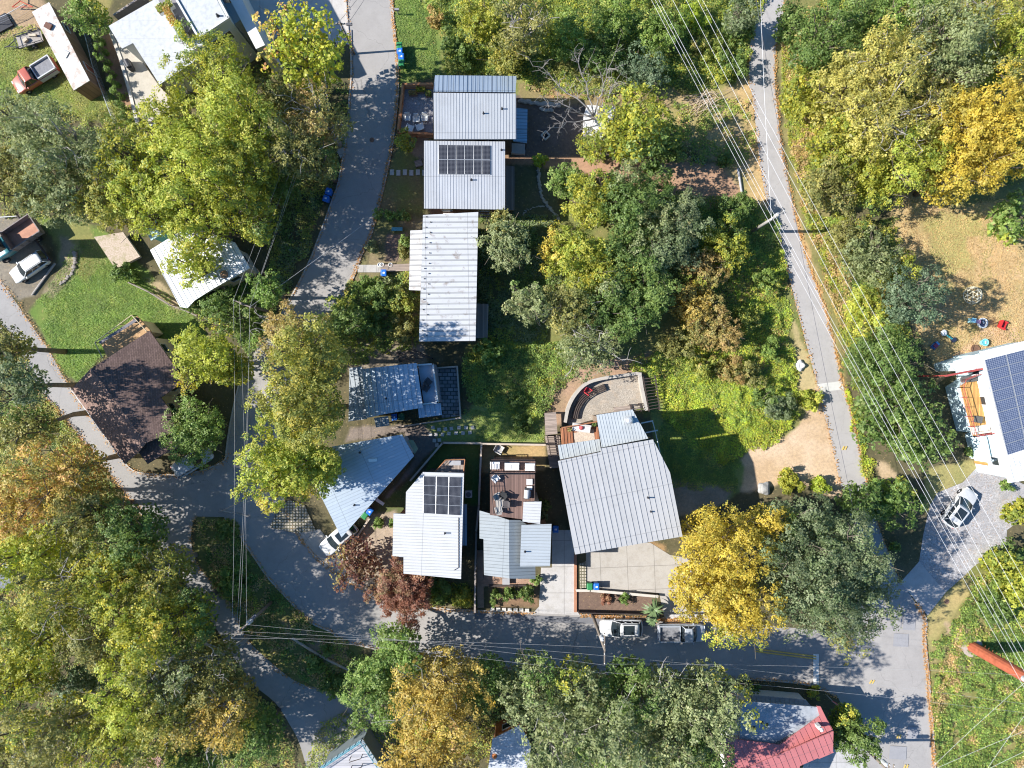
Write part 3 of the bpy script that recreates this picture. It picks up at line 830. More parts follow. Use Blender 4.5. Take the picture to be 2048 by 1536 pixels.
GRAV = gravel_mat('gravel', (.36, .345, .34), .4, 13, .35)
sheet('gravel_drive', [(1838,1123),(1846,1070),(1860,1010),(1875,985),(1925,965),(1958,930),(1990,935),(2020,955),(2060,975),(2100,980),(2100,1030),(2040,1040),(2014,1060),(2012,1088),(1990,1108),(1950,1130),(1930,1150),(1891,1185)], GRAV, 'grey gravel driveway under the parked white car', 'driveway')
sheet('driveway_apron', [(1838,1123),(1891,1185),(1855,1231),(1817,1184),(1800,1165)], concrete_mat('apron_concrete', (.43, .41, .39)), 'triangular concrete apron of the gravel driveway', 'pavement')
sheet('driveway', [(1104,1060),(1148,1060),(1149,1216),(1160,1230),(1066,1226),(1078,1213),(1082,1135),(1104,1135)], CONCW, 'white concrete driveway beside the small gabled roof', 'driveway', rot=.0)
sheet('driveway', [(1172,1095),(1300,1085),(1340,1110),(1400,1120),(1420,1200),(1420,1245),(1330,1240),(1318,1186),(1250,1184),(1172,1176)], CONC, 'beige concrete parking court below the large grey roof', 'driveway', rot=.04)
sheet('driveway', [(594,1066),(640,1058),(664,1090),(700,1062),(720,1068),(706,1100),(690,1140),(740,1170),(756,1190),(690,1160),(632,1115)], CONC, 'curved beige concrete driveway beside the triangular roof', 'driveway', rot=-.6)
sheet('driveway', [(490,-40),(692,-40),(698,60),(700,90),(640,80),(560,70),(512,110),(500,60)], concrete_mat('drive_concrete', (.46, .43, .40), (4, 4)), 'concrete forecourt behind the white modern house', 'driveway')
sheet('driveway', [(1610,1520),(1660,1500),(1700,1490),(1740,1540),(1745,1580),(1590,1580)], concrete_mat('drive_concrete2', (.42, .41, .40), (3, 3)), 'grey driveway beside the red roof', 'driveway')
sheet('crossing_slab', [(1634,768),(1683,762),(1688,779),(1639,784)], concrete_mat('slab', (.50, .49, .46)), 'pale concrete slab across the narrow lane', 'pavement')
sheet('path', [(672,245),(697,238),(693,290),(682,318),(672,300)], concrete_mat('walk', (.42, .40, .37), (1.5, 1.5)), 'short concrete walk at the left kerb of the upper street', 'path')
sheet('path', [(1320,1236),(1400,1210),(1420,1243),(1340,1248)], concrete_mat('walk2', (.50, .48, .45), (1.5, 1.5)), 'concrete walk by the palm and the street kerb', 'path')
# darker trench repairs and the worn gutter strip
PATCH = asphalt_mat('repair_asphalt', (.17, .17, .18), .2, .05)
PATCH2 = asphalt_mat('pale_repair', (.29, .285, .29), .1, .05)
def quad(cx, cy, w, h, a=0):
    ca, sa = math.cos(a), math.sin(a)
    return [(cx + x * ca - y * sa, cy + x * sa + y * ca) for x, y in ((-w/2,-h/2),(w/2,-h/2),(w/2,h/2),(-w/2,h/2))]
for i, (q, mt, lb) in enumerate([
    (quad(1818,1243,24,34,.05), PATCH2, 'pale square asphalt repair near the concrete apron'),
    (quad(1801,1280,30,26,.05), PATCH2, 'pale asphalt repair in the middle of the junction'),
    (quad(1795,1505,34,26,.06), PATCH2, 'asphalt repair round the manhole'),
    (quad(1825,1465,22,24,.05), PATCH2, 'small asphalt repair by the pole shadow'),
    ([(950,1226),(1300,1240),(1300,1252),(950,1238)], PATCH, 'dark gutter strip along the lower street'),
    ([(700,60),(704,60),(706,150),(703,150)], PATCH, 'dark seam along the left edge of the upper street')]):
    sheet('asphalt_patch', q, mt, lb, 'road repair')
PAINTW = M('road_paint_white', (.66, .65, .62), .18, 6, .8)
PAINTY = M('road_paint_yellow', (.62, .42, .10), .25, 6, .8)
sheet('stop_line', [(1626,1307),(1637,1307),(1637,1369),(1626,1368)], PAINTW, 'white stop line across the street at the junction', 'road marking')
for i, a in enumerate([(1510,1296,1632,1311),(1510,1301,1632,1316)]):
    x0, y0, x1, y1 = a
    sheet('centre_line', [(x0,y0),(x1,y1),(x1,y1+2.6),(x0,y0+2.6)], PAINTY, 'yellow double centre line before the stop line', 'road marking').__setitem__('group', 'yellow centre line')
k = 0
for cx, cy, a in [(1692,1328,.35),(1743,1363,.3),(1797,1472,.1),(1811,1532,.1),(1688,896,.2)]:
    where = ['left of the junction', 'in the middle of the junction', 'by the pole shadow', 'at the bottom edge', 'on the narrow right lane'][k]; k += 1
    t = thing('road_marking', 'pair of short yellow paint ticks ' + where, 'road marking', P(cx, cy))
    z = _level[0]; _level[0] += .004
    for dx in (-2.6, 2.6):
        mb = MB(); q = xy(quad(cx + dx, cy, 2.6, 8, a + .3)); mb.face([(x, y, z) for x, y in q][::-1])
        mb.build('tick', PAINTY, t, P(cx, cy))

KERB = concrete_mat('kerb_concrete', (.42, .40, .37))
def kerb(pts, label, w=.15, h=.11, mat=None, side=1):
    """kerb stone strip to the right (+1) or left (-1) of the pixel line"""
    L = [Vector(p) for p in xy(pts)]; out = []
    for i, p in enumerate(L):
        d = (L[min(i + 1, len(L) - 1)] - L[max(i - 1, 0)]).normalized()
        out.append(p + Vector((d.y, -d.x)) * w * side)
    mb = MB()
    for i in range(len(L) - 1):
        a, b, c, d = L[i], L[i + 1], out[i + 1], out[i]
        if side > 0: a, b, c, d = d, c, b, a
        A = [(p.x, p.y, 0) for p in (a, b, c, d)]; T = [(p.x, p.y, h) for p in (a, b, c, d)]
        mb.face(T[::-1]); mb.face([A[0], T[0], T[1], A[1]]); mb.face([A[2], T[2], T[3], A[3]])
    return tag(mb.build('kerb', mat or KERB), label, 'kerb', kind='structure')
kerb(UL, 'concrete kerb left of the upper street', side=1)
kerb(UR, 'concrete kerb right of the upper street', side=-1)
kerb(LLw[6:], 'concrete kerb of the street bend under the yellow tree', side=1)
kerb(LRw, 'concrete kerb curving past the triangular roof', side=-1)
kerb(LR2[:8], 'concrete kerb behind the two parked cars', side=-1)
kerb(INNER[:70], 'concrete kerb along the grass island', side=1)
kerb(ER[2:], 'concrete kerb of the junction on its right', side=-1, w=.22, h=.13)
kerb(JL[16:], 'kerb of the lane below the brown shingled house', side=-1, w=.12)

FL = []
def litter(line, w, n, seed, pal):
    rs = np.random.RandomState(seed); L = np.array(line, float)
    seg = np.hypot(*np.diff(L, axis=0).T); cum = np.concatenate([[0], np.cumsum(seg)])
    t = rs.rand(n) * cum[-1]; i = np.clip(np.searchsorted(cum, t) - 1, 0, len(seg) - 1); f = (t - cum[i]) / seg[i]
    p = L[i] + (L[i + 1] - L[i]) * f[:, None]; d = (L[i + 1] - L[i]) / seg[i][:, None]
    q = p + np.stack([-d[:, 1], d[:, 0]], 1) * (rs.normal(0, w, n))[:, None]
    c = np.stack([(q[:, 0] - 1024) / S, (768 - q[:, 1]) / S, .10 + .06 * rs.rand(n)], 1)
    nrm = unit(np.array([0, 0, 1.6]) + rs.normal(size=(n, 3)) * .5)
    ln = .10 + .10 * rs.rand(n)
    FL.append((c, nrm, ln, ln * .7, pal_cols(pal, rs.rand(n), rs) * (.7 + .5 * rs.rand(n))[:, None]))
PAL['fallen'] = [(.50, .27, .10), (.42, .24, .10), (.55, .36, .16), (.30, .18, .08)]
litter(UR, 2.0, 1500, 1, 'fallen'); litter(UL, 2, 500, 2, 'fallen'); litter(DR, 2.6, 1700, 3, 'fallen'); litter(DL, 3, 900, 4, 'fallen')
litter(ER[2:], 2.4, 1700, 5, 'fallen'); litter(LR2[:10], 2.5, 900, 6, 'fallen'); litter(LRw[20:], 2.0, 900, 7, 'fallen'); litter(INNER, 2.2, 1300, 8, 'fallen')
litter([(700,960),(690,1010)], 3, 30, 9, 'fallen'); litter(JL, 4, 900, 10, 'fallen'); litter(JB, 4, 900, 12, 'fallen'); litter(CR, 3, 700, 13, 'fallen')
_a = [np.concatenate([p[i] for p in FL]) for i in range(5)]
tag(leaf_mesh('fallen_leaves', *_a), 'orange and brown fallen leaves drifted along the kerbs', 'leaf litter', kind='stuff')
# ------------------------------------------------------------------ buildings
class Plane:
    """roof plane: height z0 at photo point (cx, cy), slope (dz/dx, dz/dy) in the world"""
    def __init__(s, z0, a=0.0, b=0.0, at=(1024, 768)):
        p = P(at[0], at[1], z0); s.z0, s.a, s.b, s.x, s.y = z0, a, b, p.x, p.y
    def __call__(s, x, y): return s.z0 + s.a * (x - s.x) + s.b * (y - s.y)
    def pt(s, px, py):
        z = s.z0
        for _ in range(6):
            p = P(px, py, z); z = s(p.x, p.y)
        return (p.x, p.y)

def clip_line(poly, o, d):
    """parameter intervals of the line o + t d inside the polygon"""
    ts = []
    n = len(poly)
    for i in range(n):
        a = Vector(poly[i]) - o; b = Vector(poly[(i + 1) % n]) - o
        ca = d.x * a.y - d.y * a.x; cb = d.x * b.y - d.y * b.x
        if (ca > 0) != (cb > 0):
            k = ca / (ca - cb); ts.append((a + (b - a) * k).dot(d))
    ts.sort()
    return list(zip(ts[::2], ts[1::2]))

def roof(root, pxpoly, pl, mat, name='roof', seam=None, spacing=.5, th=.16, rib=.045, parent=None, ribw=.045, origin=None):
    """slab roof; seam = angle in degrees of the standing seams (photo x axis, y down), None for no seams"""
    poly = [pl.pt(*q) for q in pxpoly]
    if area2(poly) < 0: poly = poly[::-1]
    ang = R(-(seam or 0)); d = Vector((math.cos(ang), math.sin(ang))); nrm = Vector((-d.y, d.x))
    uvf = lambda x, y: (nrm.x * x + nrm.y * y, d.x * x + d.y * y)
    mb = MB(); mb.prism(poly, lambda x, y: pl(x, y) - th, pl, uvf)
    if seam is not None:
        us = [uvf(*p)[0] for p in poly]; k = math.ceil((min(us) + .04) / spacing)
        while k * spacing < max(us) - .04:
            o = nrm * (k * spacing)
            for t0, t1 in clip_line(poly, o, d):
                a = o + d * t0; b = o + d * t1; w = nrm * ribw / 2
                q = [a - w, b - w, b + w, a + w]
                T = [(p.x, p.y, pl(p.x, p.y) + rib) for p in q]; B = [(p.x, p.y, pl(p.x, p.y) - .01) for p in q]
                uv = [(k * spacing + spacing * .3, uvf(p.x, p.y)[1]) for p in q]
                mb.face(T, uv)
                for i in range(4): mb.face([B[i], B[(i + 1) % 4], T[(i + 1) % 4], T[i]], [uv[i]] * 4)
            k += 1
    o = mb.build(name, mat, parent or root, origin or root.location)
    return poly

def windows(root, poly, z, h=1.2, w=1.1, gap=2.6, frame=None, glass=None, edges=None, door=None, doormat=None):
    """windows set into the walls of a footprint (counter-clockwise)"""
    if area2(poly) < 0: poly = poly[::-1]
    fr = frame or M('window_frame', (.55, .54, .52), .1, 4, .5); gl = glass or glass_mat('window_glass')
    n = len(poly)
    for i in range(n):
        if edges is not None and i not in edges: continue
        a = Vector(poly[i]); b = Vector(poly[(i + 1) % n]); L = (b - a).length
        if L < 2.2: continue
        d = (b - a) / L; out = Vector((d.y, -d.x)); rz = math.atan2(d.y, d.x)
        m = max(1, min(4, int(L / gap)))
        for j in range(m):
            c = a + d * L * (j + .5) / m
            isdoor = door == i and j == 0
            hh, zz, ww = (2.05, 1.08, .95) if isdoor else (h, z, w)
            def q(u, v, du, dv, t, off):
                p = c + d * u + out * off
                return ((p.x, p.y, zz + v), (du, t, dv), rz)
            mb = MB(); f = .07
            for e in ((-ww / 2, 0, f, hh + f, .09, .045), (ww / 2, 0, f, hh + f, .09, .045), (0, hh / 2, ww - f, f, .09, .045), (0, -hh / 2, ww - f, f, .11, .055)):
                cc, dd, r_ = q(*e); mb.box(cc, dd, r_)
            if isdoor:
                o = mb.build('door', fr, root, root.location)
                m2 = MB(); cc, dd, r_ = q(0, 0, ww - f, hh - f, .05, .03); m2.box(cc, dd, r_); m2.build('panel', doormat or M('door_red', (.3, .1, .07), .15), o, root.location)
                m3 = MB(); cc, dd, r_ = q(ww * .35, 0, .04, .16, .08, .075); m3.box(cc, dd, r_); m3.build('handle', M('steel', (.5, .5, .5), .1, metallic=.8, rough=.3), o, root.location)
            else:
                o = mb.build('window', fr, root, root.location)
                m2 = MB(); cc, dd, r_ = q(0, 0, ww - f, hh - f, .03, .02); m2.box(cc, dd, r_); m2.build('pane', gl, o, root.location)

def walls(root, poly, top, mat, z0=-.05, name='wall'):
    avoid(poly, .3)
    mb = MB(); mb.prism(poly, z0, top)
    return mb.build(name, mat, root, root.location)

def vent(root, px, py, pl, h=.45, r=.07, parent=None):
    x, y = pl.pt(px, py); z = pl(x, y)
    mb = MB(); mb.lathe((x, y, z - .03), [(r * 1.9, 0), (r * 1.7, .05), (r, .09), (r, h), (r * .7, h + .01)], 10)
    mb.build('roof_vent', M('vent_black', (.03, .03, .035), .2), root, root.location)

def house_root(name, label, pxy, cat='house'):
    p = P(*pxy); return thing(name, label, cat, (p.x, p.y, 0))

def solar(root, q, nx, ny, pl, mat, frame=(.40, .41, .42), lift=.10, cell=(6, 10), gap=.015):
    """photovoltaic panels over the photo quad q (tl, tr, br, bl); each panel a part with its own frame"""
    fm = M('panel_frame', frame, .06, 5, .35, metallic=.4)
    Q = [Vector(pl.pt(*p)) for p in q]
    def L(u, v): return (Q[0] * (1 - u) + Q[1] * u) * (1 - v) + (Q[3] * (1 - u) + Q[2] * u) * v
    for j in range(ny):
        for i in range(nx):
            c = [L((i + g) / nx, (j + k) / ny) for g, k in ((0, 0), (1, 0), (1, 1), (0, 1))]
            m = sum(c, Vector((0, 0))) / 4
            def ring(s, dz): return [(*(m + (p - m) * s), pl(p.x, p.y) + dz) for p in c]
            o_, i_, t_ = ring(.985, lift), ring(.94, lift + .004), ring(.985, lift - .05)
            mb = MB(); mb.face(i_[::-1], [(0, cell[1] * .16), (cell[0] * .16, cell[1] * .16), (cell[0] * .16, 0), (0, 0)][::-1])
            po = mb.build('solar_panel', mat, root, root.location)
            f = MB()
            for k in range(4):
                l = (k + 1) % 4
                a, b, cc, d = o_[k], o_[l], ring(.94, lift + .012)[l], ring(.94, lift + .012)[k]
                f.face([a, d, cc, b]); f.face([t_[k], o_[k], o_[l], t_[l]][::-1])
            f.face(t_)
            f.build('frame', fm, po, root.location)

def simple_rail(name, pts, h, mat, parent, origin, z0=0, n=3, gap=1.6, r=.035):
    """railing: posts, top rail and wires along world points"""
    mb = MB(); pts = [Vector((p[0], p[1], z0)) for p in pts]
    for i in range(len(pts) - 1):
        a, b = pts[i], pts[i + 1]; L = (b - a).length; m = max(1, round(L / gap))
        for k in range(m + 1):
            p = a.lerp(b, k / m); mb.box((p.x, p.y, z0 + h / 2), (.07, .07, h))
        for k in range(n):
            z = h * (k + 1) / n
            mb.tube([a + Vector((0, 0, z)), b + Vector((0, 0, z))], r if k == n - 1 else r * .4, 6)
    return mb.build(name, mat, parent, origin)

W_BRICK = tile_mat('brown_brick', (.20, .12, .09), (.20, .18, .16), .22, .075, .01)
W_WOOD = plank_mat('brown_siding', (.17, .11, .075), .18, .2)
W_GREY = M('grey_stucco', (.33, .32, .30), .1, 2)
W_WHITE = M('white_stucco', (.54, .54, .52), .06, 1.2)
W_BLUE = M('blue_siding', (.30, .44, .52), .12, 2)
GALV = metal_roof('galvalume', (.52, .53, .53), .30, .40, line=.09)
GALVW = metal_roof('white_metal', (.60, .595, .58), .555, .7, .10, .1, .45, dirt=.25, line=.13)
GALVB = metal_roof('shade_blue_metal', (.46, .53, .59), .50, .45, .10, .5, .34, line=.08)  # blue of sky-lit shade put into the base colour
GALVG = metal_roof('grey_standing_seam', (.45, .445, .435), .52, .7, .06, .10, .45, line=.055)
GALVL = metal_roof('pale_green_metal', (.50, .53, .53), .29, .5, .08, .2, .45, line=.07)
GALVD = metal_roof('dull_zinc', (.40, .43, .43), .34, .5, .1, .3, .42)
GALVE = metal_roof('shaded_zinc', (.34, .38, .39), .34, .5, .1, .3, .42)  # darker zinc copy, shade of the gable's right slope put into its colour
TIMB = M('stained_timber', (.34, .15, .07), .25, 3, .7)
DECKB = plank_mat('brown_deck', (.17, .105, .085), .15, .22)
DECKO = plank_mat('amber_deck', (.52, .28, .09), .15, .25)
DECKR = plank_mat('red_brown_deck', (.34, .14, .07), .14, .2)
DECKG = plank_mat('weathered_deck', (.30, .24, .20), .15, .25)
DARKT = M('dark_timber', (.06, .045, .04), .3, 4, .7)
SOLB = solar_mat('black_cells'); SOLN = solar_mat('navy_cells', (.055, .075, .13), (.32, .35, .42), .16, .07)

# --- upper metal roofed house
h = house_root('house', 'metal roofed house with a timber fenced gravel patio, uppermost of the row by the street', (950, 230))
pl = Plane(6.2, 0, .03, (950, 232))
p = roof(h, [(867,185.5),(1032,187),(1032,278),(868,278)], pl, GALV, seam=90, spacing=.30, ribw=.03, rib=.03)
pl2 = Plane(6.25, 0, -.22, (950, 184))
roof(h, [(870,150.5),(1033,152),(1031,184.5),(867,183)], pl2, GALVB, seam=90, spacing=.42)
w = inset([Plane(6.0).pt(*q) for q in [(868,158),(1031,158),(1030,277),(869,277)]], .35)
walls(h, w, 5.7, W_WOOD); windows(h, w, 4.2, edges=[0, 1, 2, 3]); windows(h, w, 1.5, edges=[0, 3], door=3)
pl3 = Plane(3.0, -.12, 0, (1045, 250))
roof(h, [(1026,215),(1055,218),(1054,286),(1026,282)], pl3, metal_roof('shade_blue_porch_metal', (.40, .52, .62), .35, .5), name='porch_roof', seam=0, spacing=.4)  # the porch roof's blue shade is part of this base colour
def posts(name, pts, H_, w=.12):
    for x, y in pts:
        m = MB(); m.box((x, y, H_ / 2), (w, w, H_)); m.build(name, DARKT, h, h.location)
posts('porch_post', [pl3.pt(1052,220), pl3.pt(1052,283)], 2.9)
for a in ((967,227),(1004,218)): vent(h, *a, pl)
mb = MB(); mb.prism(xy([(1022,286),(1052,288),(1050,308),(1022,306)], .5), 0, .5); mb.build('deck', concrete_mat('stoop', (.5,.48,.46)), h, h.location)
# --- solar house
h = house_root('house', 'metal roofed house carrying twelve black solar panels in two rows', (930, 350))
pl = Plane(5.6, 0, .04, (930, 350))
roof(h, [(848,281.5),(1010,283),(1010,419),(848,417)], pl, metal_roof('galvalume_two', (.50,.51,.52), .29, .42, .12, .2, .42, line=.09), seam=90, spacing=.29, ribw=.03, rib=.03)
w = inset([Plane(5.4).pt(*q) for q in [(848,282),(1010,284),(1010,418),(848,416)]], .3)
walls(h, w, 5.2, tile_mat('red_brick', (.36,.16,.10), (.3,.26,.22), .22, .075, .01)); windows(h, w, 3.9); windows(h, w, 1.4, edges=[0, 2], door=2)
solar(h, [(877.5,290),(981,291),(981,350),(877.5,349)], 6, 2, pl, SOLB, cell=(6, 11))
vent(h, 943, 360, pl); vent(h, 1003, 300, pl, .3)
mb = MB(); mb.prism(xy([(1011,330),(1029,332),(1029,420),(1011,420)], 1.2), .9, 1.05); mb.build('deck', DECKG, h, h.location)
posts('deck_post', xy([(1027,334),(1027,375),(1027,416)], 1), .9)
# --- long white roof
h = house_root('house', 'long house with white ribbed metal roof and a lower strip of roof toward the street', (898, 555))
pl = Plane(6.4, -.05, 0, (898, 555))
roof(h, [(846,430),(956.5,424),(951,682),(838,683)], pl, GALVW, seam=-1, spacing=.555, ribw=.05, rib=.03)
w = inset([Plane(6.2).pt(*q) for q in [(846,431),(956,425),(951,681),(839,682)]], .35)
walls(h, w, 5.6, W_BRICK); windows(h, w, 4.4); windows(h, w, 1.5, edges=[0, 3], door=1)
pl2 = Plane(3.7, .05, 0, (830, 520))
roof(h, [(820.5,461),(846,460),(843,581),(818,580)], pl2, GALVW, name='porch_roof', seam=-1, spacing=.555)
posts('porch_post', [pl2.pt(823,464), pl2.pt(822,520), pl2.pt(821,577)], 3.5)
mb = MB(); mb.prism(xy([(950,607),(977,608),(975,676),(950,676)], 2), 1.85, 2.0); mb.build('deck', DECKG, h, h.location)
posts('deck_post', xy([(974,610),(973,673)], 1.9), 1.85)
rs_ = random.Random(4)
for i in range(24):
    mb = MB(); x, y = pl.pt(853 + (i % 2) * 9 - i * .35, 434 + i * 10.3); mb.box((x, y, pl(x, y) + .06), (.10, .10, .1)); mb.build('roof_clip', M('vent_black', (0.03,0.03,.035)), h, h.location)

# --- shaded blue roof house
h = house_root('house', 'house with shaded blue grey metal roof, flat roof terrace and stone court beside it', (800, 785))
pl = Plane(5.0, .04, 0, (800, 780))
roof(h, [(750,735),(833,726),(846,815),(758,830)], pl, GALVB, seam=82, spacing=.55)
roof(h, [(723,738),(749.5,735),(757.5,831),(733,836)], Plane(4.95, .10, 0, (740, 790)), GALVB, name='roof', seam=82, spacing=.4)
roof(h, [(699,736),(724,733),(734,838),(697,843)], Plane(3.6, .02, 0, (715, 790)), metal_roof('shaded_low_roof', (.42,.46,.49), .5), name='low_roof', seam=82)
w = inset([Plane(4.8).pt(*q) for q in [(724,739),(832,728),(845,814),(734,835)]], .35); walls(h, w, 4.4, W_GREY); windows(h, w, 3.1)
w = inset([Plane(3.5).pt(*q) for q in [(700,738),(724,735),(733,836),(699,841)]], .3); walls(h, w, 3.3, W_GREY)
# roof terrace with parapet
tz = 4.1; q = [Plane(tz).pt(*a) for a in [(836,730),(866,728),(876,805),(848,808)]]
mb = MB(); mb.prism(q, 0, tz); mb.build('terrace', M('terrace_membrane', (.34, .36, .40), .12, 2), h, h.location)
mb = MB()
for i in (0, 1, 2):
    a, b = Vector(q[i] if area2(q) > 0 else q[::-1][i]), Vector((q if area2(q) > 0 else q[::-1])[(i + 1) % 4])
    c = (a + b) / 2; d = b - a; mb.box((c.x, c.y, tz + .14), (d.length + .15, .16, .32), math.atan2(d.y, d.x))
mb.build('parapet', W_WHITE, h, h.location)
roof(h, [(836,812),(881,806),(884,830),(838,836)], Plane(3.3, 0, .06, (860, 820)), GALVB, name='porch_roof', seam=82, spacing=.4)
roof(h, [(748,836),(776,832),(779,851),(752,855)], Plane(3.0, 0, .06, (765, 843)), GALVD, name='porch_roof', seam=82, spacing=.4)
posts('porch_post', xy([(840,833),(881,827),(753,849),(777,846)], 3), 2.9, .1)
vent(h, 772, 797, pl, .3)

# --- triangular roof
h = house_root('house', 'house with a pointed triangular white metal roof tinted blue for shade', (735, 960))
pl = Plane(5.4, .03, -.02, (735, 960))
tri = [(664,893),(804,869),(828,912),(683,1075),(633,975)]
roof(h, tri, pl, metal_roof('shade_tinted_white_metal', (.50,.57,.62), .33, .45, .08, .5, .36, line=.08), seam=-24, spacing=.33, ribw=.03, rib=.03)  # blue of the tree shade mixed into the white metal's base colour
w = inset([Plane(5.2).pt(*q) for q in [(664,893),(804,869),(828,912),(722,1030),(672,1042),(633,975)]], .45); walls(h, w, 4.9, M('pale_siding', (.52,.53,.52), .1)); windows(h, w, 3.4)
mb = MB(); x, y = pl.pt(684, 1068); mb.box((x, y, 2.6), (.16, .16, 5.2)); mb.build('porch_post', DARKT, h, h.location)
vent(h, 709, 1010, pl); vent(h, 720, 905, pl)
mb = MB(); x, y = pl.pt(746, 920); mb.box((x, y, pl(x, y) + .1), (.85, .3, .22), .05); mb.build('skylight', M('skylight_white', (.75,.75,.73), .05), h, h.location)
mb = MB(); mb.prism(xy([(816,880),(826,880),(836,898),(829,908)], 3.2), 3.0, 3.12); mb.build('awning', M('moss_wood', (.33,.33,.20), .2), h, h.location)

# --- solar house with notched roof
h = house_root('house', 'house with notched white ribbed roof and a square block of black solar panels', (860, 1060))
pl = Plane(6.6, .02, 0, (860, 1060))
roof(h, [(846,944),(928,946),(922,1158),(807,1147),(807,1114),(785,1112),(787,1027),(811,1028),(812,984)], pl, metal_roof('white_ribbed', (.56,.56,.55), .30, .55, .06, .08, .45, line=.12), seam=2, spacing=.30, ribw=.04, rib=.04)
w = inset([Plane(6.4).pt(*q) for q in [(846,945),(927,947),(921,1157),(808,1146),(808,1113),(786,1111),(788,1028),(812,1029),(813,985)]], .3)
walls(h, w, 6.3, plank_mat('rust_siding', (.25,.15,.10), .2)); windows(h, w, 4.9, edges=[1, 2, 3, 6, 7, 8]); windows(h, w, 1.6, edges=[1, 2], door=2)
solar(h, [(847,952),(923,954),(921,1030.5),(846,1026)], 3, 4, pl, SOLB, cell=(10, 8))
vent(h, 890, 1066, pl, .5); 
x, y = pl.pt(880, 1138); mb = MB(); mb.tube([(*pl.pt(917,1035), pl(*pl.pt(917,1035)) + .08), (*pl.pt(917,1135), pl(*pl.pt(917,1135)) + .08), (*pl.pt(908,1140), pl(*pl.pt(908,1140)) + .08)], .03, 6); mb.build('conduit', M('vent_black', (0,0,0)), h, h.location)
dz = 4.2; q = [Plane(dz).pt(*a) for a in [(866,950),(893,918),(931,917),(928,950)]]
mb = MB(); mb.prism(q, dz - .2, dz); mb.build('deck', DECKG, h, h.location)
mb = MB(); mb.prism(inset(q, .25), 0, dz - .2); mb.build('deck_base', W_WOOD, h, h.location)
simple_rail('railing', [Plane(dz).pt(*a) for a in [(866,948),(893,918),(931,917),(928,948)]], 1.0, TIMB, h, h.location, dz, 4, 1.2, .05)
mb = MB(); x, y = Plane(3.0).pt(929, 1050); mb.box((x, y, 2.9), (.5, 4.4, .12)); mb.build('awning', metal_roof('shade_blue_porch_metal', (0,0,0)), h, h.location)

# --- gabled house with brown roof deck
h = house_root('house', 'small house with gabled zinc roofs and a brown timber roof deck behind a railing', (1025, 1060))
dz = 6.0; DP = Plane(dz)
q = [DP.pt(*a) for a in [(980,944),(1070,944),(1070,1042),(980,1030)]]
mb = MB(); mb.prism(q, dz - .25, dz); mb.build('deck', DECKB, h, h.location)
mb = MB(); mb.prism(inset(q, .2), 0, dz - .25); mb.build('wall', plank_mat('rust_siding', (.25,.15,.10)), h, h.location)
q2 = [Plane(5.2).pt(*a) for a in [(982,919),(1071,919),(1071,945),(982,944)]]
mb = MB(); mb.prism(q2, 4.95, 5.2); mb.build('lower_deck', DECKB, h, h.location)
mb = MB(); mb.prism(inset(q2, .2), 0, 4.95); mb.build('wall', plank_mat('rust_siding', (.25,.15,.10)), h, h.location)
simple_rail('railing', [DP.pt(*a) for a in [(988,1024),(981,946),(1069,946),(1069,1000)]], 1.05, DARKT, h, h.location, dz, 5, 1.5, .04)
simple_rail('railing', [Plane(5.2).pt(*a) for a in [(983,943),(983,920),(1070,920),(1070,943)]], 1.0, DARKT, h, h.location, 5.2, 5, 1.5, .04)
# gable: ridge from (1018,1040) to (1019,1157)
rz = 5.9
e0 = Plane(rz, .12, 0, (1018, 1095)); e1 = Plane(rz, -.34, 0, (1018, 1095))
roof(h, [(959,1021),(979,1027),(1018,1040),(1019,1157),(968,1150),(967,1078),(959,1077)], e0, GALVD, seam=3, spacing=.34, ribw=.03)
roof(h, [(1018,1040),(1040,1040),(1070,1060),(1071,1158),(1019,1157)], e1, GALVE, seam=3, spacing=.34, ribw=.03)
w = inset([Plane(4.6).pt(*q) for q in [(961,1030),(1070,1045),(1070,1156),(970,1149),(969,1080),(961,1078)]], .3); walls(h, w, 4.3, tile_mat('red_brick', (0,0,0), (0,0,0), 1, 1)); windows(h, w, 3.0); windows(h, w, 1.2, edges=[3], door=3)
pr = Plane(6.3, 0, .05, (1070, 1090))
roof(h, [(1043,1050),(1103,1048),(1100,1132.5),(1040,1133)], pr, metal_roof('green_grey_metal', (.46,.50,.52), .32, .45, .06, .2, .42), seam=1, spacing=.32, ribw=.03)
w = inset([Plane(6.1).pt(*q) for q in [(1043,1051),(1102,1049),(1099,1131),(1041,1132)]], .35); walls(h, w, 5.9, plank_mat('rust_siding', (0,0,0))); windows(h, w, 4.6)
pr2 = Plane(7.6, .02, 0, (1064, 1022))
roof(h, [(1047,1004),(1083,1003),(1080,1048),(1045,1043)], pr2, metal_roof('white_ribbed', (0,0,0)), seam=3, spacing=.30, ribw=.04)
w = inset([Plane(7.5).pt(*q) for q in [(1047,1005),(1082,1004),(1079,1047),(1046,1042)]], .15); walls(h, w, 7.35, W_GREY)
vent(h, 1050, 1103, pr, .5)
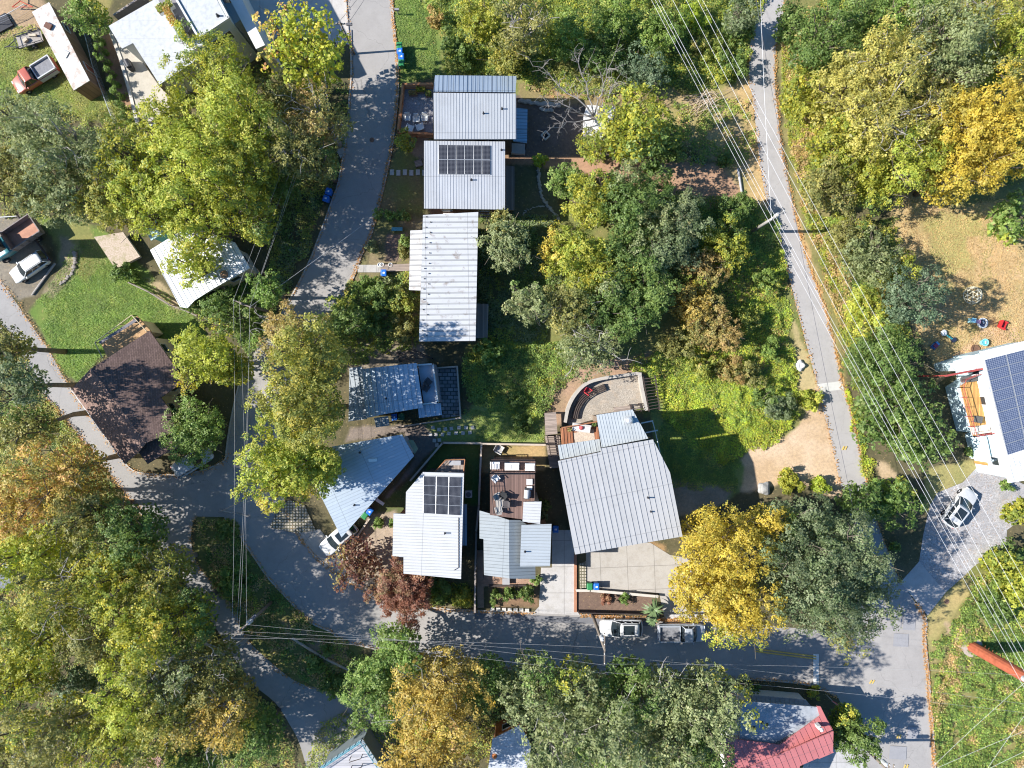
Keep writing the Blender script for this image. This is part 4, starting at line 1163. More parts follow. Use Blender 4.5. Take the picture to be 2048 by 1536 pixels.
# --- large grey roof
h = house_root('house', 'largest house with a tilted pale grey standing seam roof and a silver chimney', (1240, 990))
pl = Plane(8.6, .02, .03, (1235, 995))
roof(h, [(1116,922),(1201.5,904),(1200.5,897),(1306,879),(1340,945),(1365,1073),(1150,1109)], pl, GALVG, seam=78, spacing=.52, rib=.05)
roof(h, [(1116,890.5),(1199,878),(1202,902),(1120,919)], Plane(6.9, 0, .05, (1160, 900)), GALVL, name='low_roof', seam=78, spacing=.58)
plu = Plane(8.0, .03, 0, (1240, 855))
roof(h, [(1193,830),(1265,819),(1296.5,877),(1203.5,895)], plu, GALVL, name='upper_roof', seam=78, spacing=.29, ribw=.03, rib=.03)
w = inset([Plane(8.4).pt(*q) for q in [(1116,922),(1201,904),(1200,898),(1306,880),(1339,945),(1364,1072),(1151,1108)]], .5); walls(h, w, 8.2, M('umber_siding', (.22,.17,.13), .15)); windows(h, w, 6.2); windows(h, w, 2.0, edges=[0, 6, 5], door=0, w=1.5)
w = inset([Plane(7.8).pt(*q) for q in [(1194,831),(1264,820),(1295,877),(1204,894)]], .35); walls(h, w, 7.7, M('umber_siding', (0,0,0))); windows(h, w, 5.6)
w = inset([Plane(6.7).pt(*q) for q in [(1117,891),(1198,879),(1202,902),(1121,918)]], .35); walls(h, w, 6.6, M('umber_siding', (0,0,0)))
x, y = plu.pt(1256, 840); z = plu(x, y)
mb = MB(); mb.box((x, y, z + .15), (.7, .7, .35), .15); mb.lathe((x, y, z + .3), [(.24, 0), (.24, .75), (.34, .76), (.34, .86), (.16, 1.0)], 14); mb.build('chimney', M('chimney_steel', (.55,.55,.54), .15, 3, .35, metallic=.5), h, h.location)
vent(h, 1296, 995, pl, .55); vent(h, 1302, 1023, pl, .3)
for i, (a, b) in enumerate([((1284,846),(1304,842)),((1297,865),(1309,861))]):
    pa, pb = Plane(5.0).pt(*a), Plane(5.0).pt(*b); m = ((pa[0]+pb[0])/2, (pa[1]+pb[1])/2)
    mb = MB(); mb.box((*m, 5.0), (1.3, .12, .1), .2); mb.build('bracket', W_WHITE, h, h.location)
mb = MB(); mb.tube([(*Plane(4.5).pt(1305,842), 4.5), (*Plane(4.5).pt(1311,865), 4.5), (*Plane(4.5).pt(1320,905), 4.5)], .05, 6); mb.build('gutter', W_WHITE, h, h.location)
# timber deck with railing
dz = 5.2; DQ = [Plane(dz).pt(*a) for a in [(1121,855),(1195,842),(1199,880),(1124,892)]]
mb = MB(); mb.prism(DQ, dz - .2, dz); mb.build('deck', DECKR, h, h.location)
mb = MB(); mb.prism(inset(DQ, .25), 0, dz - .2); mb.build('deck_base', W_WOOD, h, h.location)
simple_rail('railing', [DQ[3], DQ[0], DQ[1]], 1.0, TIMB, h, h.location, dz, 4, 1.3, .05)
# --- brown shingled house
SH = shingle_mat('shaded_brown_shingles', (.14, .095, .082)); SH2 = shingle_mat('sunlit_brown_shingles', (.21, .14, .115))  # one shingle in two painted tones: dark shaded slope, lighter sunward slope
h = house_root('house', 'brown shingled house with an amber timber deck at its upper corner', (265, 800))
# ridge (206,768)-(292,886): right plane slopes to (1,?)...
ra = R(-54)
nx_, ny_ = math.cos(R(36)), math.sin(R(36))       # across the ridge towards the upper right
rp = Plane(6.2, -.26 * nx_, -.26 * ny_, (248, 826)); lp = Plane(6.2, .34 * nx_, .34 * ny_, (248, 826))
roof(h, [(212,718),(299,661),(370,762),(322,795),(341,822),(352,862),(292,886),(206,768),(182,737)], rp, SH, seam=None, origin=None)
roof(h, [(142,778),(182,737),(206,768),(292,886),(277,904),(250,928)], lp, SH2)
roof(h, [(277,904),(292,886),(345,862),(345,898),(295,928)], Plane(4.9, .05, .12, (310, 900)), SH, name='low_roof')
w = inset([Plane(4.6).pt(*q) for q in [(150,778),(212,722),(298,666),(362,760),(320,794),(345,840),(345,890),(296,922),(280,902),(250,920)]], .3); walls(h, w, 4.35, M('cream_siding', (.55,.48,.36), .1)); windows(h, w, 2.6); windows(h, w, 2.6, edges=[3], door=3)
mb = MB(); g = lp.pt; mb.tube([(*g(142,778), lp(*g(142,778)) - .06), (*g(250,928), lp(*g(250,928)) - .06)], .07, 6); mb.build('gutter', W_WHITE, h, h.location)
dz = 3.6; DQ = [Plane(dz).pt(*a) for a in [(201,686),(274,632),(303,664),(216,716)]]
mb = MB(); mb.prism(DQ, dz - .2, dz); mb.build('deck', plank_mat('ochre_deck', (.44,.27,.13), .15, .12, .04, .2), h, h.location)
mb = MB(); mb.prism(inset(DQ, .3), 0, dz - .2); mb.build('deck_base', M('cream_siding', (0,0,0)), h, h.location)
simple_rail('railing', [DQ[3], DQ[0], DQ[1], DQ[2]], 1.05, M('ochre_timber', (.50,.40,.26), .2), h, h.location, dz, 1, 1.8, .05)
mb = MB(); a, b = Plane(dz + 1).pt(199,686), Plane(dz + 1).pt(272,640); m = ((a[0]+b[0])/2, (a[1]+b[1])/2); mb.box((*m, dz + 1.0), (math.hypot(b[0]-a[0], b[1]-a[1]), .3, .06), math.atan2(b[1]-a[1], b[0]-a[0])); mb.build('counter', M('slate_counter', (.16,.15,.16), .2), h, h.location)
# --- white metal roof under the trees
h = house_root('house', 'white ribbed metal roofed house half hidden under yellow trees', (400, 540))
pl = Plane(4.6, .06, -.03, (400, 540))
roof(h, [(300,500),(380,450),(470,485),(500,536),(427,577),(389,601),(375,616),(360,614)], pl, metal_roof('white_shaded_metal', (.72,.74,.76), .55, .4, .08, .1, .45), seam=60, spacing=.5)
w = inset([Plane(4.5).pt(*q) for q in [(302,500),(380,452),(469,486),(498,536),(427,575),(389,599),(374,613),(361,612)]], .4); walls(h, w, 4.1, M('cream_siding', (0,0,0))); windows(h, w, 2.3)
x, y = pl.pt(449, 549); mb = MB(); mb.lathe((x, y, pl(x, y) - .05), [(.42, 0), (.42, .18), (.3, .3), (.36, .34), (.12, .46)], 12); mb.build('roof_vent', M('rusty_vent', (.3,.17,.1), .4, 6), h, h.location)
# --- leaf covered shed
h = house_root('platform', 'low tan leaf strewn slab roof beside the lawn below the yellow grove', (232, 500), 'platform')
pl = Plane(1.0, 0, 0, (232, 500))
m_, nt_, b_ = base_mat('leaf_strewn_roof', .95)
c_ = mixc(nt_, ramp(nt_, noise(nt_, 7, 5, .75), .4, .62), (.52, .42, .35), (.33, .27, .18)); c_ = mixc(nt_, ramp(nt_, noise(nt_, 1.2, 4), .5, .7), c_, (.28, .25, .13)); nt_.links.new(c_, b_.inputs['Base Color'])
roof(h, [(188,474),(246,464),(280,513),(231,538)], pl, m_, th=.2)
w = inset([pl.pt(*q) for q in [(188,474),(246,464),(280,513),(231,538)]], .2); walls(h, w, .8, concrete_mat('stoop', (.4,.38,.35)))
# --- teal shed
h = house_root('shed', 'small teal and white roofed shed under the yellow tree', (302, 460), 'shed')
pl = Plane(2.6, .05, 0, (302, 460))
roof(h, [(286,452),(318,436),(334,462),(302,481)], pl, metal_roof('teal_white_metal', (.42,.62,.62), .4, .3, .25, .1, .5), seam=60, spacing=.4)
w = inset([pl.pt(*q) for q in [(286,452),(318,436),(334,462),(302,481)]], .2); walls(h, w, 2.3, M('teal_boards', (.13,.42,.42), .15)); windows(h, w, 1.4, h=.8, w=.8, edges=[0])
# --- long trailer
h = house_root('trailer_home', 'long narrow trailer with rusty white flat roof and brown sides', (130, 110), 'trailer')
pl = Plane(3.2, 0, 0, (122, 100))
roof(h, [(64,24),(98,4),(179,161),(147,181)], pl, metal_roof('rusty_white_roof', (.72,.71,.68), 3.0, .15, .15, 0, .5, line=.01, dirt=.75, dirtcol=(.30,.19,.12)), th=.12)
w = inset([pl.pt(*q) for q in [(64,24),(98,4),(179,161),(147,181)]], .08); walls(h, w, 3.1, plank_mat('trailer_sides', (.27,.17,.12), .5, .12, .03)); windows(h, w, 1.9, h=.8, w=.9, gap=3.4, door=1)
x, y = pl.pt(98, 53); mb = MB(); mb.box((x, y, 3.3), (.75, .6, .25), -.5); mb.build('roof_hatch', M('rust_brown', (.14,.07,.05), .3), h, h.location)
x, y = pl.pt(130, 108); mb = MB(); mb.box((x, y, 3.24), (.7, .7, .1), -.5); mb.build('roof_hatch', M('hatch_white', (.62,.61,.58), .1), h, h.location)
# --- white modern house
h = house_root('house', 'white modern flat roofed house with a planted roof terrace', (380, 60))
pl = Plane(4.8, 0, 0, (300, 60)); WR = M('white_membrane', (.62, .63, .62), .05, .8)
a = [(217,52),(312,-3),(318,-3),(395,118),(319,169),(266,86),(244,97)]
m_ = tile_mat('membrane_sheets', (.46,.47,.47), (.39,.39,.39), 1.9, 40, .02, .02, 0)
roof(h, a, pl, m_, th=.3)
w = inset([pl.pt(*q) for q in a], .25); walls(h, w, 4.5, W_WHITE); windows(h, w, 2.5, edges=[4, 5, 6], h=1.6, w=1.4)
ter = [(318,-3),(352,-3),(398,78),(372,84),(390,80),(372,84)]
q = [Plane(5.4).pt(*b) for b in [(270,-85),(304,-88),(396,74),(364,86)]]
mb = MB(); mb.prism(q, 4.2, 5.4); mb.build('roof_terrace', M('terrace_grey', (.20,.19,.20), .15, 2), h, h.location)
q = [Plane(5.3).pt(*b) for b in [(366,86),(395,70),(412,86),(378,105)]]
mb = MB(); mb.prism(q, 0, 5.3); mb.build('stair_block', W_WHITE, h, h.location)
up = [(300,-93),(389,-93),(457,35),(397,75)]
q = [Plane(8.6).pt(*b) for b in up]; mb = MB(); mb.prism(q, 0, 8.45); mb.build('upper_storey', M('wall_grey_white', (.42,.45,.43), .05, 1), h, h.location)
mb = MB(); mb.prism(inset(q, .22), 8.4, 8.5); mb.build('upper_roof', m_, h, h.location)
mb = MB(); qq = q if area2(q) > 0 else q[::-1]
for i in range(4):
    a0, b0 = Vector(qq[i]), Vector(qq[(i + 1) % 4]); c0 = (a0 + b0) / 2; d0 = b0 - a0
    mb.box((c0.x, c0.y, 8.52), (d0.length + .1, .2, .32), math.atan2(d0.y, d0.x))
mb.build('parapet', W_WHITE, h, h.location)
windows(h, q, 6.2, h=1.5, w=2.2, edges=[0, 1, 2, 3], gap=4)
wg = [(403,-108),(430,-108),(530,90),(512,98)]
q = [Plane(7.0).pt(*b) for b in wg]; mb = MB(); mb.prism(q, 0, 7.0); mb.build('wing', W_WHITE, h, h.location)
q = [Plane(6.0).pt(*b) for b in [(448,8),(470,8),(485,40),(470,50)]]; mb = MB(); mb.prism(q, 0, 6.2); mb.build('balcony', M('wall_grey_white', (0,0,0)), h, h.location)
vent(h, 436, 32, Plane(8.5), .4, .1)
# lower terrace
mb = MB(); mb.prism(xy([(225,60),(262,92),(318,172),(350,205),(292,250),(276,225)], .6), -.05, .6); mb.build('lower_terrace', concrete_mat('terrace_concrete', (.44,.40,.33)), h, h.location)
# --- solar roof on the right
h = house_root('house', 'house with bright white roof covered in rows of navy solar panels', (2010, 820))
pl = Plane(5.6, .0, 0, (2010, 820))
a = [(1961,703),(2100,670),(2100,953),(2018,966)]
roof(h, a, pl, metal_roof('bright_white_roof', (.80,.79,.77), .5, .06, .04, 0, .5, line=.03, dirt=.1), seam=75, th=.2)
w = inset([pl.pt(*q) for q in a], .4); walls(h, w, 5.3, M('sky_blue_siding', (.55,.68,.72), .08)); windows(h, w, 3.6, edges=[0, 1, 3], w=.9); windows(h, w, 1.2, edges=[0], door=0)
solar(h, [(1967,720),(2096,687),(2130,872),(2013,910)], 3, 9, pl, SOLN, cell=(10, 6), lift=.14)
dz = 3.4; DQ = [Plane(dz).pt(*b) for b in [(1922,772),(1962,745),(1992,838),(1988,862),(1948,873)]]
mb = MB(); mb.prism(DQ, dz - .2, dz); mb.build('deck', DECKO, h, h.location)
mb = MB(); mb.prism(inset(DQ, .3), 0, dz - .2); mb.build('deck_base', M('sky_blue_siding', (0,0,0)), h, h.location)
REDT = M('red_painted_timber', (.34,.07,.06), .15, 4, .5)
simple_rail('railing', [Plane(dz).pt(*b) for b in [(1962,744),(1920,760),(1915,775),(1942,872),(1993,862)]], 1.05, REDT, h, h.location, dz, 3, 1.0, .04)
mb = MB(); a0, b0 = Plane(dz + 1.9).pt(1890,752), Plane(dz + 1.9).pt(1968,737); c0 = ((a0[0]+b0[0])/2, (a0[1]+b0[1])/2); mb.box((*c0, dz + 1.9), (math.hypot(b0[0]-a0[0], b0[1]-a0[1]), .2, .14), math.atan2(b0[1]-a0[1], b0[0]-a0[0]))
for t in (.05, .95): mb.box((a0[0] + (b0[0]-a0[0]) * t, a0[1] + (b0[1]-a0[1]) * t, (dz + 1.85) / 2), (.14, .14, dz + 1.85))
mb.build('pergola_beam', REDT, h, h.location)
roof(h, [(1908,722),(1958,707),(1966,738),(1914,747)], Plane(4.4, .03, 0, (1935, 728)), M('pale_blue_roof', (.62,.74,.76), .06), name='porch_roof')
w = inset([Plane(4.2).pt(*q) for q in [(1909,723),(1957,708),(1965,737),(1915,746)]], .2); walls(h, w, 4.2, M('sky_blue_siding', (0,0,0)))
q = [Plane(2.6).pt(*b) for b in [(1962,872),(1990,866),(1999,916),(1972,920)]]
mb = MB(); mb.prism(q, 2.4, 2.6); mb.build('porch_floor', plank_mat('dark_red_deck', (.20,.05,.035), .15), h, h.location)
mb = MB()
for i in (0, 2, 3):
    qq = q if area2(q) > 0 else q[::-1]; a0, b0 = Vector(qq[i]), Vector(qq[(i + 1) % 4]); c0 = (a0 + b0) / 2; d0 = b0 - a0
    mb.box((c0.x, c0.y, 1.7), (d0.length, .18, 3.4), math.atan2(d0.y, d0.x))
mb.build('porch_wall', M('sky_blue_siding', (0,0,0)), h, h.location)
mb = MB()
for i in range(6):
    a0 = Plane(2.2 - i * .3).pt(1985, 926 + i * 3.2); mb.box((a0[0] + .3, a0[1], (2.2 - i * .3) / 2), (1.7, .34, 2.2 - i * .3), .15)
mb.build('steps', DECKO, h, h.location)
# --- red roof at the bottom
RED = metal_roof('red_metal', (.52,.175,.17), .62, .45, .12, .05, .45, line=.06)
h = house_root('house', 'house with red metal roof wrapped round a flat grey roof at the bottom edge', (1560, 1480))
rl = Plane(5.2, .10, .14, (1655, 1470))
pz = Plane(5.0, 0, 0, (1560, 1440))
roof(h, [(1484,1402),(1636,1414),(1640,1440),(1540,1490),(1478,1490)], pz, M('flat_grey_roof', (.30,.32,.34), .35, 1.0, .8), name='flat_roof')
roof(h, [(1634,1412),(1641,1413),(1667,1462),(1480,1540),(1452,1548),(1448,1470),(1470,1478),(1560,1490),(1640,1432)], Plane(5.5, 0, -.10, (1560, 1490)), RED, seam=65, spacing=.62)
roof(h, [(1667,1463),(1666,1503),(1600,1532),(1590,1580),(1460,1580),(1452,1549),(1481,1541)], Plane(5.3, 0, .30, (1560, 1530)), RED, seam=65, spacing=.62)
roof(h, [(1643,1484),(1668,1505),(1638,1518)], Plane(5.1, .0, .12, (1650, 1502)), RED, name='dormer')
w = inset([Plane(4.6).pt(*q) for q in [(1486,1404),(1636,1416),(1664,1464),(1663,1500),(1600,1528),(1592,1575),(1458,1575),(1455,1472)]], .4); walls(h, w, 4.4, M('off_white_wall', (.60,.58,.53), .1)); windows(h, w, 2.8)
mb = MB(); x, y = Plane(5.8).pt(1637, 1453); mb.box((x, y, 5.6), (.35, .35, 1.0), .3); mb.lathe((x, y, 6.05), [(.14, 0), (.14, .5), (.22, .52), (.1, .65)], 10); mb.build('chimney', W_WHITE, h, h.location)
for a in ((1524,1445),(1534,1449),(1508,1455)): vent(h, *a, pz, .2, .09)
roof(h, [(1500,1390),(1612,1400),(1622,1412),(1497,1404)], Plane(3.4, 0, .05, (1560, 1400)), GALVB, name='porch_roof', seam=85)
# --- blue framed porch house
h = house_root('house', 'house with teal framed grey porch roof at the bottom edge', (700, 1510))
pl = Plane(4.2, 0, 0, (700, 1510)); TEAL = M('teal_paint', (.10,.30,.36), .15, 3, .5)
a = [(632,1540),(725,1478),(762,1535),(770,1580),(632,1580)]
roof(h, a, pl, plank_mat('grey_boards', (.40,.39,.40), .3, .1, .03), th=.2)
w = inset([pl.pt(*q) for q in a], .4); walls(h, w, 4.0, M('teal_siding', (.16,.19,.20), .1)); windows(h, w, 2.2, edges=[0, 1])
simple_rail('railing', [pl.pt(*q) for q in [(629,1540),(725,1476),(764,1535)]], 1.0, TEAL, h, h.location, 4.2, 4, .8, .045)
mb = MB(); a0 = pl.pt(714, 1512); mb.box((a0[0], a0[1], 5.1), (1.3, .06, .06), .3); mb.box((a0[0], a0[1] - .9, 5.1), (1.3, .06, .06), .3)
for dx, dy in ((-.6, 0), (.6, .2), (-.5, -1), (.6, -.8)): mb.box((a0[0] + dx, a0[1] + dy, 4.65), (.06, .06, .9))
mb.build('frame', DARKT, h, h.location)
# --- grey gravel roof bottom
h = house_root('house', 'house with pale speckled grey roof between trees at the bottom edge', (1010, 1520))
gp = Plane(4.5, 0, .05, (1010, 1510))
roof(h, [(985,1478),(1040,1450),(1062,1490),(1052,1580),(970,1580)], gp, gravel_mat('speckled_roof', (.47,.49,.52), .25, 9))
w = inset([gp.pt(*q) for q in [(985,1480),(1040,1452),(1061,1490),(1051,1575),(972,1575)]], .3); walls(h, w, 4.2, M('rust_wall', (.36,.14,.06), .2)); windows(h, w, 2.4)
x, y = gp.pt(989, 1512); mb = MB(); mb.lathe((x, y, gp(x, y)), [(.3, 0), (.25, .1), (.12, .12), (.12, .5)], 10); mb.build('roof_vent', M('rust_vent', (.42,.16,.06), .3), h, h.location)
# --- rust roof shed bottom left and grey roof at the left edge
h = house_root('shed', 'small shed with rust brown roof under trees at the bottom left', (305, 1515), 'shed')
pl = Plane(2.6, .1, .0, (305, 1515)); roof(h, [(286,1520),(315,1505),(332,1530),(300,1560),(282,1545)], pl, metal_roof('rust_roof', (.36,.20,.14), .4, .4, .3, 0, .7), seam=40)
w = inset([pl.pt(*q) for q in [(286,1520),(315,1505),(332,1530),(300,1560),(282,1545)]], .2); walls(h, w, 2.2, W_WOOD)
h = house_root('house', 'house with slate grey roof just entering at the left edge', (-10, 1160))
pl = Plane(4.5, .05, .05, (-10, 1160)); roof(h, [(-60,1110),(10,1110),(26,1162),(-20,1200),(-60,1200)], pl, shingle_mat('slate_shingles', (.17,.18,.20)))
w = inset([pl.pt(*q) for q in [(-60,1112),(8,1112),(23,1160),(-20,1196),(-58,1196)]], .3); walls(h, w, 3.9, W_GREY); windows(h, w, 2.2)
# --- white canopy shed with the dead tree
h = house_root('shed', 'shed with bright white flat roof below the leafless tree', (1198, 248), 'shed')
pl = Plane(2.6, 0, 0, (1198, 248)); a = [(1174,210),(1231,213),(1216,284),(1166,266),(1167,232)]
roof(h, a, pl, M('bright_white_membrane', (.62,.61,.59), .05, 2), th=.12)
w = inset([pl.pt(*q) for q in a], .25); walls(h, w, 2.45, W_GREY); windows(h, w, 1.4, h=.8, w=.8)
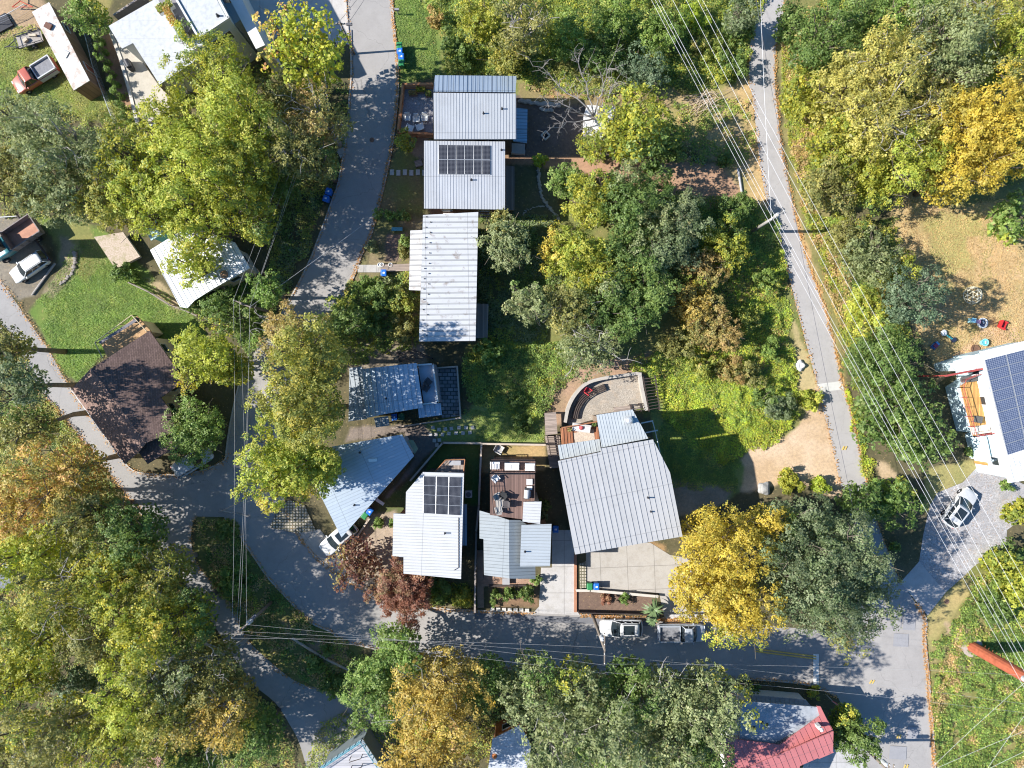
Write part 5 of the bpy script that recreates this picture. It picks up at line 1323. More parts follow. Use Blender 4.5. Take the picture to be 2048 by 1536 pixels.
# ------------------------------------------------------------------ trees (photo x, y, radius px, height m, palette, options, label)
G1 = 'trees of the upper left grove'; G2 = 'trees below the left lane'; G3 = 'trees along the bottom'; G4 = 'trees of the wooded right side'; G5 = 'trees between the houses and the right lane'
D = dict
TREES = [
 (178,28,44,6,'ltgreen',D(accent=('yg',.5,.4)),"small yellow green tree at the upper end of the long trailer's shadow"),
 (48,262,60,9,'grayg',D(group=G1),"grey green tree overhanging the red and white pickup"),
 (140,300,80,10,'grayg',D(group=G1,bare=3),"broad grey green tree below the long trailer's lawn"),
 (35,365,66,10,'olive',D(group=G1),"olive tree at the left edge above the dump truck"),
 (130,392,66,9,'grayg',D(group=G1),"dull green tree between the dump truck and the leaf strewn shed"),
 (435,160,78,10,'yg',D(group=G1,accent=('green',1.8,.5)),"green yellow tree against the white modern house's lower wall"),
 (345,258,66,11,'yg',D(group=G1,dens=.9),"yellow green tree spilling over the white house's lower terrace"),
 (485,235,82,13,'yg2',D(group=G1),"tall bright yellow tree between the white house and the maple"),
 (262,330,70,10,'yg',D(group=G1,accent=('grayg',3.1,.4)),"yellow green tree over the blue tarp"),
 (390,340,88,13,'yg2',D(group=G1),"largest bright yellow green tree in the middle of the upper left grove"),
 (495,335,66,12,'yg',D(group=G1),"yellow green tree on the street side of the upper left grove"),
 (300,415,66,10,'yg2',D(group=G1),"yellow tree reaching over the teal shed"),
 (405,450,60,9,'yg2',D(group=G1,dens=.8),"open thin yellow tree leaning over the white roofed house"),
 (388,520,56,8,'yg2',D(group=G1,dens=.75,accent=('yg',3,.5)),"yellow green tree standing over the middle of the white roofed house"),
 (500,430,62,10,'yg',D(group=G1,accent=('green',0,.4)),"green yellow tree above the wire bundle near the white roofed house"),
 (218,405,58,9,'oliveyg',D(group=G1),"olive yellow tree just above the leaf strewn shed"),
 (612,108,80,11,'maple',D(accent=('orange',2.9,.42),leaf=.32,asp=.8),"round maple with orange tips behind the white house's forecourt"),
 (570,205,50,8,'olive',D(group=G1),"olive tree between the maple and the yellow grove"),
 (640,235,60,10,'rust',D(group=G1,accent=('olive',.3,.6),bare=3,dens=.7),"thin brownish tree below the maple beside the street"),
 (590,300,60,10,'olive',D(group=G1,bare=4,dens=.75),"sparse olive tree under the wires left of the upper street"),
 (635,320,50,9,'olive',D(group=G1,dens=.8,accent=('green',0,.5)),"dark olive tree by the concrete walk of the upper street"),
 (560,370,46,7,'green',D(group=G1,dens=.9),"dark green tree where the wires cross the grove"),
 (420,722,64,8,'yg2',D(accent=('gold',4.2,.3)),"yellow tree beside the brown shingled house"),
 (465,640,52,7,'green',D(accent=('yg',4,.4)),"green vine covered tree below the white roofed house"),
 (405,608,34,4,'green',D(),"small dark green tree at the lower corner of the white roofed house"),
 (528,580,40,8,'fresh',D(),"bright green vine clad tree round the pole at the street bend"),
 (390,858,66,7,'ltgreen',D(accent=('grayg',2.2,.3)),"round light green tree over the parked silver car"),
 (470,738,40,7,'yg',D(),"yellow green tree under the vertical wires beside the hidden bend"),
 (618,716,84,13.5,'oliveyg',D(dens=1.4,accent=('rust',2.2,.3)),"olive yellow tree at the top of the row along the hidden bend"),
 (572,660,52,8,'rust',D(bare=4,dens=.8),"rusty brown tree where the upper street disappears under leaves"),
 (610,820,88,13.5,'oliveyg',D(dens=1.4,accent=('yg2',3.6,.4)),"largest olive yellow tree of the row left of the blue roof"),
 (570,935,82,12.5,'yg2',D(dens=1.3,accent=('gold',5,.35)),"golden green tree overhanging the street bend at its lower end"),
 (635,935,54,12,'yg2',D(dens=1.5,),"yellow tree hanging over the triangular roof"),
 (690,632,44,6,'green',D(accent=('yg2',2,.4)),"green and yellow tree at the corner right of the street bend"),
 (30,770,58,13,'dkgreen',D(),"dark green tree at the left edge beside the lane"),
 (50,858,55,12,'olive',D(accent=('green',1,.5)),"olive green tree at the left edge above the orange maple"),
 (14,695,46,11,'olive',D(dens=1),"small olive tree at the left edge beside the lane's upper end"),
 (125,948,80,12,'orange',D(accent=('olive',0,.25)),"tall orange maple below the left lane"),
 (35,1010,70,12,'orange',D(accent=('yg2',4.5,.4)),"orange and yellow maple at the left edge"),
 (62,1110,72,11,'yg2',D(group=G2,accent=('gold',3,.5)),"golden tree at the left edge below the orange maples"),
 (178,1030,70,10,'olive',D(group=G2,accent=('orange',2,.3)),"olive tree right of the orange maple"),
 (262,1065,70,9,'green',D(group=G2,accent=('yg',4,.45)),"green tree overhanging the left fork of the lane"),
 (140,1180,76,11,'oliveyg',D(group=G2,bare=6,dens=.8),"open yellow tree with dark bare limbs below the golden tree"),
 (235,1160,70,11,'yg',D(group=G2),"yellow green tree in the upper middle of the lower left wood"),
 (325,1145,62,9,'oliveyg',D(group=G2,bare=3),"olive yellow tree left of the narrow fork"),
 (372,1235,62,10,'yg',D(group=G2,accent=('green',.4,.5)),"yellow green tree beside the lower fork with dark right half"),
 (300,1250,74,12,'yg',D(group=G2,accent=('gold',0,.2)),"bright yellow tree in the middle of the lower left wood"),
 (205,1275,66,10,'olive',D(group=G2),"olive tree left of the bright yellow one in the lower left wood"),
 (75,1262,76,11,'yg',D(group=G2),"yellow green tree at the left side of the lower left wood"),
 (35,1365,70,11,'yg',D(group=G2,accent=('olive',5,.4)),"yellow tree touching the left edge of the lower left wood"),
 (160,1372,48,6,'blueg',D(group=G2),"low dark green tree in the shaded gap of the lower left wood"),
 (262,1365,72,12,'yg2',D(group=G2,accent=('olive',0,.4)),"sunny yellow tree right of the shaded gap in the lower left wood"),
 (345,1340,66,11,'grayg',D(group=G2,bare=8,dens=.65),"half bare grey tree in the lower left wood"),
 (418,1325,62,9,'olive',D(group=G2,bare=5,dens=.7),"thin olive tree with pale twigs beside the dark fork"),
 (445,1420,74,11,'brown',D(group=G2,accent=('olive',2,.6),bare=4,dens=.85),"brownish olive tree in the lower right of the lower left wood"),
 (350,1440,76,11,'oliveyg',D(group=G2),"olive yellow tree above the rust roofed shed"),
 (235,1470,74,11,'yg',D(group=G2,accent=('green',5,.4)),"yellow green tree at the bottom edge left of the rust roofed shed"),
 (125,1460,76,11,'olive',D(group=G2,accent=('yg',2,.4),bare=3),"olive tree near the bottom left corner"),
 (25,1490,66,10,'olive',D(group=G2),"olive tree in the bottom left corner"),
 (395,1515,60,9,'green',D(group=G2,accent=('yg',3,.5)),"green yellow tree at the bottom edge right of the rust roofed shed"),
 (515,1480,58,8,'green',D(group=G2,accent=('yg',2,.3)),"green tree at the bottom edge beside the lane's end"),
 (752,1375,72,8,'ltgreen',D(leaf=.22),"light green feathery tree beside the bottom end of the lane"),
 (792,1302,62,8,'ltgreen',D(leaf=.22,accent=('green',0,.5)),"light green feathery tree leaning over the lower street"),
 (880,1388,100,10,'brown',D(leaf=.22,bare=4),"large golden brown tree below the lower street"),
 (862,1490,92,9,'brown',D(leaf=.22,accent=('yg2',2,.3)),"yellow brown tree at the bottom edge left of the speckled roof"),
 (975,1362,56,8,'green',D(),"dark green tree between the golden brown tree and the grey green ones"),
 (1065,1372,74,10,'grayg',D(group=G3,leaf=.26,accent=('ltgreen',1,.5)),"grey green tree above the speckled roof"),
 (1120,1470,76,11,'grayg',D(group=G3,leaf=.26,bare=3),"grey green tree right of the speckled roof"),
 (1158,1370,62,10,'grayg',D(group=G3,leaf=.26,accent=('yg',2.6,.4)),"grey green tree with yellow sprays below the street pole"),
 (1215,1460,78,12,'grayg',D(group=G3,leaf=.26,accent=('ltgreen',4,.5),bare=4),"tall grey green tree in the middle of the bottom row"),
 (1260,1375,64,11,'green',D(group=G3,leaf=.26,accent=('grayg',0,.6)),"green tree below the parked white car in the bottom row"),
 (1330,1400,72,11,'grayg',D(group=G3,leaf=.26,bare=6),"grey tree with pale bare limbs in the bottom row"),
 (1330,1492,82,11,'grayg',D(group=G3,leaf=.26,accent=('ltgreen',5,.5)),"grey green tree at the bottom edge left of the red roof"),
 (1425,1392,72,13,'grayg',D(group=G3,leaf=.26,accent=('yg',.6,.35)),"grey green tree reaching toward the flat grey roof"),
 (1410,1485,60,12,'green',D(group=G3,leaf=.26,accent=('grayg',2,.6)),"green tree against the lower left corner of the red roof"),
 (1435,1085,84,10,'gold',D(accent=('yg',5.6,.25)),"golden tree beside the corner of the largest grey roof"),
 (1395,1185,66,9,'gold',D(),"golden tree over the beige parking court"),
 (1475,1205,78,10,'gold',D(accent=('yg2',4.5,.4)),"golden tree above the two parked cars on the lower street"),
 (1530,1050,50,9,'gold',D(accent=('green',0,.4)),"small golden tree at the upper end of the dark green clump"),
 (1575,1070,82,9,'dkgreen',D(),"dark grey green tree next to the golden trees"),
 (1665,1092,92,8.4,'dkgreen',D(),"largest dark grey green tree left of the gravel drive"),
 (1715,1160,66,7,'dkgreen',D(),"dark grey green tree nearest the concrete apron"),
 (1600,1175,86,9.4,'dkgreen',D(),"dark grey green tree between the golden tree and the junction"),
 (1690,1215,76,8.6,'dkgreen',D(accent=('olive',4.6,.3)),"dark green tree with olive lower side above the junction"),
 (1718,1005,46,6,'green',D(leaf=.36,asp=.5),"green tree where the narrow lane disappears under leaves"),
 (1785,1000,56,5,'fresh',D(leaf=.34,asp=.45,accent=('yg2',1,.3)),"bright green large leaved tree between lane and gravel drive"),
 (1762,718,78,7,'green',D(accent=('ltgreen',1,.5)),"round green tree under the wires above the deck house"),
 (1785,822,86,7,'green',D(leaf=.34),"broad green tree between the lane and the deck house"),
 (1835,880,64,6,'green',D(leaf=.34),"green tree between the gravel drive and the deck house"),
 (1690,475,46,5,'olive',D(accent=('green',0,.4),leaf=.22),"feathery olive tree beside the right lane"),
 (1738,515,58,6,'grayg',D(leaf=.24),"round grey green tree at the edge of the dry lawn"),
 (1790,540,44,5,'yg',D(),"yellow green tree by the dry lawn under the grey green one"),
 (1818,600,60,8,'blueg',D(),"dark blue green tree casting its shadow on the dry lawn"),
 (1735,615,50,5,'yg2',D(accent=('rust',.5,.4)),"yellow and brown tree between wires and the blue green tree"),
 (1645,85,70,8,'green',D(group=G4,accent=('rust',2.5,.2)),"green tree beside the top of the right lane"),
 (1605,190,50,6,'yg',D(group=G4),"yellow green tree close to the right lane's upper bend"),
 (1690,185,76,9,'ypale',D(group=G4),"pale yellow tree on the upper left of the right wood"),
 (1765,135,80,10,'ypale',D(group=G4,bare=3),"large pale yellow tree in the upper middle of the right wood"),
 (1752,245,84,10,'ypale',D(group=G4,bare=7,dens=.8),"pale yellow tree with silvery bare limbs in the right wood"),
 (1668,285,58,7,'yg',D(group=G4),"yellow green tree halfway along the right lane"),
 (1655,375,58,6,'olive',D(group=G4,leaf=.22),"feathery olive tree right of the lane under the wires"),
 (1735,355,68,7,'yg',D(group=G4,accent=('green',4,.4)),"yellow green tree at the upper left corner of the dry lawn"),
 (1815,330,66,9,'yg2',D(group=G4),"yellow tree at the upper edge of the dry lawn"),
 (1868,95,82,11,'grayg',D(group=G4,leaf=.24,accent=('wine',4,.12)),"tall grey green tree in the right wood"),
 (1915,150,56,11,'grayg',D(group=G4,leaf=.24),"grey green tree with a dark shaded flank in the right wood"),
 (1795,35,66,8,'fresh',D(group=G4),"bright green tree at the top edge of the right wood"),
 (1720,30,54,7,'green',D(group=G4,accent=('olive',1,.4)),"green tree at the top edge left of the bright green one"),
 (1960,45,70,9,'oliveyg',D(group=G4,bare=7,dens=.8),"olive tree with white bare limbs near the top right corner"),
 (2025,105,66,10,'yg2',D(group=G4),"yellow tree in the top right corner"),
 (1860,235,64,9,'ypale',D(group=G4,bare=4),"pale yellow tree left of the golden maples"),
 (1915,270,78,10,'gold',D(group=G4),"golden maple in the middle of the right wood"),
 (2000,230,80,12,'gold',D(group=G4,accent=('olive',1.5,.3)),"tallest golden maple at the right edge"),
 (1925,345,76,10,'gold',D(group=G4),"golden maple hanging over the dry lawn"),
 (1995,320,56,10,'gold',D(group=G4,accent=('yg2',0,.4)),"golden yellow maple at the right edge by the dry lawn"),
 (2030,438,54,6,'ltgreen',D(accent=('yg2',4.5,.35),leaf=.34),"bright green tree at the right edge of the dry lawn"),
 (1585,50,42,5,'green',D(group=G4),"small green tree at the right kerb of the lane's top"),
 (1482,30,40,7,'dkgreen',D(),"dark green tree shading the top of the right lane"),
 (1008,490,62,7.8,'grayg',D(accent=('olive',2,.4)),"round grey green tree against the long white roof"),
 (1052,606,46,8,'grayg',D(accent=('ltgreen',1,.5)),"pale green tree below the round one beside the long white roof"),
 (1130,362,40,5,'ltgreen',D(),"light green tree beside the curved stone edging"),
 (1188,405,62,7.4,'yg',D(group=G5,dens=1.25,accent=('green',0,.5)),"yellow green tree at the top left of the central wood"),
 (1262,400,72,7.8,'green',D(group=G5,dens=1.25,accent=('grayg',2,.5)),"green tree at the top of the central wood"),
 (1340,470,80,7.8,'dkgreen',D(group=G5,dens=1.25,accent=('grayg',2.4,.7)),"roundest grey green tree in the central wood"),
 (1135,505,56,7.4,'yg2',D(group=G5,dens=1.25,accent=('gold',3,.4)),"yellow tree on the left flank of the central wood"),
 (1185,540,66,7.6,'yg',D(group=G5,dens=1.25,accent=('green',0,.5)),"yellow green tree in the left middle of the central wood"),
 (1262,510,62,7.4,'green',D(group=G5,dens=1.25,accent=('yg',4,.3)),"dark green tree in the middle of the central wood"),
 (1290,590,72,7.4,'green',D(group=G5,dens=1.25,accent=('grayg',3,.3)),"green tree in the lower right of the central wood"),
 (1225,620,64,7.4,'green',D(group=G5,dens=1.25,accent=('grayg',2,.3)),"green tree in the lower middle of the central wood"),
 (1140,620,60,7.4,'olive',D(group=G5,dens=1.25,accent=('grayg',1,.5),bare=3),"olive grey tree in the lower left of the central wood"),
 (1175,690,66,7.1,'grayg',D(group=G5,bare=9,dens=.75),"half bare grey tree at the bottom of the central wood"),
 (1405,545,46,5.0,'rust',D(group=G5,dens=1.25,accent=('yg',4,.4),leaf=.2),"rust coloured sumac at the right of the central wood"),
 (1385,612,52,5.0,'brown',D(group=G5,dens=1.25,accent=('rust',0,.4),leaf=.22),"brown tinged tree right of the central wood"),
 (1425,660,54,5.0,'rust',D(group=G5,dens=1.25,accent=('olive',3,.5),leaf=.2),"rusty olive tree on the slope above the curved court"),
 (1452,490,54,5.0,'yg',D(group=G5,dens=1.25,accent=('green',1,.5)),"yellow green tree left of the pole by the right lane"),
 (1472,418,38,4.0,'green',D(group=G5,dens=1.25),"green tree beside the timber edging near the lane pole"),
 (1368,415,34,5.0,'green',D(group=G5,dens=1.25),"small shaded green tree at the upper right of the central wood"),
 (1272,258,78,8,'yg',D(accent=('green',5,.4),leaf=.32),"yellow green walnut tree right of the white canopy shed"),
 (1190,292,40,6,'yg',D(dens=.7),"thin yellow green tree over the lower edge of the white canopy shed"),
 (1335,288,44,6,'green',D(),"green tree on the right flank of the walnut"),
 (962,38,50,5,'yg',D(leaf=.2,accent=('olive',1,.4)),"yellow green bushy tree at the top edge right of the grassy verge"),
 (1015,110,44,4,'oliveyg',D(leaf=.2),"olive bushy tree just above the upper house's right corner"),
 (1125,75,52,5,'kudzu',D(leaf=.2,accent=('yg',3,.4)),"vine covered green tree left of the shaded hollow at the top"),
 (1225,30,56,6,'kudzu',D(leaf=.2,accent=('green',5,.4)),"vine covered bright green tree at the top edge left of the wires"),
 (1320,55,54,5,'kudzu',D(leaf=.2,accent=('weeds',1,.4)),"green vine draped tree under the left side of the transmission wires"),
 (1290,140,48,5,'blueg',D(leaf=.2,accent=('green',1,.5)),"dark blue green tree in the shaded hollow at the top"),
 (1205,110,44,4,'green',D(leaf=.2),"dark green bushy tree in the shaded hollow above the leafless tree"),
 (1050,45,66,9,'olive',D(dens=.8,accent=('yg',1,.4),bare=3),"thin tall olive tree at the top edge with a visible trunk"),
 (1700,1464,46,6,'green',D(dens=1.7,lobes=14,ar=1.38,accent=('yg',2,.3)),"oval green tree between the red roof and the junction"),
 (810,1184,66,6,'red',D(leaf=.17,asp=.55,dens=1.7),"round crimson maple beside the lower street"),
 (712,1128,56,5,'wine',D(dens=.62,leaf=.26,asp=.75,accent=('rust',3,.4)),"sparse dark wine red tree beside the curved driveway"),
 (812,284,22,4,'yg',D(accent=('ltgreen',0,.5)),"small round yellow green tree below the fenced gravel patio"),
]
for px, py, r, zt, pal, kw, lb in TREES:
    tree(lb, px, py, r, zt, pal, **kw)

# shadow-throwing tree just beyond the upper frame line is the thin tall olive tree above
# --- leafless tree by the white canopy shed
def bare_tree(label, base, tips, h):
    p = P(*base); root = thing('bare_tree', label, 'tree', (p.x, p.y, 0)); rs = np.random.RandomState(5)
    mb = MB(); fork = Vector((.1, 0, h * .4))
    mb.tube([(0, 0, -.1), (.05, 0, h * .2), tuple(fork)], [.22, .18, .15], 8)
    for tx, ty, tz in tips:
        q = P(tx, ty, tz); e = Vector((q.x - p.x, q.y - p.y, tz))
        pts = limb(mb, fork, e, .10, .025, rs, 6, .09)
        for k in range(2, 7):
            for j in range(3):
                d = Vector(rs.normal(size=3)); d.z = abs(d.z) * .6; e2 = pts[k] + (e - fork).normalized() * .7 + d * .75
                t2 = limb(mb, pts[k], e2, .035, .014, rs, 3, .2)
                for m in range(2): limb(mb, t2[2], t2[2] + Vector(rs.normal(size=3)) * .55, .016, .009, rs, 2, .2)
    mb.build('branches', M('pale_bark', (.27,.245,.22), .2, 3, .9), root, smooth=True)
bare_tree('pale leafless tree spreading over the white canopy shed', (1180,255), [(1085,135,6),(1110,255,5),(1150,110,6.5),(1215,140,6),(1230,165,5.5),(1095,200,5),(1205,225,4.5),(1215,245,4.5)], 7)

# ------------------------------------------------------------------ shrubs
SHRUBS = [
 (1045,848,24,1.6,'green',{},"dark green shrub beside the backyard lawn"),
 (1035,800,22,1.5,'green',{},"green shrub at the top of the backyard lawn"),
 (945,793,14,1.5,'ltgreen',{},"small round pale green shrub beside the stone court"),
 (985,702,36,2.6,'fresh',D(leaf=.34),"bright green large leaved shrub below the long white roof"),
 (757,1046,14,1.0,'fresh',D(leaf=.12),"clipped round green shrub left of the notched roof's wall"),
 (784,1046,9,.9,'fresh',D(leaf=.12),"smaller clipped green shrub touching the notched roof's wall"),
 (880,1185,30,2.0,'ltgreen',{},"light green shrub right of the crimson maple"),
 (925,1192,24,2.2,'yg',{},"yellow green shrub by the fence below the notched roof"),
 (865,1160,20,1.8,'green',{},"dark green shrub between the crimson maple and the notched roof"),
 (990,1188,13,1.0,'green',{},"green planting in the front bed left of the white driveway"),
 (1020,1186,18,1.1,'green',D(accent=('bright',0,.3)),"leafy green planting in the middle of the front bed"),
 (1055,1185,20,1.3,'green',{},"dark green shrub in the front bed at the white driveway"),
 (1073,1160,12,1.5,'fresh',{},"bright green shrub at the corner of the white driveway"),
 (986,1206,8,.7,'green',{},"tiny round green shrub by the white stepping blocks"),
 (1213,1197,14,1.1,'red',D(leaf=.13),"rusty red low shrub in the mulch bed"),
 (1248,1199,13,1.1,'fresh',D(leaf=.15),"fresh green shrub in the mulch bed"),
 (1090,1010,14,1.6,'green',{},"dark green shrub in the narrow gap left of the largest roof"),
 (1088,1032,11,1.3,'dkgreen',{},"dark shrub at the lower end of the narrow gap"),
 (1080,320,17,1.6,'bright',{},"bright yellow green shrub on the reddish dirt strip"),
 (1302,335,20,1.2,'fresh',{},"green shrub in the shade right of the walnut"),
 (1447,322,18,1.2,'green',{},"green shrub on the dirt near the timber edging"),
 (1462,135,36,2.8,'green',D(accent=('yg',4,.4)),"round green shrub under the wires beside the right lane"),
 (1420,100,34,2.2,'weeds',{},"olive shrub left of the round one under the wires"),
 (1388,40,34,2.4,'bright',{},"bright green shrub near the top of the wires"),
 (1475,60,34,3.0,'green',{},"dark green shrub by the shaded top of the right lane"),
 (905,85,26,2.2,'green',D(accent=('yg',1,.3)),"dark green shrub at the edge of the grassy verge"),
 (945,78,14,2.4,'blueg',{},"blue green sapling among the weeds above the upper house"),
 (870,40,20,1.6,'rust',{},"dry brown shrub on the grassy verge"),
 (930,110,30,2.2,'green',{},"dark green shrub just above the upper house"),
 (765,600,34,3.0,'green',{},"dark green garden shrub between the street bend and the long roof"),
 (800,610,30,2.4,'weeds',{},"olive garden shrub near the long roof's lower strip"),
 (735,580,28,2.2,'ltgreen',{},"light green garden shrub beside the plank walk"),
 (740,640,34,3.4,'green',D(accent=('yg2',2,.3)),"green and yellow garden shrub left of the long roof"),
 (805,655,32,2.6,'olive',{},"olive garden shrub at the lower corner of the long roof"),
 (810,500,22,2.2,'olive',{},"olive garden shrub at the upper end of the lower roof strip"),
 (812,485,20,2.6,'ltgreen',{},"light green shrub beside the teal bench"),
 (745,495,16,1.4,'grayg',{},"grey green shrub at the kerb above the plank walk"),
 (773,560,12,1.0,'grayg',{},"grey garden shrub right of the blue recycling bin"),
 (780,432,14,1.6,'fresh',{},"clipped green shrub in the row above the long roof's porch"),
 (797,430,12,1.5,'fresh',{},"second clipped green shrub in that row"),
 (812,432,12,1.3,'ltgreen',{},"third clipped shrub in that row"),
 (755,428,12,1.2,'ltgreen',{},"small shrub where that row meets the kerb"),
 (240,545,22,2.2,'green',{},"dark green shrub below the leaf strewn shed"),
 (262,552,16,1.6,'ltgreen',{},"light green shrub beside the wire fence"),
 (440,590,34,2.0,'green',{},"low green vines below the white roofed house"),
 (1840,995,10,.8,'green',{},"small green shrub at the deck house steps"),
 (2012,970,14,.9,'fresh',{},"low green shrub below the white solar roof"),
 (1940,903,13,1.0,'green',{},"small green shrub at the dark red porch"),
 (2035,1030,34,2.4,'yg',D(leaf=.3),"yellow green shrub at the right edge beside the gravel"),
 (2005,1130,48,3,'yg',D(leaf=.3,accent=('green',1,.4)),"yellow green shrub below the gravel drive"),
 (2035,1180,44,3,'yg2',D(leaf=.3),"yellow shrub at the right edge under the wires"),
 (1985,1215,40,2,'green',{},"green shrub above the rust red pole"),
 (1790,1095,12,1.2,'green',{},"dark shrub in the shade by the concrete apron"),
 (1620,800,30,1.2,'yg2',D(),"yellow shrub on the verge left of the crossing slab"),
 (1560,815,34,2.4,'dkgreen',{},"dark green shrub at the edge of the dirt pull in"),
 (1525,800,30,2.2,'green',{},"green shrub left of the dark one by the dirt pull in"),
 (1500,750,32,2.6,'olive',D(accent=('rust',0,.3)),"olive shrub on the slope above the bright weeds"),
 (1455,740,34,2.6,'rust',D(accent=('olive',3,.5)),"rusty shrub on the slope above the bright weeds"),
 (1350,690,36,2.8,'olive',{},"olive shrub above the slatted frame"),
 (1400,730,32,2.4,'weeds',D(accent=('rust',1,.3)),"weedy shrub with rusty tips above the bright weeds"),
 (1500,640,34,2.2,'weeds',{},"weedy green shrub in the middle of the lane slope"),
 (1540,700,30,2.0,'kudzu',{},"green shrub near the lane slope's lower end"),
 (1530,560,30,2.0,'kudzu',{},"green shrub on the slope below the lane pole"),
 (1640,970,24,1.6,'bright',{},"lime green shrub at the corner of the dirt pull in"),
 (1580,960,30,1.8,'yg',{},"yellow green shrub below the boulder"),
 (655,1300,16,1.2,'green',{},"small shrub on the grass island's bank"),
 (630,1330,26,1.4,'ltgreen',{},"light green shrub on the grass island by the timber steps"),
 (665,1370,30,2.2,'green',{},"dark green shrub at the lower tip of the grass island"),
 (470,1165,40,1.8,'fresh',{},"fresh green shrub on the grass island under the wires"),
 (455,1060,30,1.6,'green',{},"green shrub at the upper tip of the grass island"),
 (1510,1385,16,1.4,'green',{},"green shrub by the stop line and the flat grey roof"),
 (1628,1385,16,1.2,'yg',{},"yellow shrub at the corner above the red roof"),
]
for px, py, r, hh, pal, kw, lb in SHRUBS:
    shrub(lb, px, py, r, hh, pal, **kw)
# clipped conifers between trailer and white house
for i, (a, b) in enumerate([(196,77),(203,98),(208,120),(218,143),(227,164),(235,187),(244,213),(252,237)]):
    k = .95 + .1 * rnd.random()
    t = shrub('dark green clipped conifer in the row between the long trailer and the white house', a, b, 9.2 * k, 2.4, 'fresh' if i < 6 else 'green', dens=2.0, leaf=.11, ar=1.0, group='row of clipped conifers', name='clipped_conifer', cat='conifer')
# palm like yucca by the lower street
def yucca(label, px, py, r, h):
    p = P(px, py, h); root = thing('palm', label, 'palm', (p.x, p.y, 0)); rs = np.random.RandomState(3)
    mb = MB(); R_ = r / S * (H - h) / H
    for i in range(42):
        a = rs.rand() * 6.283; el = .15 + rs.rand() * .9; L = R_ * (.75 + .35 * rs.rand()); w = .10
        pts = []
        for k in range(5):
            t = k / 4; pts.append(Vector((math.cos(a) * L * t * math.cos(el * .5), math.sin(a) * L * t * math.cos(el * .5), h + L * (math.sin(el) * t - .75 * t * t))))
        sd = Vector((-math.sin(a), math.cos(a), 0))
        for k in range(4):
            w0 = w * (1 - (k / 4) ** 2); w1 = w * (1 - ((k + 1) / 4) ** 2)
            mb.face([pts[k] - sd * w0, pts[k + 1] - sd * w1, pts[k + 1] + sd * w1, pts[k] + sd * w0])
    mb.build('fronds', M('yucca_green', (.13,.19,.08), .35, 3, .5), root)
    m2 = MB(); m2.tube([(0, 0, -.1), (.05, .03, h * .5), (0, 0, h)], [.16, .14, .12], 8); m2.build('trunk', BARK(), root)
yucca('spiky green palm at the kerb behind the two parked cars', 1308, 1219, 26, 1.6)
yucca('tall thin palm seedling leaning over the kerb between the two parked cars', 1306, 1240, 15, 1.2)

# ------------------------------------------------------------------ undergrowth and turf
undergrowth('undergrowth', 'tangle of weeds and vines at the top between the two roads',
  [([(800,-20),(1535,-20),(1505,60),(1490,150),(1400,190),(1330,175),(1240,195),(1050,170),(1030,150),(880,148),(885,60),(850,20)], 1.4, ['weeds','kudzu','yg','green','weeds','olive'], 1.0, None),
   ([(1060,150),(1180,170),(1240,200),(1120,205),(1040,180)], .7, ['kudzu','dry','weeds'], .6, .42),
   ([(1240,190),(1420,190),(1490,200),(1510,300),(1480,340),(1370,330),(1290,220)], .7, ['dry','weeds','kudzu','green'], .55, .45)], 3, leaf=.175)
undergrowth('undergrowth', 'weeds and brush filling the slope left of the right lane',
  [([(1420,520),(1556,500),(1580,640),(1598,750),(1580,830),(1500,880),(1400,800),(1310,760),(1240,730),(1330,700),(1390,620)], .85, ['weeds','kudzu','bright','yg','kudzu','rust','bright'], 1.0, None),
   ([(1310,755),(1480,760),(1600,830),(1560,880),(1485,910),(1450,930),(1380,900),(1320,815)], .6, ['bright','yg','bright','kudzu'], 1.0, None),
   ([(1380,400),(1500,395),(1560,440),(1560,520),(1400,560)], .8, ['weeds','kudzu','kudzu'], .9, None)], 5, leaf=.165)
undergrowth('undergrowth', 'low weeds and vines behind the blue roof and backyard lawn',
  [([(935,690),(1100,680),(1180,700),(1130,760),(1085,840),(1030,830),(940,815),(925,760)], 1.1, ['weeds','green','kudzu','yg'], .9, None),
   ([(955,430),(1110,430),(1130,560),(1090,700),(955,700)], .9, ['green','dkgreen','weeds'], .8, .35)], 8, leaf=.165)
undergrowth('undergrowth', 'weeds on the bank along the right side of the narrow lane',
  [([(1562,40),(1640,20),(1640,200),(1640,330),(1640,430),(1690,430),(1700,640),(1700,780),(1690,700),(1600,400),(1572,280),(1562,160)], .9, ['kudzu','weeds','yg','dry','rust'], .85, None),
   ([(1660,420),(1790,440),(1800,560),(1820,660),(1760,760),(1700,780),(1690,640)], .9, ['weeds','yg','olive','green'], .9, None),
   ([(1690,770),(1720,830),(1745,930),(1760,1000),(1735,980),(1700,830)], .5, ['bright','yg','weeds'], .9, None),
   ([(1640,-20),(2060,-20),(2060,360),(1800,360),(1700,420),(1640,330)], 1.0, ['weeds','yg','olive','green'], .7, None)], 12, leaf=.175)
undergrowth('undergrowth', 'vines and weeds below the gravel drive round the rust red pole',
  [([(1940,1160),(2070,1080),(2070,1560),(1872,1560),(1866,1420),(1858,1300),(1900,1250)], .8, ['weeds','green','kudzu','green','kudzu','weeds','dry'], 1.0, .34)], 15, leaf=.175)
undergrowth('undergrowth', 'garden plants between the upper street and the long white roof',
  [([(700,560),(845,545),(845,690),(690,730),(640,690),(650,640)], .9, ['green','weeds','ltgreen','yg'], .85, .34),
   ([(860,1165),(950,1165),(955,1212),(862,1210)], .6, ['green','yg','ltgreen'], .9, None)], 18, leaf=.16)
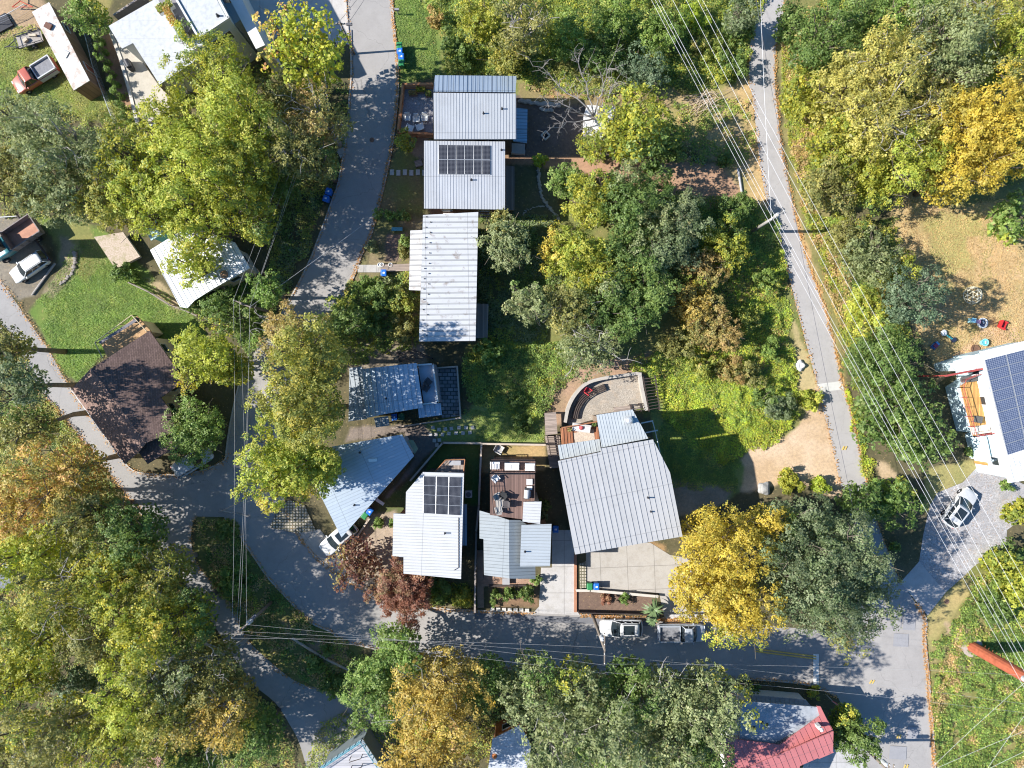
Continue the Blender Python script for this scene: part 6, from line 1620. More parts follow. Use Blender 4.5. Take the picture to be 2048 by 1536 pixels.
undergrowth('undergrowth', 'green ground cover left of the upper street and under the grove',
  [([(560,330),(680,300),(655,390),(610,520),(570,590),(530,560),(540,430)], .6, ['green','dkgreen','weeds','olive'], .8, .3),
   ([(400,560),(560,560),(560,640),(500,720),(440,600)], .7, ['fresh','green','kudzu'], .9, None),
   ([(240,190),(560,120),(700,180),(690,300),(560,330),(500,440),(200,440),(0,440),(0,200),(180,230)], .6, ['olive','weeds','green'], .5, .4)], 21, leaf=.165)
undergrowth('undergrowth', 'brush and weeds under the trees of the left lanes',
  [([(0,640),(40,710),(120,830),(200,930),(240,1000),(320,1100),(390,1200),(460,1310),(540,1410),(590,1500),(590,1560),(-20,1560),(-20,900)], .7, ['olive','weeds','green','rust'], .55, .4),
   ([(395,1040),(450,1040),(490,1090),(540,1165),(590,1215),(650,1270),(720,1300),(690,1385),(600,1360),(500,1270),(420,1160)], .45, ['weeds','dry','green','fresh'], .7, .42),
   ([(700,1300),(900,1340),(1430,1365),(1490,1390),(1480,1540),(600,1540),(640,1440),(760,1400)], .6, ['olive','weeds','green'], .5, .35)], 24, leaf=.165)
def turf(name, label, polys, seed): return undergrowth(name, label, polys, seed, cat='grass', leaf=.11, asp=.5)
turf('grass', 'short mown grass of the lawn around the brown shingled house',
  [([(75,600),(160,470),(210,500),(300,560),(390,640),(425,690),(360,750),(300,740),(210,705),(155,765),(100,700)], .14, ['fresh','kudzu','green'], .32, None),
   ([(-20,60),(70,50),(150,180),(240,195),(250,250),(170,235),(-20,215)], .12, ['kudzu','weeds','olive'], .3, None)], 31)
turf('grass', 'dry tan grass of the lawn on the right',
  [([(1810,360),(1900,420),(2060,380),(2060,690),(1960,705),(1870,735),(1820,640),(1800,500)], .10, ['dry','dry','dry','olive'], .16, None)], 33)
turf('grass', 'green grass of the backyard and the verge',
  [([(925,820),(1010,812),(1085,840),(1088,885),(950,885),(950,845)], .12, ['kudzu','kudzu','weeds'], .35, None),
   ([(790,0),(870,0),(880,150),(800,165)], .14, ['kudzu','green','weeds'], .4, None),
   ([(1320,830),(1440,870),(1480,930),(1470,985),(1330,970)], .3, ['kudzu','green','weeds'], .5, None)], 35)
# ------------------------------------------------------------------ vehicles
TYRE = lambda: M('tyre', (.025,.025,.027), .2, 6, .9)
RIM = lambda: M('alloy_rim', (.45,.45,.46), .1, 6, .35, metallic=.7)
def rrect(x, hw, z0, z1, r, n=4):
    """rounded section across the car at station x"""
    r = min(r, (z1 - z0) * .49, hw * .49); out = []
    for cx_, cz_, a0 in ((hw - r, z1 - r, 0), (-(hw - r), z1 - r, 90), (-(hw - r), z0 + r, 180), (hw - r, z0 + r, 270)):
        for k in range(n + 1):
            a = R(a0 + 90 * k / n); out.append((x, cx_ + r * math.cos(a), cz_ + r * math.sin(a)))
    return out
def wheel(root, x, y, r=.34, w=.22, rim=True):
    mb = MB(); n = 18; s = 1 if y > 0 else -1
    prof = [(r * .62, -w / 2), (r * .95, -w / 2), (r, -w * .3), (r, w * .3), (r * .95, w / 2), (r * .62, w / 2)]
    def ring(pr):
        return [[(x + a * math.cos(t * 2 * math.pi / n), y + b, r + a * math.sin(t * 2 * math.pi / n)) for t in range(n)] for a, b in pr]
    mb.loft(ring(prof)[::1]); wo = mb.build('wheel', TYRE(), root, smooth=False)
    if rim:
        m2 = MB(); m2.loft(ring([(r * .6, s * w * .3), (r * .6, s * w * .47), (r * .2, s * w * .52), (r * .05, s * w * .5)])); m2.build('rim', RIM(), wo)
def car(label, px, py, ang, L=4.6, W=1.86, Ht=1.66, col=(.78,.78,.77), cat='car', kind='suv', sunroof=True, rails=False, group=None, name='parked_car', roofcol=None, z=0.02, bedcol=None):
    """ang: heading of the bonnet in the photo, degrees clockwise from +x (y down)"""
    p = P(px, py, Ht * .6); root = thing(name, label, cat, (p.x, p.y, z), R(-ang), group)
    pc = paint('car_paint_%d_%d_%d' % tuple(int(c * 99) for c in col), col); gl = glass_mat('car_glass', (.018,.026,.032)); bk = M('black_trim', (.02,.02,.022), .15, 5, .5)
    hw = W / 2; belt = Ht * .62
    st = [(-.5, .70, .42, .74), (-.487, .86, .30, .93), (-.44, .95, .24, .98), (-.30, .99, .22, 1.0), (0, 1.0, .22, 1.0), (.22, .99, .22, .985), (.32, .98, .22, .95), (.42, .93, .22, .87), (.475, .80, .26, .78), (.5, .62, .36, .64)]
    mb = MB(); mb.loft([rrect(x * L, hw * w, z0 * Ht * .9, belt * z1, .13) for x, w, z0, z1 in st]); mb.build('body', pc, root, smooth=True)
    if kind == 'pickup': g = [(-.02, .90, belt * .98), (.03, .80, Ht * .97), (.19, .78, Ht * .98), (.285, .88, belt * .97)]
    elif kind == 'wagon': g = [(-.47, .86, belt * .94), (-.40, .78, Ht * .95), (.06, .77, Ht * .99), (.225, .88, belt * .97)]
    else: g = [(-.455, .84, belt * .95), (-.385, .80, Ht * .95), (.03, .82, Ht * .985), (.215, .90, belt * .97)]
    (x0, w0, z0), (x1, w1, z1), (x2, w2, z2), (x3, w3, z3) = g
    B = [(x0 * L, -w0 * hw, z0), (x3 * L, -w3 * hw, z3), (x3 * L, w3 * hw, z3), (x0 * L, w0 * hw, z0)]
    T = [(x1 * L, -w1 * hw, z1), (x2 * L, -w2 * hw, z2), (x2 * L, w2 * hw, z2), (x1 * L, w1 * hw, z1)]
    bow = .07                                   # windscreen and rear glass curve in plan
    def glassq(name, a, b, c, d, k):
        m = MB(); N = 6
        lo = [Vector(a).lerp(Vector(b), t / N) + Vector((k * math.sin(t / N * math.pi), 0, 0)) for t in range(N + 1)]
        hi = [Vector(d).lerp(Vector(c), t / N) + Vector((k * .8 * math.sin(t / N * math.pi), 0, .03 * math.sin(t / N * math.pi))) for t in range(N + 1)]
        for t in range(N): m.face([lo[t], lo[t + 1], hi[t + 1], hi[t]])
        m.build(name, gl, root, smooth=True)
    glassq('windscreen', B[1], B[2], T[2], T[1], bow * 2); glassq('rear_window', B[3], B[0], T[0], T[3], -bow)
    for s, (i, j) in ((-1, (0, 1)), (1, (2, 3))):
        m = MB(); m.face([B[i], B[j], T[j], T[i]]); m.build('side_window', gl, root)
    # roof skin with crowned middle
    mb = MB(); N = 8; rings = []
    for k in range(N + 1):
        t = k / N; x = (x1 + (x2 - x1) * t) * L; hw_ = hw * (w1 + (w2 - w1) * t); zz = z1 + (z2 - z1) * t; e = math.sin(t * math.pi)
        ex = (bow * 1.6 if k == N else -bow * .8 if k == 0 else 0)
        rings.append([(x + ex * (1 - abs(u) ** 2), u * hw_ * 1.02, zz + .045 * (1 - u ** 4) * (.5 + .5 * e) + .01) for u in (-1, -.86, -.5, 0, .5, .86, 1)] + [(x, u * hw_, zz - .03) for u in (.9, 0, -.9)])
    mb.loft(rings); mb.build('roof', roofcol and paint('roof_paint_%d' % int(roofcol[0] * 999), roofcol) or pc, root, smooth=True)
    mb = MB()
    for i in range(4): mb.tube([B[i], T[i]], .045, 6)
    for s in (-1, 1):
        for t in ((.36, .66) if kind != 'pickup' else (.5,)):
            a = Vector(B[0]).lerp(Vector(B[1]), t); b = Vector(T[0]).lerp(Vector(T[1]), t); a.y *= -s; b.y *= -s; mb.tube([a, b], .035, 6)
    mb.build('pillars', pc, root, smooth=True)
    if sunroof:
        mb = MB(); xa = (x1 + (x2 - x1) * .28) * L; xb = (x1 + (x2 - x1) * .86) * L
        mb.prism([(xa, -hw * .52), (xb, -hw * .52), (xb, hw * .52), (xa, hw * .52)], Ht + .0, Ht + .052); mb.build('sunroof', gl, root, bevel=.012)
    if rails:
        for s in (-1, 1):
            mb = MB(); mb.tube([(x1 * L + .1, s * hw * .68, z1 + .05), (x1 * L + .2, s * hw * .69, z1 + .12), (x2 * L - .2, s * hw * .69, z2 + .12), (x2 * L - .05, s * hw * .68, z2 + .05)], .025, 6); mb.build('roof_rail', bk, root)
    for s in (-1, 1):
        mb = MB(); mb.box((.465 * L, s * hw * .62, belt * .74), (.18, .34, .12)); mb.build('headlight', M('headlight_glass', (.75,.76,.76), .05, 5, .15), root, bevel=.03)
        mb = MB(); mb.box((-.482 * L, s * hw * .66, belt * .82), (.10, .26, .22)); mb.build('tail_light', M('tail_red', (.4,.03,.03), .1, 5, .25), root, bevel=.02)
        mb = MB(); mb.box(((x3 - .055) * L, s * (hw + .09), belt * 1.03), (.13, .22, .15)); mb.build('side_mirror', pc, root, bevel=.03)
        for x in (.315, -.305): wheel(root, x * L, s * (hw - .12), .35)
    mb = MB(); mb.box((.497 * L, 0, Ht * .30), (.06, W * .5, .16)); mb.build('grille', bk, root, bevel=.01)
    if kind == 'pickup':
        mb = MB(); bx0, bx1 = -.465 * L, -.05 * L; iw = hw * .80; zf = belt * .60; zt = belt * 1.005
        mb.box(((bx0 + bx1) / 2, 0, belt + .012), (bx1 - bx0, iw * 2, .02))
        mb.build('bed_liner', M('bed_liner', (.20,.20,.21), .3, 5, .8), root)
        mb = MB()
        for s in (-1, 1): mb.box(((bx0 + bx1) / 2, s * (iw + .06), zt + .12), (bx1 - bx0 + .1, .13, .28))
        mb.box((bx0 - .03, 0, zt + .12), (.10, iw * 2 + .2, .28)); mb.box((bx1 + .03, 0, zt + .12), (.08, iw * 2, .28))
        for s in (-1, 1): mb.box(((bx0 + bx1) / 2, s * (hw + .015), belt * .72), (bx1 - bx0, .03, belt * .5))
        mb.build('bed_rail', paint('bed_paint', bedcol) if bedcol else pc, root, bevel=.012)
    return root
WH = (.52,.52,.51)
car('white SUV with black sunroof parked on the gravel drive', 1922, 1016, -53, 4.75, 1.9, 1.56, WH)
car('white SUV with sunroof parked at the kerb left of the silver pickup', 1243, 1257, 180, 4.75, 1.9, 1.58, WH, rails=True)
car('silver pickup parked at the kerb half under the golden tree', 1364, 1267, 0, 5.3, 1.95, 1.78, (.36,.39,.43), kind='pickup', cat='pickup', name='pickup', sunroof=False)
car('white crossover tucked under the tip of the triangular roof', 676, 1077, 139, 4.6, 1.85, 1.62, WH)
car('silver car parked under the round light green tree', 383, 924, -31, 4.7, 1.85, 1.55, (.42,.45,.48), kind='wagon', sunroof=False)
car('white station wagon with roof rails parked beside the dump truck', 57, 533, 146, 4.6, 1.75, 1.5, (.60,.60,.58), kind='wagon', sunroof=False, rails=True)
car('old red and white pickup on the lawn by the long trailer', 67, 149, 148, 5.3, 1.9, 1.75, (.42,.11,.07), kind='pickup', cat='pickup', name='pickup', sunroof=False, bedcol=(.5,.5,.5))
# blue tarp covered car under the trees
def tarp(label, px, py, r):
    p = P(px, py, 1.2); mb = MB(); rs = np.random.RandomState(2)
    rings = []
    for i in range(9):
        t = i / 8; rr = [(-1 + 2 * t) * 2.1]; w = .95 * math.sin(min(1, .25 + min(t, 1 - t) * 2.2) * math.pi / 2); h = 1.25 * math.sin(min(1, .35 + min(t, 1 - t) * 2) * math.pi / 2)
        rings.append([(rr[0] + rs.normal() * .04, w * math.cos(a) * (1 + rs.normal() * .03), max(.02, h * math.sin(a) ** .7 * (1 + rs.normal() * .05))) for a in [math.pi * k / 10 for k in range(11)]])
    mb.loft(rings); o = mb.build('tarp', M('blue_tarp', (.30,.40,.50), .2, 2, .45), None, smooth=True); o.location = (p.x, p.y, 0); o.rotation_euler = (0, 0, -.5)
    tag(o, label, 'tarp')
tarp('pale blue tarp draped over something under the upper left grove', 235, 330, 20)

def dump_truck(label, px, py, ang):
    p = P(px, py, 1.5); t = thing('dump_truck', label, 'truck', (p.x, p.y, 0), R(-ang))
    teal = paint('truck_teal', (.05,.20,.22)); bedm = M('truck_bed_steel', (.20,.17,.16), .3, 3, .7); gl = glass_mat('car_glass')
    # bed: open box
    L, W = 3.6, 2.2; mb = MB()
    mb.box((-1.6, 0, 1.15), (L, W, .12)); mb.build('bed_floor', M('rusty_bed_floor', (.42,.22,.15), .35, 1.5, .9), t)
    mb = MB(); mb.box((-1.6, W / 2, 1.6), (L, .1, .9)); mb.box((-1.6, -W / 2, 1.6), (L, .1, .9)); mb.box((-1.6 - L / 2, 0, 1.6), (.1, W, .9)); mb.box((-1.6 + L / 2, 0, 1.75), (.1, W + .1, 1.2)); mb.build('bed_side', bedm, t, bevel=.01)
    for k in range(5):
        for s in (-1, 1): mb = MB(); mb.box((-1.6 - L / 2 + .1 + k * .85, s * (W / 2 + .08), 1.6), (.09, .07, .9)); mb.build('bed_rib', bedm, t)
    mb = MB(); mb.loft([rrect(x, hw, z0, z1, .16) for x, hw, z0, z1 in ((.35, .92, .7, 1.5), (.42, .98, .6, 1.62), (1.2, .98, .6, 1.6), (1.75, .9, .6, 1.5), (2.75, .82, .6, 1.36), (2.9, .7, .7, 1.25))]); mb.build('cab', teal, t, smooth=True)
    mb = MB(); mb.loft([[(x, y * s, z) for y, s in ((-1, w), (1, w))] + [(x + d, y * w2, 2.2) for y in (1, -1)] for x, w, w2, d in ((.45, .95, .8, .08), (1.6, .92, .78, -.35))]); mb.build('cab_window', gl, t)
    mb = MB(); mb.box((.92, 0, 2.24), (.95, 1.62, .09)); mb.build('cab_roof', teal, t, bevel=.03)
    for s in (-1, 1):
        mb = MB(); mb.box((2.86, s * .6, 1.0), (.1, .22, .22)); mb.build('headlight', M('headlight_glass', (.7,.7,.7)), t, bevel=.02)
        wheel(t, 2.1, s * .88, .42, .26); wheel(t, -2.1, s * .9, .42, .34)
    mb = MB(); mb.box((-.2, 0, .62), (6.0, .8, .16)); mb.build('chassis', DARKT, t)
dump_truck('teal dump truck with rusty open bed at the left edge', 22, 482, 146)

def utility_trailer(label, px, py, ang):
    p = P(px, py, .7); t = thing('utility_trailer', label, 'trailer', (p.x, p.y, 0), R(-ang)); st = M('black_steel', (.05,.05,.055), .2, 4, .6)
    mb = MB(); mb.box((0, 0, .55), (2.8, 1.4, .06)); mb.build('floor', M('worn_planks', (.30,.27,.24), .25, 3), t)
    mb = MB()
    for s in (-1, 1): mb.box((0, s * .7, .95), (2.8, .05, .06)); mb.box((0, s * .7, .62), (2.8, .06, .1))
    for x in (-1.4, -.5, .45, 1.4):
        for s in (-1, 1): mb.box((x, s * .7, .75), (.05, .05, .45))
    mb.box((-1.4, 0, .95), (.05, 1.4, .06)); mb.box((1.4, 0, .95), (.05, 1.4, .06)); mb.build('frame', st, t)
    mb = MB(); mb.tube([(1.4, .5, .5), (2.6, 0, .48)], .05, 6); mb.tube([(1.4, -.5, .5), (2.6, 0, .48)], .05, 6); mb.tube([(2.5, 0, .48), (3.0, 0, .48)], .06, 6); mb.build('drawbar', st, t)
    for s in (-1, 1): wheel(t, -.2, s * .85, .3, .2)
    mb = MB(); mb.box((.4, .1, .75), (.5, .35, .3), .4); mb.box((-.5, -.2, .72), (.8, .25, .25), -.3); mb.build('cargo', M('cardboard', (.45,.38,.28), .2), t)
utility_trailer('small black utility trailer with junk beside the long trailer', 58, 77, 163)

# ------------------------------------------------------------------ wheelie bins
def make_bin(name, label, col, px, py, rz, mark=True):
    p = P(px, py, .55); t = thing(name, label, 'bin', (p.x, p.y, 0.02), rz, 'wheelie bins')
    m = M('bin_%d_%d' % (int(col[1] * 100), int(col[2] * 100)), col, .15, 3, .5)
    def sec(a, b, z): return [(-a, -b, z), (a, -b, z), (a, b, z), (-a, b, z)]
    mb = MB(); mb.loft([sec(.22, .27, .06), sec(.27, .34, .95), sec(.29, .36, .96), sec(.29, .36, 1.0)]); mb.build('body', m, t, bevel=.02)
    mb = MB(); mb.loft([sec(.30, .37, 1.0), sec(.30, .37, 1.035), sec(.22, .29, 1.08)]); ld = mb.build('lid', m, t, bevel=.015)
    if mark:
        mb = MB(); mb.box((.03, .0, 1.083), (.16, .18, .006)); mb.box((-.12, -.02, 1.083), (.03, .14, .006)); mb.build('emblem', M('white_print', (.75,.76,.78), .05), ld)
    mb = MB(); mb.tube([(-.34, -.24, .98), (-.34, .24, .98)], .022, 6); mb.build('handle', m, t)
    for s in (-1, 1):
        mb = MB(); mb.tube([(-.26, s * .30 - .03, .12), (-.26, s * .30 + .03, .12)], .12, 12); mb.build('wheel', TYRE(), t)
    return t
BL = (.015,.13,.48); GR = (.03,.20,.07)
for a in [
 ('blue recycling bin furthest up the verge of the upper street, below the green one', BL, 801, 106, 0, True),
 ('blue recycling bin in the verge row, second of its colour down the street', BL, 804, 117, 0, True),
 ('green bin at the top of the row on the verge of the upper street', GR, 800, 95, 0, False),
 ('green bin at the lower end of the row on the verge of the upper street', GR, 804, 129, 0, False),
 ('blue recycling bin nearest the corner of the left kerb of the upper street', BL, 654, 399, -.3, True),
 ('blue recycling bin just above another one at the left kerb of the upper street', BL, 659, 385, -.3, True),
 ('green bin half hidden under leaves at the left kerb of the upper street', GR, 667, 356, -.3, False),
 ('blue recycling bin beside the plank walk to the long white roof', BL, 769, 547, 0, True),
 ('blue recycling bin at the top of the white driveway', BL, 1111, 1057, 0, True),
 ('green bin on the beige parking court next to a blue one', GR, 1179, 1171, 0, False),
 ('blue recycling bin on the beige parking court next to a green one', BL, 1192, 1171, 0, True),
 ('blue recycling bin beside the triangular roof', BL, 741, 1022, -.6, True),
 ('green bin beside the triangular roof', GR, 731, 1030, -.6, False),
 ('blue recycling bin in the shade below the blue metal roof', BL, 790, 834, .1, True),
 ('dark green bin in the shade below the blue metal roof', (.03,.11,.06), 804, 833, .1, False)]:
    make_bin('wheelie_bin', *a)

# ------------------------------------------------------------------ poles and wires
POLEW = M('pole_wood', (.20,.165,.13), .3, 3, .9)
POLEG = M('pole_grey_wood', (.30,.28,.25), .25, 3, .9)
STEELG = M('galvanised', (.52,.53,.54), .15, 4, .45, metallic=.3)
def utility_pole(label, base, h, arms, ang, lean=(0, 0), transformer=None, mat=None, lamp=None, r=.16):
    b = P(*base); t = thing('utility_pole', label, 'utility pole', (b.x, b.y, 0)); mat = mat or POLEW
    top = Vector((lean[0], lean[1], h))
    mb = MB(); mb.tube([(0, 0, -.2), tuple(top * .5), tuple(top)], [r * 1.15, r, r * .78], 12); mb.build('pole', mat, t, smooth=True)
    d = Vector((math.cos(ang), math.sin(ang), 0)); tips = []
    for z, w in arms:
        c = top * (z / h); mb = MB(); mb.box((c.x, c.y, z), (w, .11, .13), ang)
        o = mb.build('crossarm', mat, t)
        n = max(2, int(w / .7))
        for k in range(n):
            q = c + d * (-w / 2 + .12 + (w - .24) * k / (n - 1)); tips.append((b.x + q.x, b.y + q.y, z + .2))
            mi = MB(); mi.lathe((q.x, q.y, z + .06), [(.03, 0), (.055, .03), (.03, .06), (.055, .09), (.025, .14)], 8); mi.build('insulator', M('porcelain', (.6,.6,.58), .1, 4, .3), o)
    if transformer:
        for z, dx in transformer:
            c = top * (z / h) + d * dx; mb = MB(); mb.lathe((c.x, c.y, z), [(.20, 0), (.24, .05), (.24, .75), (.20, .82), (.08, .86)], 14); mb.lathe((c.x, c.y, z + .84), [(.04, 0), (.05, .15), (.02, .22)], 8)
            mb.build('transformer', STEELG, t)
    if lamp:
        a, Lg, z = lamp; c = top * (z / h); e = c + Vector((math.cos(a), math.sin(a), .15)) * Lg
        mb = MB(); mb.tube([c, c.lerp(e, .5) + Vector((0, 0, .12)), e], .04, 6); la = mb.build('lamp_arm', STEELG, t)
        mb = MB(); mb.box((e.x, e.y, e.z), (.62, .28, .14), a); mb.build('lamp_head', M('lamp_grey', (.10,.10,.11), .1), la, bevel=.03)
    tips_all = tips + [(b.x + top.x * f, b.y + top.y * f, h * f) for f in (.78, .72)]
    return t, tips_all
_, PA = utility_pole('wooden utility pole with crossarms on the grass island', (543,1204), 9.6, [(9.3, 2.2), (8.5, 1.8)], .75, transformer=[(7.2, .45)], lamp=(.8, 1.4, 8.0))
_, PB = utility_pole('grey utility pole with a pale arm beside the narrow right lane', (1504,463), 8.0, [(7.6, 1.8)], .6, mat=POLEG, transformer=[(6.2, .42)])
_, PC = utility_pole('dark utility pole at the kerb left of the parked white car', (1184,1226), 11.2, [(10.8, 3.0)], 1.57, transformer=[(8.6, .4)])
_, PD = utility_pole('slim street pole with a small dark lamp beside the upper street', (709,108), 6.0, [(5.6, 1.0)], 0, lamp=(0, .9, 5.4), lean=(-.25, .6), r=.11)
_, PE = utility_pole('utility pole wrapped in vines at the street bend', (540,624), 8.6, [(8.2, 2.0), (7.4, 1.4)], -.4)
utility_pole('dark utility pole beside the oval tree at the bottom of the junction', (1716,1480), 7.8, [(7.2, 2.2), (6.4, 1.6)], 1.4, transformer=[(5.2, .4)])
# great rust red pole
def steel_pole(label, base, h):
    b = P(*base); t = thing('transmission_pole', label, 'pole', (b.x, b.y, 0)); st = M('weathering_steel', (.37,.10,.05), .35, 1.8, .8)
    mb = MB(); mb.lathe((0, 0, 0), [(.70, -.1), (.70, .1), (.60, .12), (.57, h * .33), (.52, h * .66), (.45, h)], 12); mb.build('shaft', st, t)
    mb = MB(); mb.lathe((0, 0, 0), [(1.15, -.05), (1.15, .28)], 16); mb.build('footing', concrete_mat('footing', (.40,.34,.29)), t)
    for i in range(26):
        z = 2 + i * (h - 3) / 26; rr = .66 - .2 * z / h; a = 1.2
        mb = MB(); mb.tube([(rr * .9 * math.cos(a), rr * .9 * math.sin(a), z), ((rr + .18) * math.cos(a), (rr + .18) * math.sin(a), z)], .02, 5); mb.build('step', st, t)
    tips = []
    for z, L in ((12.5, 2.6), (14.5, 2.6), (h - 1.2, 3.0)):
        for s in (-1, 1):
            a = 2.45 if s > 0 else 2.45 + math.pi; e = Vector((math.cos(a) * L, math.sin(a) * L, z + .5))
            mb = MB(); mb.tube([(0, 0, z), tuple(e)], [.16, .09], 8); ar = mb.build('arm', st, t)
            mi = MB(); mi.lathe((e.x, e.y, e.z - .75), [(.05, 0), (.13, .08), (.05, .16), (.13, .26), (.05, .34), (.13, .44), (.05, .52), (.04, .7)], 10); mi.build('insulator', M('porcelain', (.6,.6,.6)), ar)
            tips.append((b.x + e.x, b.y + e.y, e.z - .75))
    mb = MB(); mb.lathe((-1.05, .35, 9.6), [(.22, 0), (.27, .06), (.27, .8), (.1, .9)], 12); mb.build('transformer', STEELG, t)
    return tips
PF = steel_pole('great rust red steel pole leaning out of the lower right corner', (1942,1292), 19.0)

WIREW = M('bright_wire', (.58,.57,.56), .06, 3, .5)
WIRE_SHADE = M('wire_shadow_dark', (.10,.10,.11), .1, 3, .6)  # dark colour for wires drawn in place of wire shadows
WIREG = M('grey_wire', (.40,.39,.38), .08, 3, .6)
def wire(label, a, b, sag=.6, r=.022, mat=None, group=None, n=14):
    a, b = Vector(a), Vector(b); pts = [a.lerp(b, i / n) - Vector((0, 0, 4 * sag * (i / n) * (1 - i / n))) for i in range(n + 1)]
    mb = MB(); mb.tube(pts, r, 5)
    return tag(mb.build('wire', mat or WIREW, None, tuple(a)), label, 'wire', group)
# transmission bundle from the top edge to the lower right
zt = 17.0
for i, (x0, x1, z) in enumerate([(1306,1931,15.0), (1314,1948,16.0), (1321,1956,16.2), (1349,1971,18.0), (1376,1993,18.0), (1399,2021,17.0), (1409,2052,17.0)]):
    d = (x1 - x0) / 1152
    a = P(x0 - d * 160, -160, z); b = P(x1 + d * 420, 1152 + 420, z)
    wire('pale transmission wire of the bundle running from the top edge to the lower right corner', a, b, .9, .0135, group='transmission wires')
GW = 'wires from the street lamp pole to the vine wrapped pole'
for k in range(4):
    a = PD[k % len(PD)]; b = PE[k]
    wire('grey wire between the street lamp pole and the vine wrapped pole', (a[0] + .12 * k - .2, a[1], a[2]), b, .3, .011, WIREG, GW)
GW = 'wires from the vine wrapped pole to the island pole'
for k in range(4):
    b = PA[k]; a = PE[min(k, len(PE) - 1)]
    wire('grey wire hanging between the vine wrapped pole and the pole on the grass island', (a[0], a[1], a[2]), (b[0], b[1], b[2]), .5, .011, WIREG, GW)
GW = 'wires along the lower street'
for k, (dy, z) in enumerate([(1.2, 9.4), (.4, 9.2), (-.5, 8.2), (-1.3, 10.9)]):
    a = PA[k]; b = PC[k] if k < len(PC) else PC[-1]
    wire('pale wire along the lower street between the island pole and the kerb pole', a, (b[0], P(1190,1226)[1] + dy - 1.0, b[2]), .5, .0075, WIREG, GW)
for k, (dy, tp) in enumerate([(.4, PF[0]), (-.4, PF[1]), (-1.2, PF[2])]):
    b = PC[min(k, len(PC) - 1)]
    wire('pale wire crossing the junction from the kerb pole to the rust red pole', (b[0], P(1190,1226)[1] + dy - 1.0, b[2]), tp, .8, .0075, WIREG, 'wires across the junction')
for k, (x, y) in enumerate([(1735,1600), (1800,1600), (1860,1600), (1930,1610), (1985,1610)]):
    wire('pale wire fanning down from the rust red pole to the bottom edge', PF[k % 4], P(x, y, 9.0), .3, .011, WIREW, 'wires fanning down from the rust red pole')
for k, (x0, x1) in enumerate([(750, 722), (758, 728)]):
    wire('added dark wire drawn for a wire shadow across the top of the upper street', P(x0 + 6, -60, 5.6), tuple(Vector(PD[k]) + Vector((.2 + k * .3, 0, 0))), .2, .02, WIRE_SHADE, 'dark wires drawn for wire shadows at the top of the upper street')  # dark wires added where wire shadows cross the street
wire('pale service wire from the street bend over the road to the long white roof', PE[1], P(752, 430, 3.2), .25, .02, WIREG)
wire('dark wire added for the wire shadow down the narrow right lane', P(1512, 0, 8), P(1705, 1010, 7), .6, .02, WIRE_SHADE)  # dark wire added along the shadow line that a wire leaves on the lane
wire('guy wire from the lane pole back to the top edge', PB[0], P(1520, -40, 8.5), .3, .02, WIREW)
wire('service wire from the island pole toward the lower left wood', PA[-1], P(975/2, 1205, 0.2), 0, .015, WIREG)
# ------------------------------------------------------------------ fences, walls, small things
def board_fence(label, pts, h, mat, post=None, gap=1.8, th=.06, name='fence', cat='fence', rails=3, cap=None, solid=True):
    L = [Vector(q) for q in xy(pts, h * .7)]; b = L[0]; t = thing(name, label, cat, (b.x, b.y, 0)); o = (b.x, b.y, 0)
    for i in range(len(L) - 1):
        a, c = L[i], L[i + 1]; d = c - a; m = (a + c) / 2; rz = math.atan2(d.y, d.x)
        mb = MB()
        if solid: mb.box((m.x, m.y, h * .5), (d.length, th, h * .94), rz)
        else:
            for k in range(rails): mb.box((m.x, m.y, h * (k + .7) / rails), (d.length, th, h / rails * .5), rz)
        mb.build('board_panel', mat, t, o)
        mb = MB(); mb.box((m.x, m.y, h), (d.length + .1, cap or .16, .05), rz); mb.build('cap_rail', post or mat, t, o)
        n = max(1, round(d.length / gap))
        for k in range(n + (i == len(L) - 2)):
            q = a.lerp(c, k / n); mp = MB(); mp.box((q.x, q.y, h * .5 - .05), (.13, .13, h + .12), rz); mp.build('post', post or mat, t, o)
    return t
def retaining(label, pts, h, mat, w=.2, name='garden_wall', cat='wall', z=0):
    L = [Vector(q) for q in xy(pts, h)]; mb = MB()
    for i in range(len(L) - 1):
        a, c = L[i], L[i + 1]; d = (c - a); n = Vector((-d.y, d.x)).normalized() * w / 2; e = d.normalized() * w / 2
        mb.prism([tuple(a - n - e * (i == 0)), tuple(c - n + e * .98), tuple(c + n + e * .98), tuple(a + n - e * (i == 0))], -.05, h + .003 * (i % 2))
    return tag(mb.build(name, mat, None, (L[0].x, L[0].y, 0)), label, cat)
ORA = M('orange_timber', (.45,.19,.08), .2, 3, .7)
CRM = M('cream_timber', (.46,.38,.30), .15, 3, .7)
board_fence('orange stained timber fence round the gravel patio of the upper house', [(866,171),(807,171),(797,266),(866,271)], 1.5, ORA, cap=.22, rails=4, solid=False)
sheet('gravel_patio', [(810,174),(866,174),(866,266),(801,262)], gravel_mat('patio_gravel', (.30,.29,.30), .35, 16), 'grey gravel patio inside the orange timber fence', 'patio')
board_fence('pale timber fence round the yard of the notched roof house', [(822,960),(886,885),(962,886)], 1.6, CRM, CRM, cap=.2)
board_fence('pale timber fence along the backyard lawn above the brown roof deck', [(964,887),(1090,889)], 1.6, CRM, CRM, cap=.2)
board_fence('tall pale timber fence between the notched roof and the brown roof deck', [(963,890),(958,1010),(953,1060)], 1.7, CRM, CRM, cap=.2)
board_fence('dark timber fence running down to the street left of the brick steps', [(953,1064),(951,1140),(950,1222)], 1.5, M('grey_fence', (.28,.24,.21), .2), cap=.2)
board_fence('dark fence along the mulch bed above the lower street', [(1158,1224),(1285,1227)], 1.0, DARKT, cap=.1, rails=3, solid=False)
board_fence('white board fence curving along the beige parking court', [(1153,1180),(1180,1180),(1250,1186),(1315,1192)], .7, M('white_wall_cap', (.50,.46,.40), .1), cap=.28)
